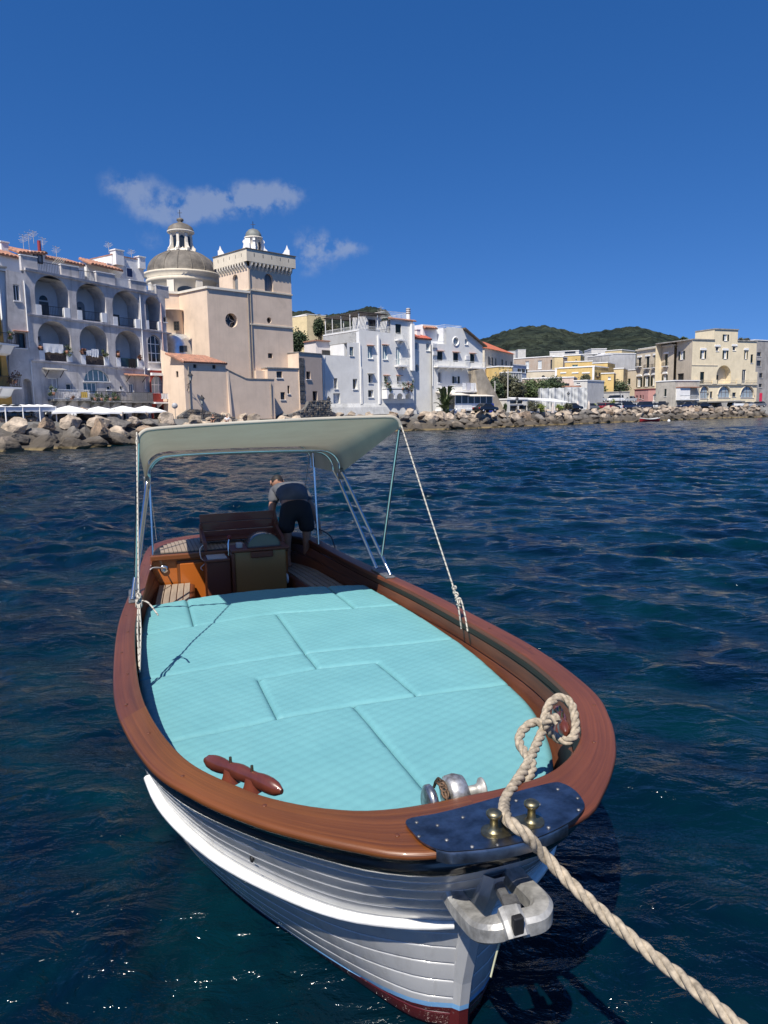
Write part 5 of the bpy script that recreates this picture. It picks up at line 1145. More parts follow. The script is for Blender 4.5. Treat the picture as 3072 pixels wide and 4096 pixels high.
for x0, x1, y in ((345, 565, 400), (725, 890, 490), (1060, 1205, 570), (1350, 1440, 625)):
    a0, a1 = FA.uv(C1(x0, y))[0], FA.uv(C1(x1, y))[0]; z = topz((a0+a1)/2); bA.railing(FA, a0, a1, z-.05, z+.95, -.2, WIRON if x0 > 1000 else IRON, ends=False)
# lower balconies, awnings
for x0, x1, y, mat, slab in ((440, 780, 1655, WIRON, CONC), (785, 1060, 1668, IRON, CONC), (1070, 1362, 1672, IRON, CONC)):
    a0, z = FA.uv(C1(x0, y)); a1, z2 = FA.uv(C1(x1, y)); bA.balcony(FA, a0, a1, (z+z2)/2, 1.1, .95, mat, slab, arms=3)
mb = MB(); a0, z0 = FA.uv(C1(1160, 1640)); a1, _z = FA.uv(C1(1358, 1640)); 
n = int((a1-a0)/.09)
for i in range(n): FA.slab(mb, (a0+i*.09, z0-.45, a0+i*.09+.06, z0+.55), 1.08, 1.1)
bA.part('slat_screen', mb, M('grey_slat', (.2, .2, .2), .8), kind='stuff')
for (x0, y0, x1, y1, m) in ((390, 1378, 575, 1392, CONC), (1142, 1430, 1330, 1445, TERRA)):
    a0, z = FA.uv(C1(x0, y0)); a1, _z = FA.uv(C1(x1, y1)); o = bA.part('awning', MB().prism([FA.P(a0, z+.1, 0), FA.P(a0, z+.2, 0), FA.P(a0, z-.02, .95), FA.P(a0, z-.1, .95)], FA.u*(a1-a0)), m)
    for a in (a0+.25, a1-.3): bA.part('bracket', MB().tube([FA.P(a, z-.7, .03), FA.P(a, z-.05, .8)], .04, 6), DKFR, o)
for x in (225, 255): pass
for pts in (((212, 560), (238, 780), (250, 990), (268, 1175)), ((1280, 690), (1305, 1000), (1320, 1300), (1340, 1560)), ((1480, 765), (1490, 950), (1502, 1330)), ((270, 1300), (300, 1500), (315, 1720))):
    q = [FA.uv(C1(*p)) for p in pts]; a = sum(x for x, z in q)/len(q); bA.part('drain_pipe', MB().tube([FA.P(a, q[0][1], .08), FA.P(a, q[-1][1], .08)], .055, 6), WHT if pts[0][0] != 1480 else M('pink_pipe', (.6, .42, .38), .6))
# roof-top rooms
m1 = plaster('rooftop_white', (.76, .75, .73), .05, .2)
FR = FA.shift(-3.2)
def room(x0, y0, x1, y1, dep, mat=m1, f=None):
    f = f or FR; r = f.rect(C1, x0, y0, x1, y1); bA.part('rooftop_room', f.slab(MB(), (r[0], topz(r[0])-.3, r[2], r[3]), -dep, 0), mat); return r
r1 = room(-40, 330, 190, 450, 4); r2 = room(285, 290, 425, 400, 4); r3 = room(420, 385, 775, 470, 4); 
zr = r2[3]
tiled(bA, FR.P(r1[0], r1[3], .3), FR.P(r1[2], r1[3]-.1, .3), FR.P(r1[0], r1[3]+1.5, -3.4), FR.P(r1[2], r1[3]+1.3, -3.4))
tiled(bA, FR.P(r1[2]-.3, r2[3]-.5, .35), FR.P(r2[2], r2[3]-.1, .35), FR.P(r1[2]-.3, r2[3]+.7, -3.4), FR.P(r2[2], r2[3]+.6, -3.4))
tiled(bA, FR.P(r3[0], r3[3], .3), FR.P(r3[2], r3[3]-.1, .3), FR.P(r3[0], r3[3]+.9, -3), FR.P(r3[2], r3[3]+.9, -3))
rr_ = FR.rect(C1, 305, 315, 390, 400); bA.window(FR.shift(.06), rr_, 'dk', dep=.04, gl=M('grey_glass', (.16, .18, .2), .2), sill=False)
FR2 = FA.shift(-4.0)
r4 = room(800, 400, 1075, 560, 4, f=FR2); r5 = room(1040, 350, 1325, 600, 4, f=FR2)
tiled(bA, FR2.P(r4[0]-.2, r4[3]-.5, 1.2), FR2.P(r4[2], r4[3]-.7, 1.2), FR2.P(r4[0]-.2, r4[3]+.35, -1), FR2.P(r4[2], r4[3]+.2, -1))
bA.part('roof_edge', FR2.slab(MB(), (r5[0]-.05, r5[3], r5[2]+.05, r5[3]+.1), -4.05, .05), TERRA)
chimney(bA, FR2, *[FR2.rect(C1, 1038, 290, 1112, 420)[i] for i in (0, 2, 1, 3)], .6, m1)
chimney(bA, FR2, *[FR2.rect(C1, 1270, 348, 1325, 450)[i] for i in (0, 2, 1, 3)], .3, m1)
chimney(bA, FR, *[FR.rect(C1, 90, 188, 158, 330)[i] for i in (0, 2, 1, 3)], -1.5, m1)
q = FR.rect(C1, 370, 185, 405, 300); bA.part('red_flue', MB().tube([FR.P((q[0]+q[2])/2, q[1], -.5), FR.P((q[0]+q[2])/2, q[3], -.5)], (q[2]-q[0])*.42, 10), M('red_flue', (.28, .04, .045), .5))
q = FR.rect(C1, 422, 282, 468, 345); chimney(bA, FR, q[0], q[2], q[1], q[3], -1, CONC)
w5 = FR2.rect(C1, 1160, 440, 1222, 532); bA.window(FR2.shift(.07), w5, 'wh', dep=.05, cols=1, gl=M('cobalt_shutter', (.012, .035, .11), .5), sill=False)
bA.window(FR2.shift(.06), FR2.rect(C1, 980, 400, 1030, 425), 'wh', dep=.04, cols=1, gl=PALEGL, sill=False)
for x, y0, y1 in ((275, 115, 270), (325, 95, 260), (368, 80, 200), (455, 140, 300), (580, 225, 360), (1062, 190, 290), (1272, 258, 350)):
    r = FR.rect(C1, x-5, y0, x+5, y1); antenna(bA, FR.P((r[0]+r[2])/2, r[1], -1.2), r[3]-r[1])
def lattice(x0, y0, x1, y1, f):
    r = f.rect(C1, x0, y0, x1, y1); mb = MB(); w, h = r[2]-r[0], r[3]-r[1]; n = int(w/.22)
    for i in range(-int(h/.22), n):
        for s in (0, 1):
            a0 = r[0]+i*.22; p = [(a0, r[1]), (a0+h, r[3])] if s == 0 else [(a0, r[3]), (a0+h, r[1])]
            if p[0][0] < r[0]-.001 or p[1][0] > r[2]: continue
            mb.tube([f.P(*p[0], .1), f.P(*p[1], .1)], .025, 4)
    bA.part('lattice_fence', mb, M('lattice', (.55, .5, .42), .8), kind='stuff')
lattice(470, 345, 625, 420, FA.shift(-1.5)); lattice(995, 470, 1150, 540, FA.shift(-1.5))
# laundry and potted plants on the balconies
LAUN = M('white_linen', (.78, .78, .77), .85, var=.06, scale=3)
def cloth(f, r, d, mat, label, name='laundry'):
    a0, z0, a1, z1 = r; rows = []; rs = random.Random(int(a0*100))
    for j in range(5):
        rows.append([f.P(a0+(a1-a0)*i/10, z1-(z1-z0)*j/4*(1+.06*math.sin(i*1.7)), d+.05*math.sin(i*1.9+j)*j/4) for i in range(11)])
    o = MB().strip(rows).build(name, mat, loc=tuple(f.P((a0+a1)/2, z0, d)), label=label, cat='laundry'); return o
cloth(FA, FA.rect(C1, 395, 1142, 580, 1222), .06, LAUN, 'wide white sheet hung over a reed screen in the lower arcade')
cloth(FA, FA.rect(C1, 840, 1190, 906, 1262), .06, LAUN, 'white towel hung on the reed balcony in the second lower arch')
cloth(FA, FA.rect(C1, 790, 1200, 838, 1248), .06, LAUN, 'small white cloth hung beside the towel in the second lower arch')
cloth(FA, FA.rect(C1, 1180, 1280, 1248, 1360), .08, M('black_cloth', (.015, .015, .017), .9), 'black clothes hung on the blue balcony screen of the arcaded house')
cloth(FA, FA.rect(C1, 515, 1590, 680, 1640), 1.13, M('patterned_linen', (.6, .56, .53), .9, var=.4, scale=9), 'row of pale patterned washing on the low concrete balcony')
cloth(FA, FA.rect(C1, 686, 1588, 745, 1640), 1.13, M('yellow_linen', (.55, .36, .08), .9), 'yellow cloth drying on the low concrete balcony')
LG = leafmat('balcony_leaf', (.075, .11, .035), (.02, .035, .012)); LR = leafmat('flower_leaf', (.22, .05, .04), (.03, .06, .02))
def pplant(f, x, y, sz, d, mat, lab, seed, c=C1, n=160, drop=1.0):
    a, z = f.uv(c(x, y)); P = f.P(a, z, d); rs = np.random.RandomState(seed); o = empty('balcony_plant', (P.x, P.y, P.z-sz*.6), lab, 'plant', 'plants on the balconies'); mb = MB(); leaves(mb, (P.x, P.y, P.z), sz, sz*.6, sz*drop, n, .09, rs); mb.build('foliage', mat, o)
    MB().lathe([(0, 0), (.12, 0), (.17, .28), (.14, .29), (0, .25)], (P.x, P.y, P.z-sz*.6), 10).build('pot', TERRA, o)
for i, (x, y, s, d, m, lab) in enumerate(((610, 1200, .55, .1, LG, 'bushy green plant beside the white sheet in the lower arcade'), (372, 1175, .3, .1, LR, 'red flowering plant at the edge of the first lower arch'), (755, 1215, .35, .1, LR, 'red flowering plant beside the second reed screen'), (955, 1235, .45, .1, LG, 'green plant at the pier of the second lower arch'), (1085, 1235, .35, .1, LR, 'red flowering plant at the third lower arch'), (1280, 1265, .3, .1, LR, 'small flowering plant near the black clothes'),
    (440, 1590, .5, 1.0, LG, 'shrub in a box on the low balcony below the flat awning'), (600, 1640, .35, 1.0, LR, 'reddish plant on the low concrete balcony under the washing'), (820, 1640, .5, 1.0, LG, 'leafy plant on the middle low balcony near the glazed arch'), (880, 1645, .45, 1.0, LG, 'leafy plant halfway along the middle low balcony'), (960, 1640, .55, 1.0, LG, 'large leafy plant on the middle low balcony'), (1010, 1630, .5, 1.0, LG, 'leafy plant at the end of the middle low balcony'))): pplant(FA, x, y, s, d, m, lab, 40+i)
# ochre house at the end of the row
OCH = plaster('ochre_plaster', (.50, .29, .075), .12, .35)
FO = Fac(xy_at(-320, 58), xy_at(40, 67.5))
bO = Bld('ochre_house', 'ochre yellow house with iron balconies beside the arcaded house', FO.P(FO.L-3, ZST), 'house')
zo = FO.uv(C1(40, 715))[1]; hs = []
for q in ((-70, 1250, 15, 1440), (-75, 880, 8, 1060), (-260, 1250, -180, 1440), (-260, 880, -185, 1060)): hs.append(bO.window(FO, FO.rect(C1, *q), 'shc', sill=False))
bO.wall(FO, [(0, ZST-.2), (FO.L+.55, ZST-.2), (FO.L-.25, zo), (0, zo)], OCH, hs)
bO.part('side_wall', MB().quad(FO.P(FO.L+.55, ZST-.2), FO.P(FO.L-.25, zo), FO.P(FO.L-.25, zo, -6), FO.P(FO.L+.55, ZST-.2, -6)), OCH)
bO.part('roof', FO.slab(MB(), (-.1, zo, FO.L-.15, zo+.15), -8, .1), WHT)
for y, x1 in ((1155, 90), (1545, 118)):
    a1, z = FO.uv(C1(x1, y)); bO.balcony(FO, a1-3.2, a1, z, 1.0, .95, IRON, WHT)
    a, _ = FO.uv(C1(40, y+90)); bO.part('balcony_support', MB().prism([FO.P(a-1.2, z-.16, 0), FO.P(a-1.2, z-1.0, 0), FO.P(a-1.2, z-.85, .5), FO.P(a-1.2, z-.16, .95)], FO.u*1.4), WHT)
pplant(FO, 60, 1470, .6, .9, LR, 'pink bougainvillea in pots on the ochre house balcony', 71, n=260)
pplant(FO, 15, 1060, .35, .9, LG, 'green pot plant on the upper ochre house balcony', 72)
FB = FA.shift(-.25); bW = Bld('white_house', 'plain white house rising behind the ochre house', FB.P(-5, ZST), 'house')
r = FB.rect(C1, -260, 470, 62, 900); zt_ = FB.uv(C1(20, 440))[1]
bW.part('wall', FB.slab(MB(), (r[0], ZST, FB.uv(C1(62, 600))[0], zt_), -9, 0), WHPL); bW.part('roof_slab', FB.slab(MB(), (r[0]-.1, zt_, FB.uv(C1(62, 600))[0]+.08, zt_+.15), -9, .15), CONC)
# red house squeezed between
REDP = plaster('red_plaster', (.34, .045, .035), .1, .3)
FD = Fac(FA.P(FA.uv(C1(1362, 1500))[0], 0, .5)[:2], FA.P(FA.uv(C1(1600, 1500))[0]+.6, 0, .5)[:2])
bD = Bld('red_house', 'small red house with an arched window and balcony beside the church', FD.P(FD.L/2, ZST), 'house')
zd = FD.uv(C1(1480, 1388))[1]; hs = [bD.window(FD, FD.rect(C1, 1395, 1435, 1512, 1600), 'wh', arch=True, cols=3, rows=2, dep=.3, gl=PALEGL, sill=False)]
r = FD.rect(C1, 1415, 1725, 1530, 1840); r = (r[0], ZST+.05, r[2], max(r[3], ZST+1.6)); hs.append(bD.window(FD, r, 'dk', arch=True, dep=.4, sill=False))
bD.wall(FD, [(0, ZST-.2), (FD.L, ZST-.2), (FD.L, zd), (0, zd)], REDP, hs); bD.part('roof', FD.slab(MB(), (-.05, zd, FD.L+.05, zd+.2), -5, .1), WHT)
bD.part('side_wall', MB().quad(FD.P(FD.L, ZST-.2), FD.P(FD.L, zd), FD.P(FD.L, zd, -5), FD.P(FD.L, ZST-.2, -5)), REDP)
a0, z = FD.uv(C1(1385, 1680)); a1, _ = FD.uv(C1(1640, 1680)); bD.balcony(FD, a0, min(a1, FD.L+.3), z, 1.0, .95, M('red_iron', (.25, .05, .05), .5), WHT)
bD.part('awning_box', FD.slab(MB(), FD.rect(C1, 1385, 1412, 1558, 1436), .01, .35), WHT); bD.part('electric_box', FD.slab(MB(), FD.rect(C1, 1545, 1525, 1590, 1600), .01, .25), WHT)
cloth(FD, FD.rect(C1, 1430, 1602, 1500, 1650), 1.02, LAUN, 'small white washing on the red house balcony')
# ------------------------------------------------------------------ church with dome and bell tower
PEACH = plaster('peach_plaster', (.70, .55, .42), .06, .18)
CREAM = plaster('cream_stucco', (.68, .60, .47), .06, .18)
WSTUC = plaster('pale_stucco', (.72, .66, .56), .05, .15)
LEAD = M('weathered_dome_lead', (.155, .135, .11), .7, var=.3, scale=.8, streak=.4, bump=.03, bscale=4)
K, T, TR, KL, TL = (-19.9, 86.0), (-15.75, 90.0), (-11.2, 94.6), (-24.1, 89.6), (-20.2, 94.3)
ch = Bld('church', 'peach church with grey dome, lantern and battlemented square bell tower', (-18, 90, ZST), 'church')
FK = Fac(K, T); FL = Fac(KL, K); FT = Fac(T, TR); FTL = Fac(TL, T)
zb = 17.2
r = FK.rect(C2, 757, 868, 862, 992); oc = cpoly(r)
ch.wall(FK, [(0, ZST-.2), (FK.L, ZST-.2), (FK.L, zb), (0, zb)], PEACH, [(oc, .7)])
w = MB(); c0 = ((r[0]+r[2])/2, (r[1]+r[3])/2); rad = (r[2]-r[0])/2
w.poly([FK.P(a, z, -.69) for a, z in oc]); ow = ch.part('round_window', w, GLASS)
mb = MB()
for k in range(4): a = k*math.pi/2; p = [(c0[0]+rad*.95*math.cos(a), c0[1]+rad*.95*math.sin(a)), (c0[0]+rad*.35*math.cos(a+.78), c0[1]+rad*.35*math.sin(a+.78)), (c0[0]+rad*.95*math.cos(a+1.57), c0[1]+rad*.95*math.sin(a+1.57))]; mb.tube([FK.P(*q, -.66) for q in p], .035, 5)
ch.part('tracery', mb, WSTUC, ow)
ch.wall(FL, [(0, ZST-.2), (FL.L, ZST-.2), (FL.L, zb), (0, zb)], PEACH, [])
KB = (-28.5, 87.6); FL2 = Fac(KB, KL); ch.wall(FL2, [(0, ZST-.2), (FL2.L, ZST-.2), (FL2.L, zb+.1), (0, zb+.1)], PEACH, [])
roofp = [KB, KL, K, T, (-20.5, 94.6), (-30, 98)]
ch.part('roof', MB().prism([(x, y, zb) for x, y in roofp], (0, 0, .12)), CONC)
for f in (FK, FL, FL2): ch.part('cornice', f.slab(MB(), (-.05, zb-.12, f.L+.05, zb+.14), .002, .16), WSTUC)
# silver-roofed stair turret in the re-entrant corner
tp = FL.P(-.2, 0, .4); zt0, zt1, zt2 = 8.9, 12.2, 15.0
ch.part('turret', MB().lathe([(1.35, zt1-.2), (1.35, zt2), (1.5, zt2+.02), (1.5, zt2+.14), (0, zt2+.3)], (tp.x-.5, tp.y-.2, 0), 24), PEACH)
ch.part('silver_dome', MB().lathe([(2.0, zt0), (2.0, zt0+1.4), (1.9, zt0+2.2), (1.6, zt0+2.9), (1.2, zt0+3.3), (.6, zt0+3.5), (0, zt0+3.55)], (tp.x+.1, tp.y-.5, 0), 28), M('silver_sheet', (.62, .65, .67), .32, metal=.75, var=.12, scale=2))
FW = Fac((tp.x-1.5, tp.y-1.55), (tp.x+.5, tp.y-1.56))
ch.window(FW, FW.rect(C2, 315, 938, 362, 1018), 'dk', dep=-.05, cols=2, rows=3, sill=False, fm=DKFR)
FW2 = Fac((tp.x-1, tp.y-2.52), (tp.x+1.5, tp.y-2.50)); ch.window(FW2, FW2.rect(C2, 365, 1148, 430, 1202), 'dk', dep=-.05, cols=3, sill=False)
# tower
ztop = 22.15
def tface(f, wins, name):
    hs = []
    for q in wins:
        r = f.rect(C2, *q[:4])
        if q[4] == 'arch': hs.append(ch.window(f, r, 'wh', arch=True, dep=.35, cols=2, gl=M('belfry_grey', (.17, .18, .19), .4), fm=M('grey_iron', (.25, .25, .25), .5)))
        elif q[4] == 'round': hs.append((cpoly(r), .4)); ch.part('round_window', MB().poly([f.P(a, z, -.39) for a, z in cpoly(r)]), GLASS)
        else: hs.append(ch.window(f, r, 'dk', cols=2, dep=.3, sill=False))
    ch.wall(f, [(0, ZST-.2), (f.L, ZST-.2), (f.L, 20.3), (0, 20.3)], PEACH, hs, name='tower_wall')
tface(FT, [(1095, 528, 1168, 685, 'arch'), (1115, 903, 1155, 955, 'round'), (1125, 1213, 1165, 1255, 'sq')], 'tower')
tface(FTL, [(820, 533, 866, 672, 'arch')], 'tower')
TB = (TR[0]+TL[0]-T[0], TR[1]+TL[1]-T[1]); FTR = Fac(TR, TB); FTB = Fac(TB, TL)
for f in (FTR, FTB): ch.part('tower_wall', MB().quad(f.P(0, ZST), f.P(f.L, ZST), f.P(f.L, 20.3), f.P(0, 20.3)), PEACH)
for f in (FT, FTL, FTR, FTB):
    for z in (13.4, 17.45): ch.part('string_course', f.slab(MB(), (-.08, z, f.L+.08, z+.16), .001, .12), CREAM)
    o = ch.part('battlement', f.slab(MB(), (-.45, 20.75, f.L+.45, ztop), -.05, .45), CREAM)
    ch.part('battlement_cap', f.slab(MB(), (-.52, ztop, f.L+.52, ztop+.10), -.10, .53), LEAD, o)
    n = 11
    for i in range(n):
        x = f.L*(i+.5)/n; wv = f.L/n
        mb = MB(); mb.prism([f.P(x-.10, 20.85, .45), f.P(x-.10, 20.85, .0), f.P(x-.10, 19.85, .0), f.P(x-.10, 20.05, .2), f.P(x-.10, 20.35, .4)], f.u*.20); ch.part('corbel', mb, WSTUC, o)
        arch = [f.P(x+.10, 20.75, .40)] + [f.P(x+wv/2+(wv/2-.10)*-math.cos(t), 20.42+.33*math.sin(t), .40) for t in np.linspace(0, math.pi, 7)] + [f.P(x+wv-.10, 20.75, .40)]
        if i < n-1: ch.part('corbel_arch', MB().prism(arch, f.n*.04), CREAM, o)
    for i in range(5): x = f.L*(i+.5)/5; ch.part('arrow_slit', f.slab(MB(), (x-.04, 21.35, x+.04, 21.75), .44, .456), DKFR, o)
ch.part('tower_floor', MB().prism([(p[0], p[1], 21.0) for p in (T, TR, TB, TL)], (0, 0, .3)), CONC)
cx, cy = (T[0]+TB[0])/2, (T[1]+TB[1])/2
nd = Vector((T[0]-cx, T[1]-cy, 0)); 
def spike(x, y, s=1.0):
    d = Vector((cx-x, cy-y, 0)).normalized(); q = Vector((-d.y, d.x, 0)); mb = MB(); P = Vector((x, y, ztop+.1))+d*.35
    prof = [(-.30, 0), (.70, 0), (.65, .22), (.42, .42), (.30, .66), (.2, .74), (.0, 1.3), (-.18, .74), (-.30, .70)]
    mb.prism([P+d*a*s-q*.3*s+Vector((0, 0, z*s)) for a, z in prof], q*.6*s); ch.part('pinnacle', mb, WHT)
for c in (T, TR, TL, TB): spike(*c)
cup = ch.part('cupola_drum', MB().lathe([(1.6, ztop-.3), (1.55, ztop+0.36), (1.25, ztop+0.58), (.95, ztop+0.72), (.95, ztop+2.16), (1.15, ztop+2.23), (1.15, ztop+2.38), (1.0, ztop+2.41)], (cx, cy, 0), 24), WSTUC)
ch.part('cupola_roof', MB().lathe([(1.02, ztop+2.42), (1.0, ztop+2.66), (.85, ztop+3.02), (.6, ztop+3.28), (.3, ztop+3.40), (.0, ztop+3.46)], (cx, cy, 0), 24), M('cupola_lead', (.17, .18, .165), .6, var=.2), cup)
ch.part('cupola_base', MB().lathe([(2.2, ztop-.1), (2.0, ztop+0.25), (1.5, ztop+0.54)], (cx, cy, 0), 24), LEAD, cup)
for k in range(8):
    a = k*math.pi/4+.2; d = Vector((math.cos(a), math.sin(a), 0)); q = Vector((-d.y, d.x, 0)); P = Vector((cx, cy, ztop+0.43))
    if k % 2 == 0: ch.part('scroll_buttress', MB().prism([P+d*x-q*.14+Vector((0, 0, z)) for x, z in ((.9, 0), (1.7, 0), (1.65, .45), (1.35, .68), (1.25, 1.2), (1.38, 1.4), (1.25, 1.65), (.9, 1.7))], q*.28), WHT, cup)
    else: ch.part('cupola_opening', MB().prism([P+d*.955+q*x+Vector((0, 0, z)) for x, z in ((-.22, .35), (.22, .35), (.22, 1.15), (.0, 1.35), (-.22, 1.15))], d*.012), DKFR, cup)
mb = MB().tube([(cx, cy, ztop+3.38), (cx, cy, ztop+4.32)], .04, 6); mb.tube([(cx-.3, cy, ztop+3.96), (cx+.3, cy, ztop+3.96)], .03, 5); ch.part('cross', mb, IRON, cup)
# dome
dxy = at_y(*C2(392, 540), 99); dx, dy = dxy.x, 99.0; zd0 = at_y(*C2(392, 545), 99).z; rD = 4.5
drum = ch.part('drum', MB().lathe([(rD+.0, zb-.2), (rD, zd0-1.3), (rD+.25, zd0-1.2), (rD+.25, zd0-.8), (rD+.1, zd0-.7), (rD+.55, zd0-.25), (rD+.6, zd0-.02), (rD+.1, zd0+.05)], (dx, dy, 0), 48), CREAM)
dome = ch.part('dome', MB().lathe([(rD+.12, zd0+.06)]+[(rD*math.cos(t)+.05, zd0+.1+3.05*math.sin(t)) for t in np.linspace(.0, 1.32, 18)], (dx, dy, 0), 64), LEAD)
for k in range(16):
    a = k*math.pi/8+.12; mb = MB(); mb.tube([(dx+(rD*math.cos(t)+.06)*math.cos(a), dy+(rD*math.cos(t)+.06)*math.sin(a), zd0+.1+3.05*math.sin(t)) for t in np.linspace(.02, 1.3, 14)], .07, 5); ch.part('dome_rib', mb, LEAD, dome)
for k in range(16):
    a = k*math.pi/8+.3; d = Vector((math.cos(a), math.sin(a), 0)); q = Vector((-d.y, d.x, 0)); P = Vector((dx, dy, 0))+d*(rD-.05)
    if k % 2: ch.part('pilaster', MB().obox(P-q*.45+Vector((0, 0, zb)), q*.9, d*.22, (0, 0, zd0-1.25-zb)), WSTUC, drum)
    else: ch.part('drum_window', MB().prism([P+d*.04+q*(1.0*math.cos(t))+Vector((0, 0, zd0-2.6+.55*math.sin(t))) for t in np.linspace(0, 2*math.pi, 20, endpoint=False)], d*.06), GLASS, drum)
zl = zd0+2.98
lan = ch.part('lantern', MB().lathe([(1.75, zl-.15), (1.7, zl+0.11), (1.25, zl+0.19), (1.2, zl+2.20), (1.5, zl+2.28), (1.75, zl+2.43), (1.75, zl+2.55), (1.2, zl+2.58)], (dx, dy, 0), 32), WSTUC)
for k in range(8):
    a = k*math.pi/4+.35; d = Vector((math.cos(a), math.sin(a), 0)); q = Vector((-d.y, d.x, 0)); P = Vector((dx, dy, zl))+d*1.18
    ch.part('lantern_window', MB().prism([P+q*x+Vector((0, 0, z)) for x, z in ((-.27, .35), (.27, .35), (.27, 1.65), (.2, 1.84), (0, 1.92), (-.2, 1.84), (-.27, 1.65))], d*.06), GLASS, lan)
    a += math.pi/8; d = Vector((math.cos(a), math.sin(a), 0)); q = Vector((-d.y, d.x, 0)); P = Vector((dx, dy, zl))
    ch.part('scroll_buttress', MB().prism([P+d*x-q*.16+Vector((0, 0, z)) for x, z in ((1.1, 0), (1.85, 0), (1.9, .3), (1.65, .6), (1.48, 1.05), (1.44, 2.2), (1.1, 2.2))], q*.32), WSTUC, lan)
ch.part('lantern_roof', MB().lathe([(1.72, zl+2.55), (1.68, zl+2.74), (1.5, zl+3.12), (1.0, zl+3.46), (.45, zl+3.65), (.25, zl+3.80), (.45, zl+3.95), (.42, zl+4.18), (.1, zl+4.33), (0, zl+4.37)], (dx, dy, 0), 28), LEAD, lan)
mb = MB().tube([(dx, dy, zl+4.33), (dx, dy, zl+5.32)], .04, 6); mb.tube([(dx-.3, dy, zl+4.94), (dx+.3, dy, zl+4.94)], .03, 5); ch.part('cross', mb, IRON, lan)
# sacristy annex with tiled roof, low wall, side annexes
KA, KE = (-21.4, 80.0), (-17.65, 83.7)
FX = Fac(KA, KE); FXL = Fac((-24.6, 82.6), KA); ze = FX.uv(C2(580, 1297))[1]
an = Bld('church_annex', 'peach annex with red tiled lean-to roof against the church', FX.P(FX.L/2, ZST), 'annex')
hs = [an.window(FX, FX.rect(C2, *q), 'dk', cols=2, rows=1, dep=.25, sill=False) for q in ((480, 1302, 510, 1340), (645, 1310, 675, 1347))]
an.wall(FX, [(0, ZST-.2), (FX.L, ZST-.2), (FX.L, ze), (0, ze)], PEACH, hs)
an.wall(FXL, [(0, ZST-.2), (FXL.L, ZST-.2), (FXL.L, ze+.3), (0, ze+1.6)], PEACH, [an.window(FXL, FXL.rect(C2, 332, 1368, 352, 1420), 'dk', cols=1, dep=.2, sill=False)])
pr = [FX.P(-.15, ze+.02, .25), FX.P(FX.L+.1, ze+.02, .25)]; back = -FX.n*2.6
tiled(an, pr[0], pr[1], FX.P(-1.0, ze+1.05, -2.1), FX.P(FX.L-1.3, ze+.95, -2.1), n=20)
an.part('eaves', FX.slab(MB(), (-.1, ze-.18, FX.L+.08, ze+.0), .002, .14), WSTUC)
an.part('end_wall', MB().poly([FX.P(FX.L, ZST-.2), FX.P(FX.L, ze), FX.P(FX.L-1.2, ze+.9, -2.0), FX.P(FX.L, ZST-.2, -2.5)]), PEACH)
FLW = Fac(KE, (-12.9, 88.35)); lw = Bld('boundary_wall', 'low peach boundary wall with sloping top at the foot of the tower', FLW.P(FLW.L/2, ZST), 'wall')
pts = [(0, ZST-.2), (FLW.L, ZST-.2)] + [FLW.uv(C2(*p)) for p in ((1145, 1440), (960, 1437), (930, 1432), (765, 1352))]; pts[2] = (FLW.L, pts[2][1]); pts[-1] = (0, pts[-1][1])
lw.wall(FLW, pts, PEACH, [])
for p, q in zip(pts[2:-1], pts[3:]): lw.part('coping', MB().prism([FLW.P(*p, .06), FLW.P(*q, .06), FLW.P(q[0], q[1]+.1, .06), FLW.P(p[0], p[1]+.1, .06)], FLW.n*-.4), CONC)
lw.part('end_wall', MB().quad(FLW.P(FLW.L, ZST-.2), FLW.P(FLW.L, pts[2][1]), FLW.P(FLW.L, pts[2][1], -4), FLW.P(FLW.L, ZST-.2, -4)), PEACH)
for x in (770,): lw.part('buttress', MB().prism([FLW.P(0.1, ZST, .0), FLW.P(0.1, ZST, .35), FLW.P(.1, pts[-1][1]-.1, .02)], FLW.u*.25), PEACH)
FM = Fac((-13.75, 90.1), (-10.35, 92.9)); m_ = Bld('peach_side_house', 'low peach house with small square windows between tower and stone quoins', FM.P(FM.L/2, ZST), 'house')
zm = FM.uv(C2(1260, 1345))[1]; hs = [m_.window(FM, FM.rect(C2, *q), 'dk', cols=2, dep=.22) for q in ((1198, 1370, 1248, 1425), (1233, 1548, 1272, 1613))] + [m_.window(FM, FM.rect(C2, 1293, 1492, 1312, 1562), 'dk', cols=1, dep=.22)]
m_.wall(FM, [(-.2, ZST-.2), (FM.L, ZST-.2), (FM.L, zm), (-.2, zm)], PEACH, hs); m_.part('roof_slab', FM.slab(MB(), (-.3, zm, FM.L+.02, zm+.12), -4, .12), CONC)
m_.part('side_wall', MB().quad(FM.P(-.2, ZST), FM.P(-.2, zm), FM.P(-.2, zm, -4), FM.P(-.2, ZST, -4)), PEACH)
r = FM.rect(C2, 1045, 1360, 1130, 1440); m_.part('stair_head', FM.slab(MB(), (r[0], r[1], r[2], r[3]), -2.5, -.6), PEACH)
FN = Fac((-10.35, 92.75), (-7.75, 96.3)); n_ = Bld('peach_corner_house', 'peach corner house with a strip of dark stone quoins and tall doorway', FN.P(FN.L/2, ZST), 'house')
zn = FN.uv(C2(1500, 1216))[1]; hs = [n_.window(FN, FN.rect(C2, 1455, 1370, 1492, 1437), 'dk', cols=1, dep=.4), n_.window(FN, FN.rect(C2, 1510, 1540, 1552, 1648), 'dk', cols=1, dep=.45, sill=False)]
n_.wall(FN, [(0, ZST-.2), (FN.L, ZST-.2), (FN.L, zn), (0, zn)], plaster('peach_plaster_grey', (.56, .44, .35), .05, .12), hs)
n_.part('roof_slab', FN.slab(MB(), (-.05, zn, FN.L+.05, zn+.1), -4, .08), CONC)
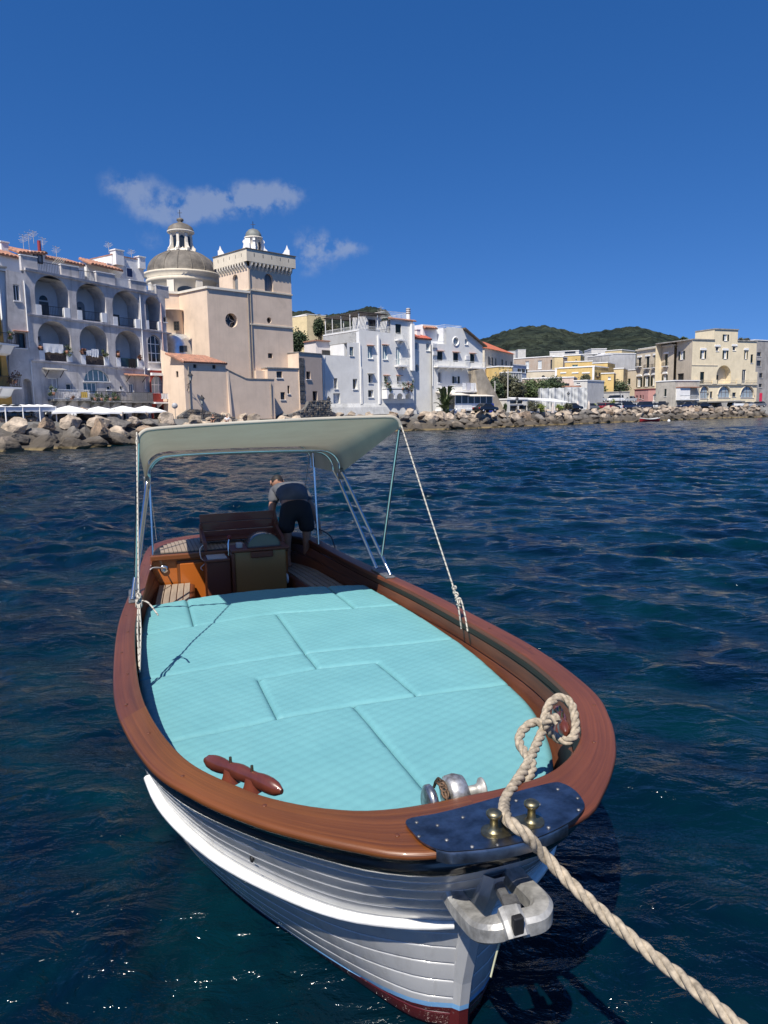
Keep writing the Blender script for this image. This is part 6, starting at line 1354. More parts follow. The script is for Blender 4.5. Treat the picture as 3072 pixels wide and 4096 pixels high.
FNL = Fac((-12.5, 94.4), (-10.35, 92.75)); n_.wall(FNL, [(0, ZST), (FNL.L, ZST), (FNL.L, zn), (0, zn)], PEACH, [])
z = FN.uv(C2(1415, 1640))[1]; zz1 = FN.uv(C2(1415, 1258))[1]; k = 0; a1 = FN.uv(C2(1440, 1450))[0]
while z < zz1: h = random.uniform(.28, .42); n_.part('quoin_stone', FN.slab(MB(), (-.02, z+.015, a1*random.uniform(.86, 1.0), z+h-.015), .0, random.uniform(.03, .07)), STONE); z += h
# rubble-stone plinths
def rubble_wall(name, label, f, pts, th=.5):
    o = empty(name, f.P(pts[0][0], pts[0][1]), label, 'wall'); top = lambda a: np.interp(a, [p[0] for p in pts], [p[1] for p in pts]); mb = MB(); a = pts[0][0]
    mb.prism([f.P(pts[0][0], ZST-.4)] + [f.P(p[0], p[1]-.05) for p in pts] + [f.P(pts[-1][0], ZST-.4)], f.n*th); mb.build('core', STONE, o)
    rs = random.Random(4); z = ZST-.3; mats = [M('rubble_pale', (.34, .3, .24), .9, var=.3, scale=4), STONE, M('rubble_brown', (.25, .2, .15), .9, var=.3, scale=4)]; cnt = 0
    while z < max(p[1] for p in pts):
        a = pts[0][0]+rs.uniform(0, .3); h = rs.uniform(.2, .34)
        while a < pts[-1][0]:
            w = rs.uniform(.25, .55)
            if z+h < top(a+w/2)+.08 and cnt < 290:
                m2 = MB(); d = th+rs.uniform(.03, .12); c = [f.P(a+.02+rs.uniform(0, .03), z+.02, th-.02), f.P(a+w-.02, z+.02+rs.uniform(0, .03), th-.02), f.P(a+w-.03, z+h-.02, th-.02), f.P(a+.03, z+h-.03, th-.02)]; m2.prism(c, f.n*(d-th+.02)); m2.build('stone', mats[rs.randrange(3)], o); cnt += 1
            a += w
        z += h
rubble_wall('rubble_wall', 'rough stone plinth at the foot of the church annex', FX.shift(.35), [(-1.4, ZST+.3), (0, ZST+1.1), (1.5, ZST+1.0), (3.2, ZST+.6), (5.2, ZST+.1)])
rubble_wall('rubble_wall', 'rough dark stone wall below the peach corner house', FN.shift(.9), [(-3.2, ZST+.3), (-.6, ZST+1.0), (.2, ZST+1.9), (3.3, ZST+2.1), (4.2, ZST+1.9)])

for f, a, z0_, z1_ in ((FT, .12, ZST, 20.0), (FK, FK.L-.25, ZST, 17.0), (FLW, FLW.L-.55, ZST, 6.4), (FX, .5, ZST, 8.0)):
    ch.part('drain_pipe', MB().tube([f.P(a, z0_, .09), f.P(a, z1_, .09)], .06, 6), M('stained_pipe', (.30, .26, .22), .7))
# ------------------------------------------------------------------ white seafront houses
FWh = Fac((-8.0, 103.1), (17.5, 124.5))
def wuv(x, y): return FWh.uv(C3(x, y))
wh = Bld('white_terrace_house', 'tall white seafront house with roof pergola and plant-filled balcony', FWh.P(8, ZST), 'house')
hs = []
for q, st, hood in (((627, 460, 665, 555), 'wh', TERRA), ((745, 455, 780, 562), 'wh', TERRA), ((848, 465, 882, 604), 'wh', None), ((485, 464, 515, 532), 'dk', None), ((365, 708, 391, 792), 'wh', None), ((510, 713, 546, 795), 'wh', None), ((632, 680, 665, 746), 'wh', CONC), ((630, 800, 671, 858), 'wh', None), ((755, 693, 786, 756), 'wh', TERRA), ((855, 693, 884, 756), 'wh', TERRA)):
    tall = q[0] in (365, 510, 632, 630, 755, 855); hs.append(wh.window(FWh, FWh.rect(C3, *q), st, hood, dep=.45 if tall else .18, cols=1 if tall else 2, gl=GLASS if tall else M('green_white_glass', (.35, .45, .44), .2), sill=(q[0] != 848)))
hs.append(wh.window(FWh, FWh.rect(C3, 843, 286, 888, 364), 'shc', sill=False, dep=.2))
hs.append(wh.window(FWh, FWh.rect(C3, 358, 826, 412, 946), 'wh', dep=.5, cols=2, gl=WHT, sill=False))
o1 = [(275, 527), (465, 535), (466, 432), (560, 432), (570, 327), (803, 355), (805, 250), (985, 268)]
pts = [wuv(*p) for p in o1]; aL, aR = wuv(278, 800)[0], wuv(987, 800)[0]
pts[0] = (aL, pts[0][1]); pts[-1] = (aR, pts[-1][1]); pts[2] = (pts[1][0]+.01, pts[2][1]); pts[4] = (pts[3][0]+.02, pts[4][1]); pts[6] = (pts[5][0]+.02, pts[6][1])
wh.wall(FWh, [(aR, ZST-.3), (aL, ZST-.3)][::-1] + pts[::-1], WHPL2, hs)
def vol(b, f, a0, a1, z0, z1, d, mat, name='rear_wall'): return b.part(name, f.slab(MB(), (a0, z0, a1, z1), -d, -.7), mat)
for i, d in ((0, 6), (2, 7), (4, 9), (6, 7)):
    a0 = pts[i if i else 0][0]; a1 = pts[i+1][0]
    vol(wh, FWh, a0+.02, a1-.02, ZST, min(pts[i][1], pts[i+1][1])-.05, d, WHPL)
    wh.part('roof_slab', FWh.slab(MB(), (a0, min(pts[i][1], pts[i+1][1])-.04, a1, min(pts[i][1], pts[i+1][1])+.03), -d, -.02), CONC)
# long side wall of the upper block
cA = FWh.P(pts[4][0]+.02, 0); FWL = Fac((cA-FWh.n*9)[:2], cA[:2]); zt_ = pts[4][1]
wh.wall(FWL, [(0, ZST), (FWL.L, ZST), (FWL.L, zt_+.02), (0, zt_+.02)], WHPL, [], name='side_wall')
# plinth, pipes, flues
wh.part('plinth', MB().prism([FWh.P(aL+1.2, ZST-.3, 0), FWh.P(aL+1.2, ZST-.3, .75), FWh.P(aL+1.2, wuv(600, 935)[1], .35), FWh.P(aL+1.2, wuv(600, 905)[1], 0)], FWh.u*(aR-aL-1.2)), plaster('rough_grey_plinth', (.50, .50, .49), .15, .5, bump=.05))
for x, y0, y1, r in ((562, 432, 910, .09), (576, 620, 910, .05), (706, 375, 910, .13), (965, 285, 650, .28), (1127, 420, 770, .07), (285, 530, 900, .05)):
    a, z1 = wuv(x, y0); z0 = wuv(x, y1)[1]; wh.part('flue_pipe', FWh.slab(MB(), (a-r, z0, a+r, z1), .004, .012+r*1.6) if r > .1 else MB().tube([FWh.P(a, z0, .1), FWh.P(a, z1, .1)], r, 8), WHT)
# eaves band, roof railing, chimney
a0, z0 = wuv(790, 245); a1, z1 = wuv(995, 268); wh.part('eaves', MB().prism([FWh.P(a0-.1, z0, -.1), FWh.P(a0-.1, z0, .28), FWh.P(a0-.1, z0+.12, .28), FWh.P(a0-.1, z0+.3, -.1)], FWh.P(a1, z1)-FWh.P(a0, z0)+FWh.u*.2), TERRA)
wh.railing(FWh, a0+.2, a1-.6, z0+.25, z0+1.3, -1.0, WIRON, ends=True, dep=-5.5)
q = FWh.rect(C3, 950, 160, 970, 250); wh.part('chimney', MB().tube([FWh.P((q[0]+q[2])/2, q[1]-.6, -.5), FWh.P((q[0]+q[2])/2, q[3], -.5)], .32, 10), WHT)
for k in range(3): wh.part('chimney_band', MB().tube([FWh.P((q[0]+q[2])/2, q[3]-.2-.3*k, -.5), FWh.P((q[0]+q[2])/2, q[3]-.08-.3*k, -.5)], .36, 10), M('chimney_brown', (.2, .14, .1), .8))
q = FWh.rect(C3, 785, 130, 810, 200); antenna(wh, FWh.P((q[0]+q[2])/2, q[1]-.8, -2), q[3]-q[1]+.8)
# terrace behind the upper block: railing, pergola, room
zr = zt_; aT0, aT1 = pts[4][0]+.05, pts[5][0]
wh.railing(FWh, aT0, aT1, zr, zr+.55, -.15, WIRON, ends=True, dep=-8.5)
per = []; H = 2.35
for i, (a, d) in enumerate([(aT0+.2, -.3), (aT0+.2, -2.4), (aT0+.2, -4.6), (aT0+.2, -6.8), (aT0+.2, -8.6), (aT1-2.2, -.3), (aT1-2.2, -4.5), (aT1-2.2, -8.6)]):
    wh.part('pergola_post', MB().tube([FWh.P(a, zr, d), FWh.P(a, zr+H, d)], .06, 6), WHT)
mb = MB()
for k in range(26): d = -.1-8.8*k/25; mb.obox(FWh.P(aT0-.2, zr+H+.12, d), FWh.u*(aT1-aT0-.2), FWh.n*.14, (0, 0, .05))
wh.part('pergola_slats', mb, M('reed_shade', (.13, .11, .095), .9, var=.3), kind='stuff')
for d in (-.3, -4.5, -8.6): wh.part('pergola_beam', MB().obox(FWh.P(aT0-.1, zr+H, d), FWh.u*(aT1-aT0-.3), FWh.n*.1, (0, 0, .12)), DKFR)
vol(wh, FWh.shift(-1.83), aT1-2.6, aT1+.4, zr-.2, zr+2.6, 4, WHPL, 'terrace_room'); fr = FWh.shift(-2.45); wh.window(fr, (aT1-2.2, zr+.2, aT1-.9, zr+1.9), 'dk', dep=-.02, cols=2, sill=False)
tiled(wh, fr.P(aT1-2.8, zr+2.65, .5), fr.P(aT1+.4, zr+2.65, .5), fr.P(aT1-2.8, zr+3.0, -2), fr.P(aT1+.4, zr+3.0, -2))
# pink terrace room above the low block
fp = FWh.shift(-4.2); r = fp.rect(C3, 222, 425, 466, 527); wh.part('terrace_room', fp.slab(MB(), (r[0], pts[0][1]-.3, pts[1][0], r[3]), -3, 0), plaster('pinkish_white', (.70, .64, .61), .05, .15)); wh.window(fp.shift(.05), fp.rect(C3, 268, 490, 328, 530), 'dk', dep=.0, cols=2, sill=False)
wh.part('eaves', fp.slab(MB(), (r[0]-.2, r[3], pts[1][0], r[3]+.15), -3, .3), TERRA)
# balconies
def bal(b, f, c, x0, x1, y, dep=1.0, h=.95, mat=WIRON): 
    a0, z = f.uv(c(x0, y)); a1, z2 = f.uv(c(x1, y)); return b.balcony(f, a0, a1, (z+z2)/2, dep, h, mat)
bal(wh, FWh, C3, 838, 903, 410, .8); bal(wh, FWh, C3, 838, 922, 612, .9); bal(wh, FWh, C3, 738, 938, 785, 1.15)
a0, zz = wuv(738, 790); a1, _ = wuv(938, 790)
arcs = [(a0, zz-.16), (a0, zz-1.5)]; 
for k in range(3): 
    c_ = a0+(a1-a0)*(k+.5)/3; wv = (a1-a0)/3
    arcs += [(c_-wv*.36, zz-1.5)] + [(c_-wv*.36*math.cos(t), zz-1.3+wv*.36*math.sin(t)) for t in np.linspace(0, math.pi, 8)] + [(c_+wv*.36, zz-1.5)]
arcs += [(a1, zz-1.5), (a1, zz-.16)]
V_, _e, F2, *_ = delaunay_2d_cdt([Vector(p) for p in arcs], [(i, (i+1) % len(arcs)) for i in range(len(arcs))], [], 1, 1e-5)
mb = MB(); mb.add([FWh.P(p.x, p.y, 1.1) for p in V_], [tuple(f) for f in F2])
for i in range(len(arcs)): p, q = arcs[i], arcs[(i+1) % len(arcs)]; mb.quad(FWh.P(*p, 1.1), FWh.P(*q, 1.1), FWh.P(*q, .0), FWh.P(*p, .0))
wh.part('scalloped_corbel', mb, WHT)
for i, (x, y, s, m, lab) in enumerate(((742, 745, .55, LG, 'tall dark plant at the end of the scalloped white balcony'), (765, 770, .5, LG, 'trailing plant on the scalloped white balcony'), (860, 785, .55, LG, 'hanging green plant in the middle of the scalloped balcony'), (895, 785, .5, LR, 'reddish plant on the scalloped white balcony'), (925, 755, .45, LG, 'upright plant at the far end of the scalloped balcony'), (930, 800, .5, LG, 'plant trailing down from the scalloped balcony corner'))): pplant(FWh, x, y, s, 1.15, m, lab, 90+i, c=C3, n=220, drop=1.5)
# recessed link with oval window and red roof
FG = FWh.shift(-.5)
lk = Bld('white_link_house', 'narrow white house with oval window and red roof between two taller ones', FG.P((aR+wuv(1128, 700)[0])/2, ZST), 'house')
aG = wuv(1130, 700)[0]; zl_ = FG.uv(C3(1060, 400))[1]; r = FG.rect(C3, 995, 600, 1026, 662); ov = cpoly(r)
hs = [(ov, .35), lk.window(FG, FG.rect(C3, 990, 428, 1020, 487), 'wh', cols=1, gl=PALEGL), lk.window(FG, FG.rect(C3, 1082, 434, 1112, 493), 'wh', cols=1, gl=PALEGL)]
lk.part('oval_window', MB().poly([FG.P(a, z, -.34) for a, z in ov]), PALEGL)
lk.wall(FG, [(aR-.3, ZST-.3), (aG+.3, ZST-.3), (aG+.3, zl_), (aR-.3, zl_)], WHPL2, hs); vol(lk, FG, aR-.2, aG+.2, ZST, zl_-.05, 6, WHPL)
tiled(lk, FG.P(aR-.3, zl_, .25), FG.P(aG+.3, zl_-.05, .25), FG.P(aR-.3, zl_+1.5, -3.5), FG.P(aG+1.2, zl_+1.3, -3.5), mat=M('bright_red_tile', (.42, .10, .06), .7, var=.2, scale=3))
chimney(lk, FG, *[FG.rect(C3, 1052, 325, 1078, 405)[i] for i in (0, 2, 1, 3)], -1.2, WHT)
# gabled house
gb = Bld('white_gabled_house', 'white gabled house with ornate balconies and veranda beside the sloping buttress', FWh.P(wuv(1330, 900)[0], ZST), 'house')
aE = wuv(1523, 700)[0]; hs = []
for q in ((1168, 502, 1211, 572), (1293, 511, 1333, 580), (1425, 520, 1461, 588)): hs.append(gb.window(FWh, FWh.rect(C3, *q), 'shc', TERRA, dep=.2, sill=False))
hs.append(gb.window(FWh, FWh.rect(C3, 1175, 658, 1204, 745), 'wh', cols=1, gl=M('grey_glass2', (.2, .18, .17), .2))); hs.append(gb.window(FWh, FWh.rect(C3, 1300, 694, 1328, 748), 'sh'))
hs.append(gb.window(FWh, FWh.rect(C3, 1385, 403, 1408, 445), 'wh', cols=1, gl=PALEGL))
r = FWh.rect(C3, 1293, 392, 1333, 450); hs.append((cpoly(r), .3)); gb.part('round_window', MB().poly([FWh.P(a, z, -.29) for a, z in cpoly(r)]), PALEGL)
gb.part('round_surround', MB().tube([FWh.P((r[0]+r[2])/2+(r[2]-r[0])*.58*math.cos(t), (r[1]+r[3])/2+(r[3]-r[1])*.58*math.sin(t), .03) for t in np.linspace(0, 2*math.pi, 24, endpoint=False)], .09, 6, closed=True), WHT)
g = [wuv(*p) for p in ((1132, 440), (1240, 445), (1241, 307), (1370, 320), (1372, 330), (1523, 455))]; g[0] = (aG, g[0][1]); g[2] = (g[1][0]+.01, g[2][1]); g[-1] = (aE, g[-1][1])
gb.wall(FWh, [(aG, ZST-.3), (aE, ZST-.3)] + g[::-1], WHPL2, hs)
gb.part('side_wall', MB().quad(FWh.P(aE, ZST), FWh.P(aE, g[-1][1]), FWh.P(aE, g[-1][1], -8), FWh.P(aE, ZST, -8)), WHPL2)
vol(gb, FWh, aG+.02, g[1][0], ZST, g[0][1]-.05, 8, WHPL); vol(gb, FWh, g[2][0]+.02, g[3][0], ZST, g[3][1]-.05, 8, WHPL)
gb.part('gable_roof', MB().prism([FWh.P(g[4][0]-.1, g[4][1]+.1, .6), FWh.P(aE+.5, g[5][1]-.25, .6), FWh.P(aE+.5, g[5][1]-.05, .6), FWh.P(g[4][0]-.1, g[4][1]+.32, .6)], FWh.n*-9), M('roof_timber', (.13, .095, .07), .8, var=.3))
gb.railing(FWh, g[2][0], g[3][0], g[2][1]-.05, g[2][1]+.4, -.3, WIRON, ends=True, dep=-6)
fr = FWh.shift(-2.0); gb.part('set_back_room', fr.slab(MB(), (aG, g[0][1]-.1, g[1][0], g[0][1]+3.2), -4, 0), WHPL); gb.window(fr.shift(.05), fr.rect(C3, 1175, 380, 1215, 442), 'shc', dep=.02, sill=False); gb.railing(FWh, aG, g[1][0], g[0][1], g[0][1]+.5, -.1, WIRON, ends=False)
tiled(gb, fr.P(aG-.1, g[0][1]+2.6, .6), fr.P(g[1][0]-.5, g[0][1]+2.6, .6), fr.P(aG-.1, g[0][1]+2.9, 0), fr.P(g[1][0]-.5, g[0][1]+2.9, 0))
for x0, x1, y in ((1140, 1266, 618), (1268, 1390, 622), (1402, 1515, 628)): bal(gb, FWh, C3, x0, x1, y, 1.0)
bal(gb, FWh, C3, 1268, 1480, 812, 1.3)
for i, (x0, x1) in enumerate(((1318, 1345), (1350, 1382), (1384, 1412), (1414, 1450))): cloth(FWh, FWh.rect(C3, x0, 748, x1, 800+i*4), 1.35, LAUN if i != 1 else M('grey_linen', (.55, .55, .6), .9), ('white shirt', 'grey towel', 'white pillowcase', 'long white sheet')[i] + ' drying on the gabled house balcony')
for x, y in ((1397, 550), (1437, 715), (1140, 455), (1143, 515)): a, z = wuv(x, y); gb.part('air_conditioner', FWh.slab(MB(), (a-.4, z-.3, a+.4, z+.3), .02, .35), M('ac_white', (.6, .6, .6), .5))
# veranda with awning
va0, va1 = wuv(1155, 850)[0], wuv(1500, 850)[0]; vz0 = wuv(1330, 948)[1]; vz1 = wuv(1330, 850)[1]
gb.part('veranda_deck', FWh.slab(MB(), (va0, vz0-.3, va1, vz0), 0, 3), WHT)
for i in range(8): a = va0+.1+(va1-va0-.2)*i/7; gb.part('veranda_post', FWh.slab(MB(), (a-.06, vz0, a+.06, vz1+.1), 2.8, 2.92), WHT)
gb.part('veranda_wall', FWh.slab(MB(), (va0+1.5, vz0, va1, vz0+.85), 2.8, 2.9), WHT)
gb.part('veranda_glazing', FWh.slab(MB(), (va0+1.5, vz0+.85, va1, vz1), 2.82, 2.86), GLASS)
for k, (f0, f1) in enumerate(((0, .42), (.43, 1.0))): gb.part('awning', MB().prism([FWh.P(va0+(va1-va0)*f0, vz1+.75-.3*k, 0), FWh.P(va0+(va1-va0)*f0, vz1+.65-.3*k, 0), FWh.P(va0+(va1-va0)*f0, vz1+.05-.15*k, 3.4), FWh.P(va0+(va1-va0)*f0, vz1+.15-.15*k, 3.4)], FWh.u*((va1-va0)*(f1-f0))), M('cream_awning', (.70, .64, .55), .8))
st = gb.part('stair', MB().prism([FWh.P(va0+.9, vz0, 3), FWh.P(va0+2.6, vz0, 3), FWh.P(va0+.5, ZST, 3)], FWh.n*.9), WHT)
for k in range(5): gb.part('tread', FWh.slab(MB(), (va0+.55+k*.2, ZST+k*(vz0-ZST)/5, va0+1.3+k*.2, ZST+(k+1)*(vz0-ZST)/5), 3, 3.92), WHT, st)
gb.part('base_arch_wall', FWh.slab(MB(), (va0, ZST-.2, va1, vz0-.3), 0, 2.7), STONE)
for k in (0, 1): c_ = va0+3.4+k*2.6; gb.part('base_arch', MB().prism([FWh.P(c_-.8+0, ZST, 2.7), FWh.P(c_+.8, ZST, 2.7)] + [FWh.P(c_+.8*math.cos(t), ZST+.7*math.sin(t)+.1, 2.7) for t in np.linspace(.2, math.pi-.2, 9)], FWh.n*.06), WHPL)
cloth(FWh, FWh.rect(C3, 1452, 908, 1505, 975), 3.05, M('blue_sheet', (.01, .035, .30), .8), 'bright blue sheet hanging below the white veranda')
cloth(FWh, FWh.rect(C3, 1436, 912, 1450, 948), 3.05, M('teal_towel', (.02, .25, .32), .8), 'teal towel hanging beside the blue sheet')
# sloping buttress
bu = Bld('buttress', 'tan concrete buttress sloping down from the white gabled house', FWh.P(aE+2, ZST), 'buttress')
bp = [wuv(1515, 632), wuv(1523, 632), wuv(1662, 905), (0, 0), (0, 0)]; zt2 = bp[0][1]
TAN2 = plaster('tan_concrete', (.42, .36, .275), .18, .5, bump=.04)
bu.part('sloping_face', MB().prism([FWh.P(aE-.2, ZST-.3, .1), FWh.P(aE-.2, zt2, .1), FWh.P(aE+.15, zt2, .1), FWh.P(bp[2][0], ZST-.3, .1)], FWh.n*-3.0), WHPL)
fb = FWh.shift(1.6); q_ = [fb.uv(C4(*p)) for p in ((112, 512), (182, 500), (392, 905), (168, 905))]
bu.part('ramp_slab', MB().prism([fb.P(a_, max(z_, ZST-.3)) for a_, z_ in q_], FWh.n*-2.4), TAN2)
# ------------------------------------------------------------------ pastel houses behind the bay
def mid(name, label, c, x0, x1, yt0, yt1, Y0, Y1, mat, wins=(), dep=9, zb=None, trim=None, roof=None, cat='house', group=None):
    """house whose front runs from column x0 (depth Y0) to x1 (depth Y1); wins in the same crop pixels"""
    p0 = at_y(*c(x0, (yt0)), Y0); p1 = at_y(*c(x1, yt1), Y1); f = Fac((p0.x, p0.y), (p1.x, p1.y)); z0, z1 = p0.z, p1.z; zb = ZST if zb is None else zb
    b = Bld(name, label, f.P(f.L/2, zb), cat, group); hs = []
    for w in wins:
        q = f.rect(c, *w[:4])
        if q[0] < .05 or q[2] > f.L-.05 or q[3] > min(z0, z1)-.05: q = (max(q[0], .06), q[1], min(q[2], f.L-.06), min(q[3], min(z0, z1)-.06))
        if q[2]-q[0] < .2 or q[3]-q[1] < .2: continue
        hs.append(b.window(f, q, *w[4:5], **(w[5] if len(w) > 5 else {})))
    zt = (z0+z1)/2
    b.wall(f, [(0, zb), (f.L, zb), (f.L, zt), (0, zt)], mat, hs)
    b.part('rear_walls', MB().poly([f.P(0, zb), f.P(0, zt), f.P(0, zt, -dep), f.P(0, zb, -dep)]).poly([f.P(f.L, zb), f.P(f.L, zt), f.P(f.L, zt, -dep), f.P(f.L, zb, -dep)]).poly([f.P(0, zb, -dep), f.P(f.L, zb, -dep), f.P(f.L, zt, -dep), f.P(0, zt, -dep)]), mat)
    if roof == 'hip':
        h = 2.6; mb = MB(); e = [f.P(-.3, zt, .4), f.P(f.L+.3, zt, .4), f.P(f.L+.3, zt, -dep-.3), f.P(-.3, zt, -dep-.3)]; r0 = f.P(min(f.L*.3, dep*.5), zt+h, -dep/2); r1 = f.P(f.L-min(f.L*.3, dep*.5), zt+h, -dep/2)
        mb.poly([e[0], e[1], r1, r0]); mb.poly([e[2], e[3], r0, r1]); mb.poly([e[3], e[0], r0]); mb.poly([e[1], e[2], r1]); mb.poly(e); b.part('roof', mb, M('orange_tile', (.50, .14, .065), .75, var=.2, scale=1.5, bump=.05, bscale=6))
    else:
        b.part('roof', f.slab(MB(), (-.1, zt, f.L+.1, zt+.22), -dep-.1, .14), trim or WHT)
    return b, f, zt
YEL = plaster('yellow_plaster', (.62, .44, .17), .07, .2); PYEL = plaster('pale_yellow_plaster', (.66, .53, .30), .07, .25); CRM = plaster('cream_plaster', (.60, .53, .41), .07, .3); BRN = plaster('brown_stone_plaster', (.33, .25, .19), .2, .5, c2=(.42, .36, .3)); PNK = plaster('pale_pink_plaster', (.60, .47, .40), .08, .3)
BLU = plaster('pale_blue_plaster', (.36, .44, .56), .07, .25); GRY = plaster('grey_plaster', (.42, .41, .39), .12, .6); WTE = plaster('dirty_white_plaster', (.60, .58, .54), .08, .4)
W = lambda *a: a
mid('cream_villa', 'cream villa with orange hipped roof and dark narrow windows', C4, 196, 450, 312, 372, 150, 168, CRM, [W(238, 395, 258, 467, 'sh'), W(289, 405, 301, 487, 'shc'), W(345, 415, 359, 471, 'shc'), W(380, 428, 393, 475, 'shc'), W(425, 435, 438, 484, 'shc')], roof='hip', dep=10)
mid('stone_house', 'long brown stone house with white-framed windows', C4, 455, 815, 408, 392, 222, 214, BRN, [W(556, 432, 588, 500, 'wh', dict(gl=CURT)), W(666, 425, 701, 500, 'wh', dict(gl=CURT)), W(778, 418, 810, 500, 'dk')], zb=6)
mid('pale_yellow_house', 'narrow pale yellow house wall next to the brown stone house', C4, 815, 890, 392, 394, 213, 213.5, PYEL, zb=6)
mid('pale_blue_house', 'small pale blue house with shuttered windows', C4, 442, 566, 462, 474, 186, 192, BLU, [W(500, 497, 524, 535, 'sh'), W(538, 499, 560, 535, 'sh'), W(520, 562, 536, 580, 'wh')], zb=4)
mid('flat_roofed_house', 'white flat-roofed house with dark window band and satellite dish', C4, 772, 1030, 352, 338, 262, 258, WTE, [W(905, 345, 1000, 362, 'dk'), W(985, 392, 1010, 425, 'wh', dict(gl=M('brown_shutter', (.22, .1, .06), .7)))], zb=10)
mid('white_roof_room', 'small bright white roof room above the grey houses', C4, 1140, 1275, 326, 322, 262, 262, WTE, zb=12)
mid('weathered_house', 'weathered grey house under the white roof room', C4, 1030, 1200, 368, 372, 245, 242, GRY, [W(1150, 368, 1175, 388, 'shc')], zb=8)
mid('yellow_house', 'pale yellow block standing behind the grey house', C4, 1262, 1410, 342, 332, 240, 236, PYEL, zb=8)
mid('grey_gable_house', 'grey weathered side wall to the right of the yellow block', C4, 1410, 1498, 336, 360, 241, 243, GRY, zb=8)
mid('grey_house', 'grey house with three tall arched windows', C4, 1200, 1300, 372, 370, 215, 210, plaster('pale_grey_plaster', (.47, .47, .47), .08, .3), zb=6)
mid('grey_house_wing', 'grey wing with dark arched windows facing the yellow villa', C4, 1300, 1435, 372, 380, 210, 212.5, GRY, [W(1357, 405, 1371, 490, 'dk', dict(arch=True)), W(1380, 412, 1392, 490, 'dk', dict(arch=True)), W(1410, 420, 1424, 480, 'dk', dict(arch=True))], zb=6)
mid('yellow_terrace_house', 'yellow stepped house with green shutters', C4, 890, 1045, 382, 380, 226, 224, YEL, [W(893, 402, 905, 420, 'dk'), W(915, 468, 930, 486, 'shc'), W(1000, 412, 1010, 425, 'dk')], zb=6)
mid('yellow_stepped_wing', 'low yellow wing with turquoise shutters in front of the stepped house', C4, 905, 1150, 436, 438, 205, 203, YEL, [W(970, 462, 1022, 482, 'wh', dict(gl=M('teal_shutter', (.05, .2, .2), .6)))], zb=5)
mid('yellow_wing', 'short yellow wing with white cornice beside the grey house', C4, 1150, 1285, 450, 446, 200, 198, YEL, zb=5)
b, f, z = mid('yellow_villa', 'long low yellow villa with white corner pilasters', C4, 820, 1168, 500, 478, 188, 182, YEL, [W(875, 542, 910, 568, 'wh', dict(gl=CURT)), W(976, 542, 1018, 585, 'dk'), W(1066, 542, 1118, 572, 'dk')], zb=4)
for a in (0, f.L-.5): b.part('pilaster', f.slab(MB(), (a, 4, a+.5, z), .002, .08), WHT)
for q in ((875, 542, 910, 568), (976, 542, 1018, 585), (1066, 542, 1118, 572)): r = f.rect(C4, *q); b.part('window_surround', f.slab(MB(), (r[0]-.25, r[3]+.1, r[2]+.25, r[3]+.4), .0, .12), WHT)
mid('yellow_villa_end', 'end wall of the yellow villa with a small green window', C4, 1168, 1288, 478, 490, 182, 190, YEL, [W(1185, 530, 1205, 562, 'sh')], zb=4)
mid('small_yellow_house', 'small bright yellow flat house below the yellow villa', C4, 1228, 1340, 542, 540, 176, 175, YEL, [W(1288, 568, 1312, 594, 'wh', dict(gl=CURT))], zb=4)
mid('tent_roofed_house', 'low cream house with a draped white awning', C4, 1340, 1425, 498, 498, 190, 189, PYEL, zb=4)
mid('pink_low_house', 'long low pinkish house behind the round green trees', C4, 520, 985, 590, 575, 172, 168, PNK, [W(538, 620, 575, 650, 'wh', dict(gl=M('pink_door', (.45, .32, .26), .7))), W(875, 628, 945, 650, 'dk', dict(cols=4)), W(700, 610, 730, 640, 'dk')], zb=3)
b, f, z = mid('white_shed', 'small white shed with a red roof edge beside the round trees', C4, 985, 1105, 612, 600, 162, 160, WTE, [W(1008, 622, 1040, 640, 'wh')], zb=3)
mid('cream_cottage', 'cream cottage wall between the blue house and the yellow villa', C4, 568, 820, 520, 520, 196, 194, CRM, [W(700, 555, 730, 572, 'dk', dict(arch=True))], zb=4)
mid('ochre_shed', 'small ochre shed below the cream villa', C4, 318, 440, 484, 480, 148, 150, YEL, zb=3)
b, f, z = mid('glazed_veranda', 'dark glazed veranda with thin white bars', C4, 408, 522, 530, 538, 146, 148, M('veranda_glass', (.12, .13, .13), .3), zb=3)
for i in range(9): b.part('glazing_bar', f.slab(MB(), (f.L*i/8-.05, 3, f.L*i/8+.05, z), .01, .08), WHT)
mid('hill_villa', 'cream four-storey villa on the slope behind the white houses', C3, 42, 150, 226, 216, 300, 292, PYEL, [W(60, 250, 72, 272, 'dk'), W(90, 238, 112, 250, 'wh'), W(90, 278, 115, 300, 'dk')], zb=8)
mid('hill_villa_wing', 'cream wing with three white windows of the villa behind the white houses', C3, 150, 262, 222, 238, 292, 300, PYEL, [W(156, 238, 168, 258, 'wh'), W(188, 238, 200, 258, 'wh'), W(222, 240, 234, 260, 'wh'), W(156, 282, 172, 305, 'wh'), W(188, 285, 202, 305, 'wh')], zb=8)
mid('white_hill_house', 'tiny white houses group on the wooded slope', C4, 490, 560, 330, 328, 520, 520, WTE, zb=20)
mid('white_hill_house', 'tiny low white house below the wooded ridge', C4, 400, 480, 345, 342, 540, 540, WTE, zb=20)
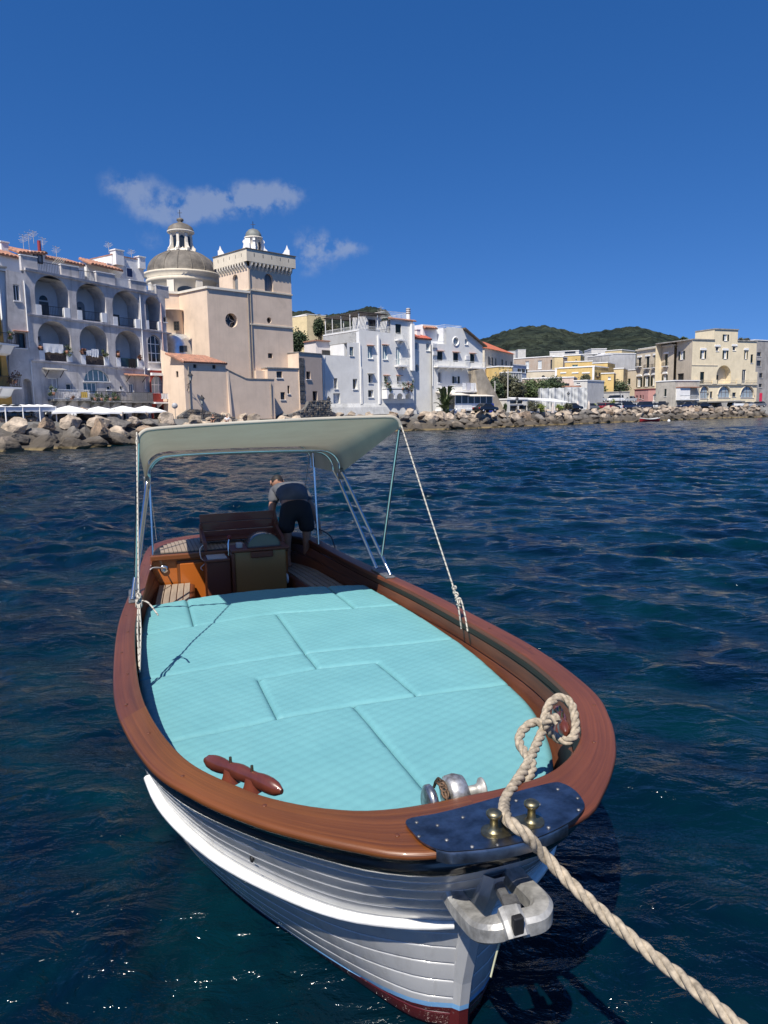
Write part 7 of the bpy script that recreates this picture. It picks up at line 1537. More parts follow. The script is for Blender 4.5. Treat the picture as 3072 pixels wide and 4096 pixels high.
# tarpaulin-wrapped scaffold
p0, p1 = at_y(*C4(686, 672), 141), at_y(*C4(1102, 665), 143); fT = Fac((p0.x, p0.y), (p1.x, p1.y)); zT = p0.z; rows = []
for j in range(14):
    rows.append([fT.P(fT.L*i/70, ZST+(zT-ZST)*j/13+(.12*math.sin(i*.7) if j == 13 else 0), .22*math.sin(i*.9+math.sin(i*.37)*2)+.08*math.sin(j*1.3+i*.4)) for i in range(71)])
sc_ = Bld('wrapped_scaffold', 'building wrapped in pale grey scaffold sheeting behind the pavilion', fT.P(fT.L/2, ZST), 'scaffold')
TARP = M('grey_tarpaulin', (.47, .48, .48), .7, var=.1, scale=1.5)
sc_.part('sheeting', MB().strip(rows), TARP); sc_.part('side_sheeting', MB().quad(fT.P(fT.L, ZST), fT.P(fT.L, zT), fT.P(fT.L, zT, -6), fT.P(fT.L, ZST, -6)), TARP); sc_.part('side_sheeting', MB().quad(fT.P(0, ZST), fT.P(0, zT), fT.P(0, zT, -6), fT.P(0, ZST, -6)), TARP)
sc_.part('top_sheet', MB().quad(fT.P(0, zT-.1, -.2), fT.P(fT.L, zT-.1, -.2), fT.P(fT.L, zT+.5, -6), fT.P(0, zT+.5, -6)), TARP); sc_.part('red_roof_edge', fT.slab(MB(), (fT.L*.6, zT+.3, fT.L+.2, zT+.55), -3.2, -2.8), TERRA)
# retaining wall, white pavilion, long white awning
b, f, z = mid('retaining_wall', 'long grey retaining wall behind the car park', C4, 1110, 1480, 712, 705, 172, 170, GRY, [W(1330, 735, 1425, 770, 'dk', dict(cols=3))], cat='wall', dep=3, trim=CONC)
b, f, z = mid('parking_wall', 'low stone wall below the upper parked cars', C4, 1100, 1700, 800, 798, 163, 172, plaster('stone_wall', (.27, .24, .2), .3, .4, bump=.05), cat='wall', dep=2, trim=CONC)
b, f, z = mid('white_pavilion', 'white glazed restaurant pavilion by the breakwater', C4, 393, 575, 772, 770, 124, 126, WTE, [W(420, 825, 482, 873, 'dk', dict(cols=1)), W(500, 822, 568, 873, 'dk', dict(cols=1)), W(420, 778, 480, 808, 'dk', dict(cols=1)), W(486, 778, 532, 808, 'dk', dict(cols=1))], dep=5)
p0, p1 = at_y(*C4(560, 768), 127), at_y(*C4(975, 800), 136); a_ = Bld('long_awning', 'long sloping white terrace awning next to the pavilion', (p0.x, p0.y, ZST), 'awning')
a_.part('canvas', MB().prism([(p0.x, p0.y, p0.z), (p1.x, p1.y, p1.z), (p1.x-2.5, p1.y+4, p1.z+.9), (p0.x-2.5, p0.y+4, p0.z+.5)], (0, 0, -.12)), M('white_awning', (.72, .71, .68), .8))
for t in np.linspace(0, 1, 6): q = p0.lerp(p1, t); a_.part('post', MB().tube([(q.x, q.y, ZST), (q.x, q.y, q.z-.1)], .07, 6), WHT)
# big cream palazzo at the end of the bay
PAL = plaster('palazzo_yellow', (.76, .65, .45), .05, .2); PALW = plaster('palazzo_grey_cream', (.56, .48, .36), .07, .3)
FY = Fac((74.9, 178.0), (96.8, 187.4)); py = Bld('palazzo', 'large cream-yellow palazzo with dark shutters and big arched ground-floor windows', FY.P(10, ZST), 'building')
def yr(*q): return FY.rect(C5, *q)
hs = []
for q in ((1003, 303, 1032, 380), (1223, 305, 1250, 382), (1432, 303, 1448, 384)): hs.append(py.window(FY, yr(*q), 'sh', gl=CURT)); r = yr(*q); py.part('lintel', FY.slab(MB(), (r[0]-.5, r[3]+.12, r[2]+.5, r[3]+.62), .0, .15), WHT)
for q in ((1143, 265, 1175, 308), (1310, 260, 1342, 302)): hs.append(py.window(FY, yr(*q), 'wh', gl=GLASS, cols=1)); r = yr(*q); py.part('lintel', FY.slab(MB(), (r[0]-.4, r[3]+.05, r[2]+.4, r[3]+.5), .0, .12), WHT)
hs.append(py.window(FY, yr(1487, 340, 1512, 425), 'shc')); hs.append(py.window(FY, yr(988, 512, 1030, 628), 'shc', sill=False)); hs.append(py.window(FY, yr(1402, 490, 1440, 628), 'wh', gl=GLASS, sill=False))
r = yr(1150, 447, 1295, 628); hs.append((apoly(r), 1.6)); nb = py.part('niche_wall', MB().poly([FY.P(a, z, -1.59) for a, z in apoly(r)]), PAL); r2 = (r[0]+(r[2]-r[0])*.15, r[1], r[0]+(r[2]-r[0])*.45, r[1]+(r[3]-r[1])*.48); py.window(FY.shift(-1.5), r2, 'shc', dep=.05, sill=False)
for q, cc in (((990, 652, 1070, 776), 3), ((1168, 654, 1287, 768), 3), ((1390, 654, 1520, 768), 4)): r = yr(*q); hs.append(py.window(FY, r, 'wh', arch=True, cols=cc, rows=2, fm=M('brown_frame', (.12, .07, .05), .6), gl=PALEGL, dep=.3)); py.part('arch_surround', MB().tube([FY.P((r[0]+r[2])/2+(r[2]-r[0])*.54*math.cos(t), r[3]-(r[2]-r[0])/2+(r[2]-r[0])*.54*math.sin(t), .03) for t in np.linspace(0, math.pi, 14)], .16, 6), CRM)
for q in ((1086, 706, 1110, 770), (1306, 716, 1342, 758)): hs.append(py.window(FY, yr(*q), 'dk', cols=1))
zY = FY.uv(C5(1030, 198))[1]; pa0, pa1 = FY.uv(C5(1130, 150))[0], FY.uv(C5(1362, 150))[0]; zP = FY.uv(C5(1245, 97))[1]; eY = FY.uv(C5(1540, 400))[0]
hs.append(py.window(FY, yr(1226, 143, 1256, 205), 'sh', gl=CURT))
py.wall(FY, [(0, ZST-.3), (eY+.8, ZST-.3), (eY+.8, FY.uv(C5(1540, 512))[1]), (eY, FY.uv(C5(1540, 512))[1]), (eY, zY), (pa1, zY), (pa1, zP), (pa0, zP), (pa0, zY), (0, zY)], PAL, hs)
for a0, a1, zt, d in ((0, pa0, zY, 12), (pa1, eY, zY, 12), (pa0, pa1, zP, 6)):
    py.part('roof', FY.slab(MB(), (a0-.1, zt, a1+.1, zt+.25), -d, .2), CONC)
py.part('rear_walls', MB().quad(FY.P(pa0, zY), FY.P(pa0, zP), FY.P(pa0, zP, -6), FY.P(pa0, zY, -6)).quad(FY.P(pa1, zY), FY.P(pa1, zP), FY.P(pa1, zP, -6), FY.P(pa1, zY, -6)).quad(FY.P(eY, ZST), FY.P(eY, zY), FY.P(eY, zY, -12), FY.P(eY, ZST, -12)).quad(FY.P(0, ZST, -12), FY.P(eY, ZST, -12), FY.P(eY, zY, -12), FY.P(0, zY, -12)), PAL)
a0, z = FY.uv(C5(885, 632)); py.part('terrace_slab', FY.slab(MB(), (a0, z-.25, eY+.7, z), .002, .35), CRM); py.railing(FY, a0, eY+.7, z, z+.95, .3, M('pale_rail', (.45, .42, .36), .6), ends=False)
for x in (945, 1125, 1365): a, _ = FY.uv(C5(x, 610)); py.part('terrace_pier', FY.slab(MB(), (a-.9, z, a+.6, z+1.0), .22, .45), PAL)
py.part('string_course', FY.slab(MB(), (0, FY.uv(C5(1030, 450))[1], FY.uv(C5(1160, 450))[0], FY.uv(C5(1030, 450))[1]+.15), .001, .1), CRM)
py.part('plinth', FY.slab(MB(), (FY.uv(C5(1140, 830))[0], ZST-.3, eY+.8, FY.uv(C5(1300, 812))[1]), .002, .2), GRY)
FY1 = Fac((73.9, 184.8), (74.9, 178.0)); hs = [py.window(FY1, FY1.rect(C5, 793, 308, 824, 390), 'sh', gl=CURT), py.window(FY1, FY1.rect(C5, 765, 528, 826, 596), 'dk', cols=2)]; py.wall(FY1, [(0, ZST-.3), (FY1.L, ZST-.3), (FY1.L, zY), (0, zY)], PALW, hs); py.part('cornice', FY1.slab(MB(), (0, zY, FY1.L, zY+.25), -.1, .2), CONC)
FY2 = Fac((69.3, 200.5), (73.3, 184.9)); zW = FY2.uv(C5(550, 280))[1]; pw = Bld('palazzo_wing', 'long cream wing of the palazzo with tall shuttered windows and curved pediments', FY2.P(8, ZST), 'building'); hs = []
for q in ((380, 372, 405, 458), (458, 362, 486, 475), (535, 350, 566, 468), (640, 338, 668, 455)): r = FY2.rect(C5, *q); hs.append(pw.window(FY2, r, 'shc', sill=False)); pw.part('lintel', FY2.slab(MB(), (r[0]-.4, r[3]+.1, r[2]+.4, r[3]+.5), .0, .2), WHT); pw.balcony(FY2, r[0]-.5, r[2]+.5, r[1], .7, .9, IRON, WHT)
for q in ((275, 575, 300, 636), (370, 570, 401, 660), (446, 560, 476, 655), (522, 555, 560, 646), (628, 545, 655, 606)):
    r = FY2.rect(C5, *q)
    if r[0] < .3: continue
    hs.append(pw.window(FY2, r, 'sh', gl=CURT)); c_ = (r[0]+r[2])/2; w_ = (r[2]-r[0])*.9; pw.part('pediment', MB().prism([FY2.P(c_+w_*math.cos(t), r[3]+.35+.55*math.sin(t), 0) for t in np.linspace(0, math.pi, 9)], FY2.n*.2), WHT)
pw.wall(FY2, [(0, ZST-.3), (FY2.L, ZST-.3), (FY2.L, zW), (0, zW)], PALW, hs); pw.part('cornice', FY2.slab(MB(), (-.2, zW, FY2.L+.1, zW+.35), -9, .35), CRM); pw.part('roof_rail', FY2.slab(MB(), (0, zW+.5, FY2.L*.9, zW+.62), -.5, -.4), WIRON)
pw.part('rear_walls', MB().quad(FY2.P(0, ZST), FY2.P(0, zW), FY2.P(0, zW, -9), FY2.P(0, ZST, -9)), PALW)
mid('palazzo_low_wing', 'low cream wing with one arched-pediment window beside the palazzo', C5, 228, 358, 505, 490, 204, 200, PALW, [W(275, 578, 300, 636, 'shc')], dep=6)
mid('tall_grey_house', 'tall weathered grey house at the far end of the quay', C5, 1532, 1900, 190, 230, 192, 200, plaster('weathered_grey_house', (.36, .34, .32), .15, .6), [W(1550, 318, 1590, 358, 'dk'), W(1548, 400, 1590, 455, 'dk'), W(1572, 525, 1605, 572, 'dk'), W(1568, 630, 1598, 665, 'dk')], dep=10)
mid('quayside_house', 'grey and yellow quayside house with a white covered balcony', C5, 582, 745, 612, 600, 171, 168, plaster('quay_grey', (.40, .37, .32), .15, .5), [W(635, 680, 656, 755, 'shc')], dep=6)
b, f, z = mid('quayside_annex', 'stained annex with white boarded balcony beneath the palazzo terrace', C5, 745, 985, 600, 605, 168, 171, plaster('quay_cream', (.45, .42, .36), .15, .5), [W(855, 682, 892, 780, 'shc', dict(sill=False)), W(850, 808, 892, 840, 'dk')], dep=6)
r = f.rect(C5, 750, 670, 948, 785); b.part('boarded_balcony', f.slab(MB(), (r[0], r[1], r[0]+(r[2]-r[0])*.5, r[3]), .0, 1.2), WHT); b.balcony(f, r[0], r[2], r[1], 1.3, .95, WIRON); b.part('balcony_roof', f.slab(MB(), (r[0]-.1, r[3], r[2]+.1, r[3]+.2), 0, 1.5), TERRA)
mid('pink_house', 'low pink house with dark red roof edge by the parked cars', C5, 342, 478, 692, 688, 180, 176, plaster('pink_plaster', (.42, .22, .21), .1, .3), [W(355, 742, 372, 770, 'dk', dict(arch=True)), W(392, 740, 408, 775, 'dk', dict(arch=True)), W(420, 742, 430, 785, 'dk')], trim=M('dark_red_edge', (.22, .05, .05), .7), dep=6)
mid('salmon_house', 'salmon pink house front with a wall lantern and grey door', C5, 478, 582, 686, 684, 176, 174, plaster('salmon_plaster', (.52, .27, .24), .08, .2), [W(522, 738, 560, 800, 'wh', dict(gl=M('grey_door2', (.3, .29, .28), .6)))], trim=M('dark_red_edge', (.22, .05, .05), .7), dep=6)
mid('shore_wall', 'long low quay parapet behind the breakwater stones', C4, 560, 1000, 880, 884, 122, 137, CONC, cat='wall', dep=.4, zb=1.9)
# ------------------------------------------------------------------ trees and shrubs
GL1 = leafmat('deep_green_leaf', (.055, .085, .028), (.014, .026, .010)); GL2 = leafmat('mid_green_leaf', (.085, .12, .035), (.022, .038, .012)); GL3 = leafmat('olive_leaf', (.10, .10, .05), (.03, .033, .016)); GL4 = leafmat('yellow_green_leaf', (.22, .26, .05), (.07, .10, .02))
BARK = M('bark', (.09, .065, .045), .9, var=.3, scale=6)
def tree(label, c, x, ytop, ybot, w, Y, mat, seed, n=2000, s=.26, zb=None):
    ybot = ybot+(ybot-ytop)*.35; w = w*1.35
    t = at_y(*c(x, ytop), Y); bz = ZST if zb is None else zb; lo = at_y(*c(x, ybot), Y).z; rz = (t.z-lo)/2; rx = (at_y(*c(x+w/2, ytop), Y).x-at_y(*c(x-w/2, ytop), Y).x)/2
    o = empty('tree', (t.x, Y, bz), label, 'tree', 'trees between the houses'); rs = np.random.RandomState(seed); mb = MB(); cz = (t.z+lo)/2
    leaves(mb, (t.x, Y, cz), rx*.92, rx*.8, rz*.95, n, s, rs)
    for k in range(5): a = k*1.26+seed; leaves(mb, (t.x+rx*.55*math.cos(a), Y+rx*.5*math.sin(a), cz+rz*rs.uniform(-.5, .35)), rx*.45, rx*.45, rz*.5, n//6, s, rs)
    mb.build('crown', mat, o); mb = MB(); mb.tube([(t.x, Y, bz), (t.x+.1, Y, (bz+cz)/2), (t.x, Y, cz)], [.32, .24, .14], 8)
    for k in range(4): a = k*1.6+seed; mb.tube([(t.x, Y, (bz+cz)/2), (t.x+rx*.35*math.cos(a), Y+rx*.3*math.sin(a), cz), (t.x+rx*.6*math.cos(a), Y+rx*.5*math.sin(a), cz+rz*.5)], [.14, .09, .03], 6)
    mb.build('trunk', BARK, o)
for i, a in enumerate((('dark olive tree below the cream villa', 380, 535, 720, 170, 140, GL3), ('low green tree beside the tan buttress', 280, 600, 730, 110, 136, GL1), ('scrubby olive tree above the pavilion', 455, 590, 735, 150, 139, GL3), ('broad bright green tree in front of the pink low house', 640, 595, 720, 190, 144, GL2), ('tall dark tree beside the wrapped scaffold', 790, 582, 690, 170, 146, GL1), ('rounded green tree between the tarpaulin and the parking wall', 1215, 600, 700, 150, 178, GL2), ('dark spreading tree in front of the palazzo low wing', 1335, 605, 700, 180, 180, GL1), ('small tree by the small yellow house', 1090, 558, 610, 60, 170, GL3))): tree(a[0], C4, *a[1:5], a[5], a[6], 300+i)
tree('dark tree left of the white terrace house', C3, 75, 345, 470, 110, 150, GL1, 321); tree('pine behind the roof pergola', C3, 250, 245, 345, 70, 190, GL1, 322, zb=5); tree('leafy tree showing through the pergola', C3, 330, 285, 350, 90, 190, GL3, 323, zb=5); tree('dark round tree between dome and bell tower', C2, 702, 560, 660, 40, 108, GL1, 324, n=500)
tree('round topiary on the palazzo roof', C5, 822, 170, 205, 55, 190, GL1, 325, n=400, zb=14)
for i in range(7):
    x = 1375+i*22; p = FY.uv(C5(x, 178)); P = FY.P(p[0], zY, -1.2); bush('roof_plant', 'green potted shrub on the palazzo roof terrace', 'plant', tuple(P), .9, .45, 120, .2, GL3, 400+i, group='shrubs on the palazzo roof')
for i, (x, y, w, m, lab, Y) in enumerate(((630, 805, 95, GL3, 'thin dark shrub beside the white pavilion', 124), (690, 850, 70, GL4, 'bright yellow-green shrub beside the pavilion', 124), (855, 850, 60, GL4, 'yellow-green shrub under the long awning', 128), (935, 825, 70, GL3, 'clipped olive shrub at the end of the long awning', 131), (1190, 825, 75, GL4, 'yellow flowering shrub by the car park', 150), (1325, 780, 50, GL4, 'yellow shrub among the upper parked cars', 166), (375, 820, 40, GL1, 'dark shrub beside the buttress foot', 122))):
    t = at_y(*C4(x, y), Y); rx = w*.45208/2900*Y/2; bush('shrub', lab, 'shrub', (t.x, Y, ZST), rx, max(.6, (t.z+rx*.6-ZST)/2.2), 420, .16, m, 420+i)
# broad-leaved strelitzia in front of the white houses
p = wuv(1095, 960); P = FWh.P(p[0], ZST, 4.0); so = empty('giant_strelitzia', tuple(P), 'tall broad-leaved strelitzia clump in front of the white link house', 'plant'); rs = random.Random(3); SL = leafmat('strelitzia_leaf', (.09, .125, .04), (.02, .035, .012))
topz_ = FWh.shift(4).uv(C3(1085, 770))[1]
for k in range(46):
    a = rs.uniform(0, 6.28); h = rs.uniform(.25, 1.0); H_ = (topz_-ZST)*h; r0 = rs.uniform(.2, .7); out = rs.uniform(.5, 1.5)*(1.15-.4*h); b0 = P+Vector((r0*math.cos(a), r0*math.sin(a), 0)); d = Vector((math.cos(a), math.sin(a), 0)); q = Vector((-d.y, d.x, 0)); rows = [[], [], []]
    for t in np.linspace(0, 1, 8):
        c_ = b0+Vector((0, 0, H_*.62+H_*.38*math.sin(t*2.0)))+d*(out*t); w_ = .30*math.sin(math.pi*min(1, t*.92+.06))**.7; rows[0].append(c_-q*w_+Vector((0, 0, .10))); rows[1].append(c_); rows[2].append(c_+q*w_+Vector((0, 0, .10)))
    mb = MB().strip(rows, smooth=False); mb.tube([b0, b0+Vector((0, 0, H_*.3)), rows[1][0]], .04, 5, cap=False); mb.build('leaf', SL, so)
# ------------------------------------------------------------------ parasols and pergola on the restaurant terrace
PCAN = M('white_parasol_cloth', (.78, .78, .77), .85, var=.04)
def parasol(P, hw, zt, drop, label):
    o = empty('parasol', (P.x, P.y, ZST), label, 'parasol', 'white parasols on the restaurant terrace'); mb = MB(); ap = Vector((P.x, P.y, zt)); cs = []
    for k in range(16):
        a = k*math.pi/8+.6; r = hw*(1/max(abs(math.cos(a-.6)), abs(math.sin(a-.6)))); sag = .0 if k % 2 == 0 else .05; cs.append(Vector((P.x+r*math.cos(a), P.y+r*math.sin(a), zt-drop+sag)))
    n = len(cs); mids = [ap.lerp(c, .5)+Vector((0, 0, .06)) for c in cs]; low = [c-Vector((0, 0, .16)) for c in cs]
    mb.add([ap]+mids+cs+low, [(0, 1+i, 1+(i+1) % n) for i in range(n)] + [(1+i, 1+n+i, 1+n+(i+1) % n, 1+(i+1) % n) for i in range(n)] + [(1+n+i, 1+2*n+i, 1+2*n+(i+1) % n, 1+n+(i+1) % n) for i in range(n)])
    mb.build('canopy', PCAN, o); MB().tube([(P.x, P.y, ZST), (P.x, P.y, zt)], .04, 8).build('pole', DKFR, o); MB().lathe([(0, 0), (.35, 0), (.33, .08), (.06, .1)], (P.x, P.y, ZST), 12).build('base', STONE, o)
    for k in range(0, 16, 2): MB().tube([(P.x, P.y, zt-drop*.75), tuple(ap.lerp(cs[k], .75)-Vector((0, 0, .03)))], .015, 4, cap=False).build('rib', DKFR, o)
for i, (x, y, hw, d, lab) in enumerate(((630, 1710, 1.75, 5.2, 'white square parasol beside the terrace pergola'), (905, 1718, 1.75, 5.0, 'white square parasol second from the terrace pergola'), (1130, 1712, 1.75, 4.0, 'white square parasol third from the terrace pergola'), (1330, 1712, 1.75, 3.6, 'white square parasol beside the red house'), (770, 1730, 1.4, 2.2, 'smaller white parasol close to the arcaded house wall'))):
    f5 = FA.shift(d); a, z = f5.uv(C1(x, y)); parasol(f5.P(a, 0), hw, z, .62, lab)
f7 = FA.shift(6.0); r = f7.rect(C1, -120, 1722, 515, 1760); po = empty('terrace_pergola', tuple(f7.P(r[2]-3, ZST)), 'white canvas pergola over the restaurant terrace beside the parasols', 'pergola')
rows = []
for j in range(5): rows.append([f7.P(r[0]+(r[2]-r[0])*i/24, r[3]+.25*math.sin(math.pi*j/4)-.06*abs(math.sin(i*math.pi/3)), -3.4*j/4) for i in range(25)])
MB().strip(rows).build('canvas', PCAN, po); MB().strip([rows[0], [p-Vector((0, 0, .38)) for p in rows[0]]]).build('valance', PCAN, po)
for i in range(5): a = r[0]+(r[2]-r[0])*i/4; MB().tube([f7.P(a, ZST), f7.P(a, r[3])], .06, 8).build('post', WHT, po); MB().tube([f7.P(a, ZST, -3.4), f7.P(a, r[3], -3.4)], .06, 8).build('post', WHT, po)
MB().tube([rows[0][0], rows[0][-1]], .05, 6).build('rail', WHT, po)
TW = M('grey_table', (.3, .28, .26), .6)
for i, x in enumerate((60, 180, 300, 560, 700, 860, 1000)):
    f5 = FA.shift(5.4 if x < 500 else 4.2); a, _ = f5.uv(C1(x, 1820)); P = f5.P(a, ZST); o = empty('cafe_table', tuple(P), 'grey square cafe table with four legs on the restaurant terrace', 'table', 'cafe tables on the terrace'); MB().box(P.x-.4, P.y-.4, ZST+.70, P.x+.4, P.y+.4, ZST+.74).build('table_top', TW, o)
    for sx in (-.34, .34):
        for sy in (-.34, .34): MB().tube([(P.x+sx, P.y+sy, ZST), (P.x+sx, P.y+sy, ZST+.70)], .025, 5).build('leg', DKFR, o)
for i, (x, y, Y) in enumerate(((800, 805, 127), (1020, 782, 138), (1118, 782, 146))):
    t = at_y(*C4(x, y), Y); o = empty('closed_parasol', (t.x, Y, ZST), ('closed white parasol under the long awning edge', 'closed pale parasol in front of the wrapped scaffold', 'closed pale parasol beside the parked cars')[i], 'parasol', 'closed parasols'); MB().lathe([(.05, t.z), (.16, t.z-.25), (.22, t.z-.7), (.32, t.z-1.6), (.26, t.z-1.75), (.05, t.z-1.75)], (t.x, Y, 0), 10).build('folded_cloth', M('pinkish_cloth', (.62, .54, .48), .85), o); MB().tube([(t.x, Y, ZST), (t.x, Y, t.z+.1)], .04, 6).build('pole', WHT, o)
# ------------------------------------------------------------------ street lamps and sign
LGL = M('lamp_glass', (.35, .36, .34), .15)
def lantern(o, P, s=1.0):
    x, y, z = P; MB().lathe([(.10*s, 0), (.20*s, .42*s)], P, 6, smooth=False).build('lantern_glass', LGL, o); MB().lathe([(.26*s, .42*s), (.24*s, .47*s), (.12*s, .62*s), (.05*s, .66*s), (.05*s, .74*s), (0, .78*s)], P, 8, smooth=False).build('lantern_cap', IRON, o); MB().lathe([(.0, -.05*s), (.06*s, -.04*s), (.11*s, 0), (.0, .02*s)], P, 8).build('lantern_base', IRON, o)
def lamp(c, x, yt, yb, Y, label):
    t = at_y(*c(x, yt), Y); o = empty('street_lamp', (t.x, Y, ZST-.1), label, 'street lamp', 'iron street lamps along the quay'); s = 1.25; zl0 = t.z-.8*s
    MB().lathe([(.16, 0), (.16, .15), (.10, .25), (.07, .9), (.05, 1.0), (.045, zl0-ZST), (.0, zl0-ZST+.02)], (t.x, Y, ZST-.1), 10).build('post', IRON, o); lantern(o, (t.x, Y, zl0), s)
lamp(C2, 553, 1568, 1760, 78.5, 'iron street lamp standing before the church annex'); lamp(C3, 320, 845, 990, 96.5, 'iron street lamp in front of the white terrace house door'); lamp(C4, 937, 697, 830, 133, 'iron street lamp in front of the wrapped scaffold'); lamp(C4, 483, 742, 890, 121.5, 'iron street lamp in front of the white pavilion'); lamp(C5, 1065, 712, 850, 172, 'slim street lamp by the big arched palazzo windows'); lamp(C5, 200, 690, 840, 163, 'slim street lamp in the car park'); lamp(C5, 545, 720, 850, 166, 'street lamp in front of the salmon pink house')
a, z = FX.uv(C2(425, 1495)); P = FX.P(a, z, .0); wo = empty('wall_lamp', tuple(P), 'iron lantern on a scroll bracket fixed to the church annex wall', 'street lamp'); L = FX.P(a, z+.5, .85)
MB().tube(catmull([FX.P(a, z-.5, .02), FX.P(a, z-.1, .35), FX.P(a, z+.25, .5), FX.P(a, z+.35, .85), FX.P(a, z+.5, .85)], 6), .035, 6).build('bracket', IRON, wo); MB().tube([FX.P(a, z+.1, .02), FX.P(a, z+.36, .8)], .025, 6).build('stay', IRON, wo); lantern(wo, (L.x, L.y, z+.55), 1.2)
t = at_y(*C2(322, 1665), 79); so_ = empty('road_sign', (t.x, 79, ZST), 'round road sign seen from behind next to the red house', 'sign'); MB().tube([(t.x, 79, ZST), (t.x, 79, t.z)], .035, 6).build('post', GALV, so_); MB().lathe([(0, 0), (.32, 0), (.32, .03), (0, .03)], (t.x, 78.95, t.z), 20, axis=(.2, -1, 0)).build('disc', M('sign_grey', (.35, .35, .36), .5), so_)
# telegraph poles, roof dish
for x, yt, Y, lab in ((287, 605, 131, 'white pole standing behind the tan buttress'), (402, 500, 134, 'tall thin pole beside the glazed veranda')):
    t = at_y(*C4(x, yt), Y); o = empty('utility_pole', (t.x, Y, ZST), lab, 'pole'); MB().tube([(t.x, Y, ZST), (t.x, Y, t.z)], [.13, .08], 8).build('pole', M('pale_pole', (.5, .48, .44), .8), o); MB().tube([(t.x-.5, Y, t.z-.3), (t.x+.5, Y, t.z-.3)], .04, 6).build('crossarm', DKFR, o)
# ------------------------------------------------------------------ cars
TYRE = M('tyre', (.02, .02, .02), .8); RIM = M('alloy', (.4, .4, .42), .35, metal=.7); CGL = M('car_glass', (.015, .018, .022), .06)
CARP = {'dark blue': (.012, .018, .045), 'black': (.008, .008, .01), 'white': (.72, .72, .71), 'silver': (.35, .36, .37), 'red': (.25, .02, .02), 'grey': (.12, .125, .13)}
def car(P, rz, colour, kind, label):
    o = empty('parked_car', (P[0], P[1], ZST), label, 'car', 'cars parked along the quay', rz=rz); WL[o.name] = Vector((0, 0, 0)); hw = .86
    if kind == 'sedan': low = [(-2.1, .35), (-2.15, .62), (-2.0, .82), (-1.2, .92), (1.35, .95), (2.0, .86), (2.1, .6), (2.05, .35)]; cab = [(-1.25, .92), (-.55, 1.38), (.75, 1.40), (1.45, .94)]
    elif kind == 'van': low = [(-2.1, .35), (-2.15, .7), (-1.95, .95), (-1.3, 1.02), (1.95, 1.05), (2.1, .9), (2.12, .6), (2.08, .35)]; cab = [(-1.35, 1.02), (-.75, 1.72), (1.8, 1.75), (2.0, 1.05)]
    else: low = [(-1.85, .35), (-1.92, .62), (-1.75, .85), (-1.05, .95), (1.6, .98), (1.85, .85), (1.88, .6), (1.82, .35)]; cab = [(-1.1, .95), (-.45, 1.45), (1.1, 1.48), (1.65, .98)]
    def ext(pr, w0, w1, b=.06):
        bm = bmesh.new(); A = [bm.verts.new((x, -(w0 if i in (0, len(pr)-1) or pr is low else w1), z)) for i, (x, z) in enumerate(pr)]; B = [bm.verts.new((x, (w0 if i in (0, len(pr)-1) or pr is low else w1), z)) for i, (x, z) in enumerate(pr)]
        bm.faces.new(A); bm.faces.new(B[::-1]); n = len(pr)
        for i in range(n): bm.faces.new((A[i], B[i], B[(i+1) % n], A[(i+1) % n]))
        bmesh.ops.recalc_face_normals(bm, faces=bm.faces[:])
        if b: bmesh.ops.bevel(bm, geom=bm.edges[:], offset=b, segments=2, profile=.6, affect='EDGES', clamp_overlap=True)
        return bm
    m = M('car_'+colour.replace(' ', '_'), CARP[colour], .25, coat=.8, var=.02)
    MB().bm(ext(low, hw, hw, .07), smooth=True).build('body', m, o); MB().bm(ext(cab, hw-.06, hw-.2, .0)).build('windows', CGL, o)
    tz = cab[1][1]; rf = [(cab[1][0]-.06, tz-.02), (cab[1][0]+.1, tz+.05), (cab[2][0]-.1, tz+.06), (cab[2][0]+.06, tz-.01)]; MB().bm(ext(rf, hw-.17, hw-.17, .0)).build('roof', m, o)
    for sy in (-1, 1): MB().prism([(cab[1][0]*.2+cab[2][0]*.8+d, sy*(hw-.07), z) for d, z in ((-.05, cab[0][1]), (.06, cab[0][1]), (.03, tz), (-.08, tz))], (0, -sy*.13, 0)).build('door_pillar', m, o)
    for sx in (low[0][0]*.62, low[-1][0]*.64):
        for sy in (-1, 1): w = MB().lathe([(0, -.09), (.27, -.10), (.32, -.07), (.32, .07), (.27, .10), (0, .09)], (sx, sy*(hw-.1), .32), 16, axis=(0, 1, 0)).build('wheel', TYRE, o); MB().lathe([(0, .0), (.19, .0), (.2, .02), (0, .03)], (sx, sy*(hw+.0), .32), 12, axis=(0, sy, 0)).build('rim', RIM, w)
    for sy in (-1, 1): MB().rbox(low[1][0]-.02, sy*.62-.16, .62, low[1][0]+.12, sy*.62+.16, .76, .02).build('headlight', M('headlight', (.6, .6, .6), .1), o); MB().rbox(low[-2][0]-.12, sy*.66-.12, .66, low[-2][0]+.02, sy*.66+.12, .86, .02).build('tail_light', M('tail_light', (.3, .01, .01), .2), o)
    return o
def carp(c, x, y, Y): t = at_y(*c(x, y), Y); return (t.x, Y)
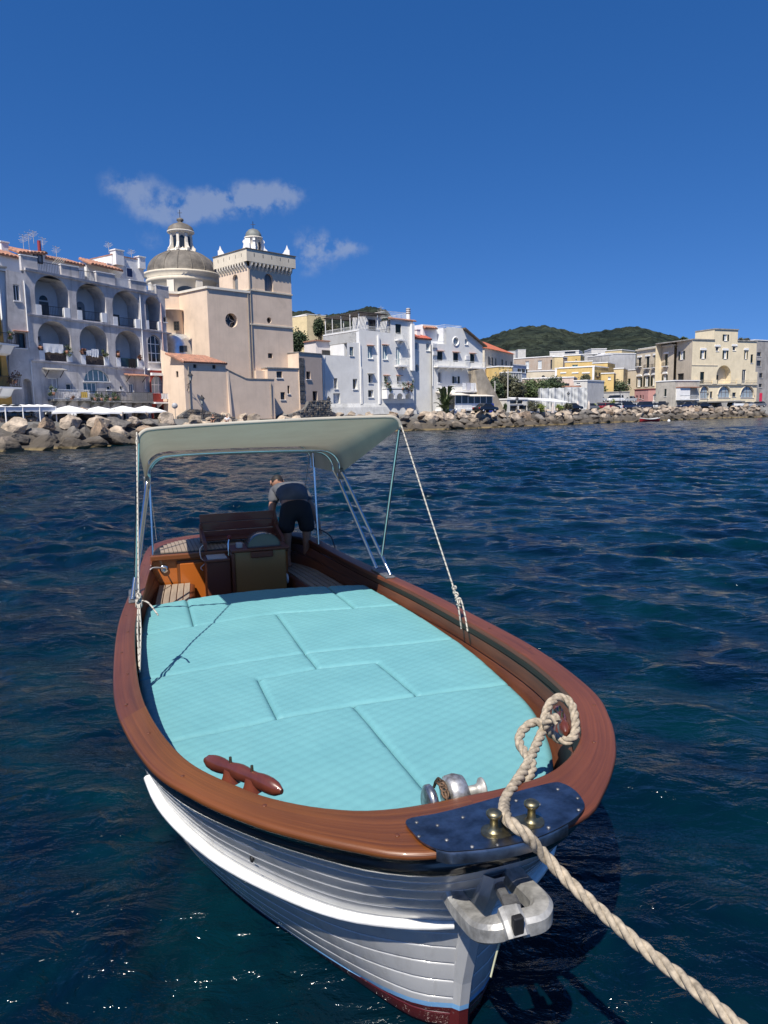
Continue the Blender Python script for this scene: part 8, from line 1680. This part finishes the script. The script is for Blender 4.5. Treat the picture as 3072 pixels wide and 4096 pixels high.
for c, x, Y, col_, kind, rz, lab in ((C5, 55, 152, 'red', 'hatch', .5, 'dark red hatchback partly behind the shrub'), (C5, 105, 153, 'black', 'hatch', .5, 'black hatchback next to the white estate'), (C5, 162, 154.5, 'white', 'hatch', .6, 'white hatchback between two dark cars'), (C5, 265, 156, 'dark blue', 'van', .6, 'dark blue van beside the white hatchback'), (C5, 345, 162, 'white', 'sedan', .6, 'white car behind the dark blue van'), (C5, 432, 161, 'dark blue', 'van', .55, 'dark blue people carrier in the row of cars'), (C5, 530, 168, 'white', 'hatch', .5, 'white hatchback half hidden by boulders'), (C5, 612, 164, 'black', 'van', 1.2, 'black van seen end-on beside the grey quayside house'), (C5, 838, 167, 'dark blue', 'hatch', .4, 'dark blue hatchback under the white balcony'), (C5, 1008, 171, 'black', 'sedan', .3, 'black saloon in front of the palazzo'), (C5, 1345, 179, 'white', 'van', .35, 'white estate car below the arched windows'), (C5, 1450, 181, 'silver', 'sedan', .35, 'silver car with glinting windscreen below the palazzo'), (C5, 1560, 183, 'grey', 'hatch', .35, 'grey car by the red board'), (C3, 1545, 112.5, 'black', 'sedan', .7, 'black car parked at the foot of the buttress'), (C4, 965, 134, 'black', 'sedan', .5, 'black car behind the closed parasols'), (C4, 1125, 149, 'grey', 'hatch', .5, 'grey car behind the pale closed parasol')):
    car(carp(c, x, 860 if c is C5 else 975 if c is C3 else 850, Y), rz+math.pi*(x % 2), col_, kind, lab)
for x, Y, col_, kind, lab in ((1130, 166, 'black', 'van', 'black van parked above the low stone wall'), (1195, 167, 'silver', 'sedan', 'silver car parked above the low stone wall'), (1345, 169, 'white', 'van', 'white van parked above the low stone wall'), (1465, 171, 'silver', 'hatch', 'silver hatchback parked above the low stone wall near the pink house')):
    p = carp(C4, x, 770, Y); o = car(p, .4, col_, kind, lab); o.location.z = at_y(*C4(x, 797), Y).z
p0 = at_y(*C4(1100, 798), 164.6); zU = at_y(*C4(1300, 799), 168).z
MB().prism([(p0.x-1, 164.2, zU-.35), (p0.x+40, 173.5, zU-.35), (p0.x+38, 182, zU-.35), (p0.x-3, 173, zU-.35)], (0, 0, .3)).build('upper_car_park', GROUND, kind='structure', label='raised car park behind the low stone wall', cat='pavement')
p = f7.uv(C1(120, 1850)); P = f7.P(p[0], 0, -1.2); car((P.x, P.y), 1.0, 'black', 'hatch', 'dark car parked beneath the white pergola')
# ------------------------------------------------------------------ red rowing boat and buoy
P = at_z(*C5(487, 1003), 0.02); ro = empty('rowing_boat', (P.x, P.y, 0), 'small red and white rowing boat moored against the boulders', 'boat', rz=.25); WL[ro.name] = Vector((0, 0, 0)); rows = []; rim = []
for t in np.linspace(0, 1, 15):
    x = -2.1+4.2*t; w = .75*math.sin(math.pi*min(1, .12+t*.8))**.6*(0 if t in (0,) else 1); sh = .50+.22*(2*t-1)**2
    rows.append([(x, -w, sh), (x, -w*.9, .3), (x, -w*.45, -.1), (x, 0, -.15), (x, w*.45, -.1), (x, w*.9, .3), (x, w, sh)])
MB().strip(rows).build('hull', M('red_paint', (.30, .02, .025), .4, coat=.3), ro)
for k in (0, 6): MB().tube([r_[k] for r_ in rows], .05, 6).build('gunwale', WHT, ro)
for t in (4, 8, 11): MB().box(rows[t][0][0]-.12, -.6, .38, rows[t][0][0]+.12, .6, .42).build('thwart', MAHOG, ro)
P = at_z(*C5(680, 998), 0.05); bo = empty('buoy', (P.x, P.y, 0), 'small white mooring buoy floating near the red rowing boat', 'buoy'); MB().sphere((P.x, P.y, .08), .28).build('float', WHT, bo); MB().tube([(P.x, P.y, .3), (P.x, P.y, .45)], .03, 6).build('eye', GALV, bo)
# red board by the steps
P = FY.P(FY.uv(C5(1560, 830))[0]-.6, ZST, 1.2); bo = empty('red_board', tuple(P), 'upright red board beside the steps at the end of the palazzo', 'board'); MB().rbox(P.x-.35, P.y-.06, ZST+.9, P.x+.35, P.y+.06, ZST+3.6, .05).build('panel', M('red_panel', (.5, .02, .06), .5), bo); MB().tube([(P.x, P.y, ZST), (P.x, P.y, ZST+.9)], .05, 6).build('post', GALV, bo)
# ------------------------------------------------------------------ two people sitting on the stones under the church wall
def sitter(x, y, shirt, label):
    t = at_y(*C2(x, y), 78); b = Vector((t.x, 78, t.z-.86)); o = empty('person', tuple(b), label, 'person'); q = lambda a, c_, d: (b.x+a, b.y+c_, b.z+d)
    V = [q(0, 0, .1), q(0, 0, .32), q(0, .02, .52), q(0, 0, .60), q(-.1, -.02, .08), q(-.12, -.40, .16), q(-.12, -.42, -.25), q(-.12, -.55, -.28), q(.1, -.02, .08), q(.12, -.40, .16), q(.12, -.42, -.25), q(.12, -.55, -.28), q(-.19, .0, .48), q(-.24, -.08, .26), q(-.14, -.28, .2), q(-.12, -.34, .19), q(.19, .0, .48), q(.24, -.08, .26), q(.14, -.28, .2), q(.12, -.34, .19)]
    E = [(0, 1), (1, 2), (2, 3), (0, 4), (4, 5), (5, 6), (6, 7), (0, 8), (8, 9), (9, 10), (10, 11), (2, 12), (12, 13), (13, 14), (14, 15), (2, 16), (16, 17), (17, 18), (18, 19)]
    skin_mesh('sitter', V, E, [.15, .14, .13, .055, .09, .065, .045, .04, .09, .065, .045, .04, .06, .05, .036, .035, .06, .05, .036, .035], 0, 1).build('body', SKIN, o)
    skin_mesh('top', V[:3]+[V[12], V[13], V[16], V[17]], [(0, 1), (1, 2), (2, 3), (3, 4), (2, 5), (5, 6)], [.17, .16, .145, .075, .065, .075, .065], 0, 1).build('shirt', M('shirt_'+shirt, {'white': (.7, .7, .7), 'dark': (.03, .03, .035)}[shirt], .9), o)
    MB().sphere(q(0, -.01, .74), .105, sx=.85, sz=1.12).build('head', SKIN, o); MB().sphere(q(0, .015, .77), .108, sx=.9, sz=1.05).build('hair', MATS['dark_hair'], o)
sitter(650, 1738, 'dark', 'small seated figure in dark clothes under the church wall'); sitter(770, 1738, 'white', 'small seated figure in a white shirt under the church wall')
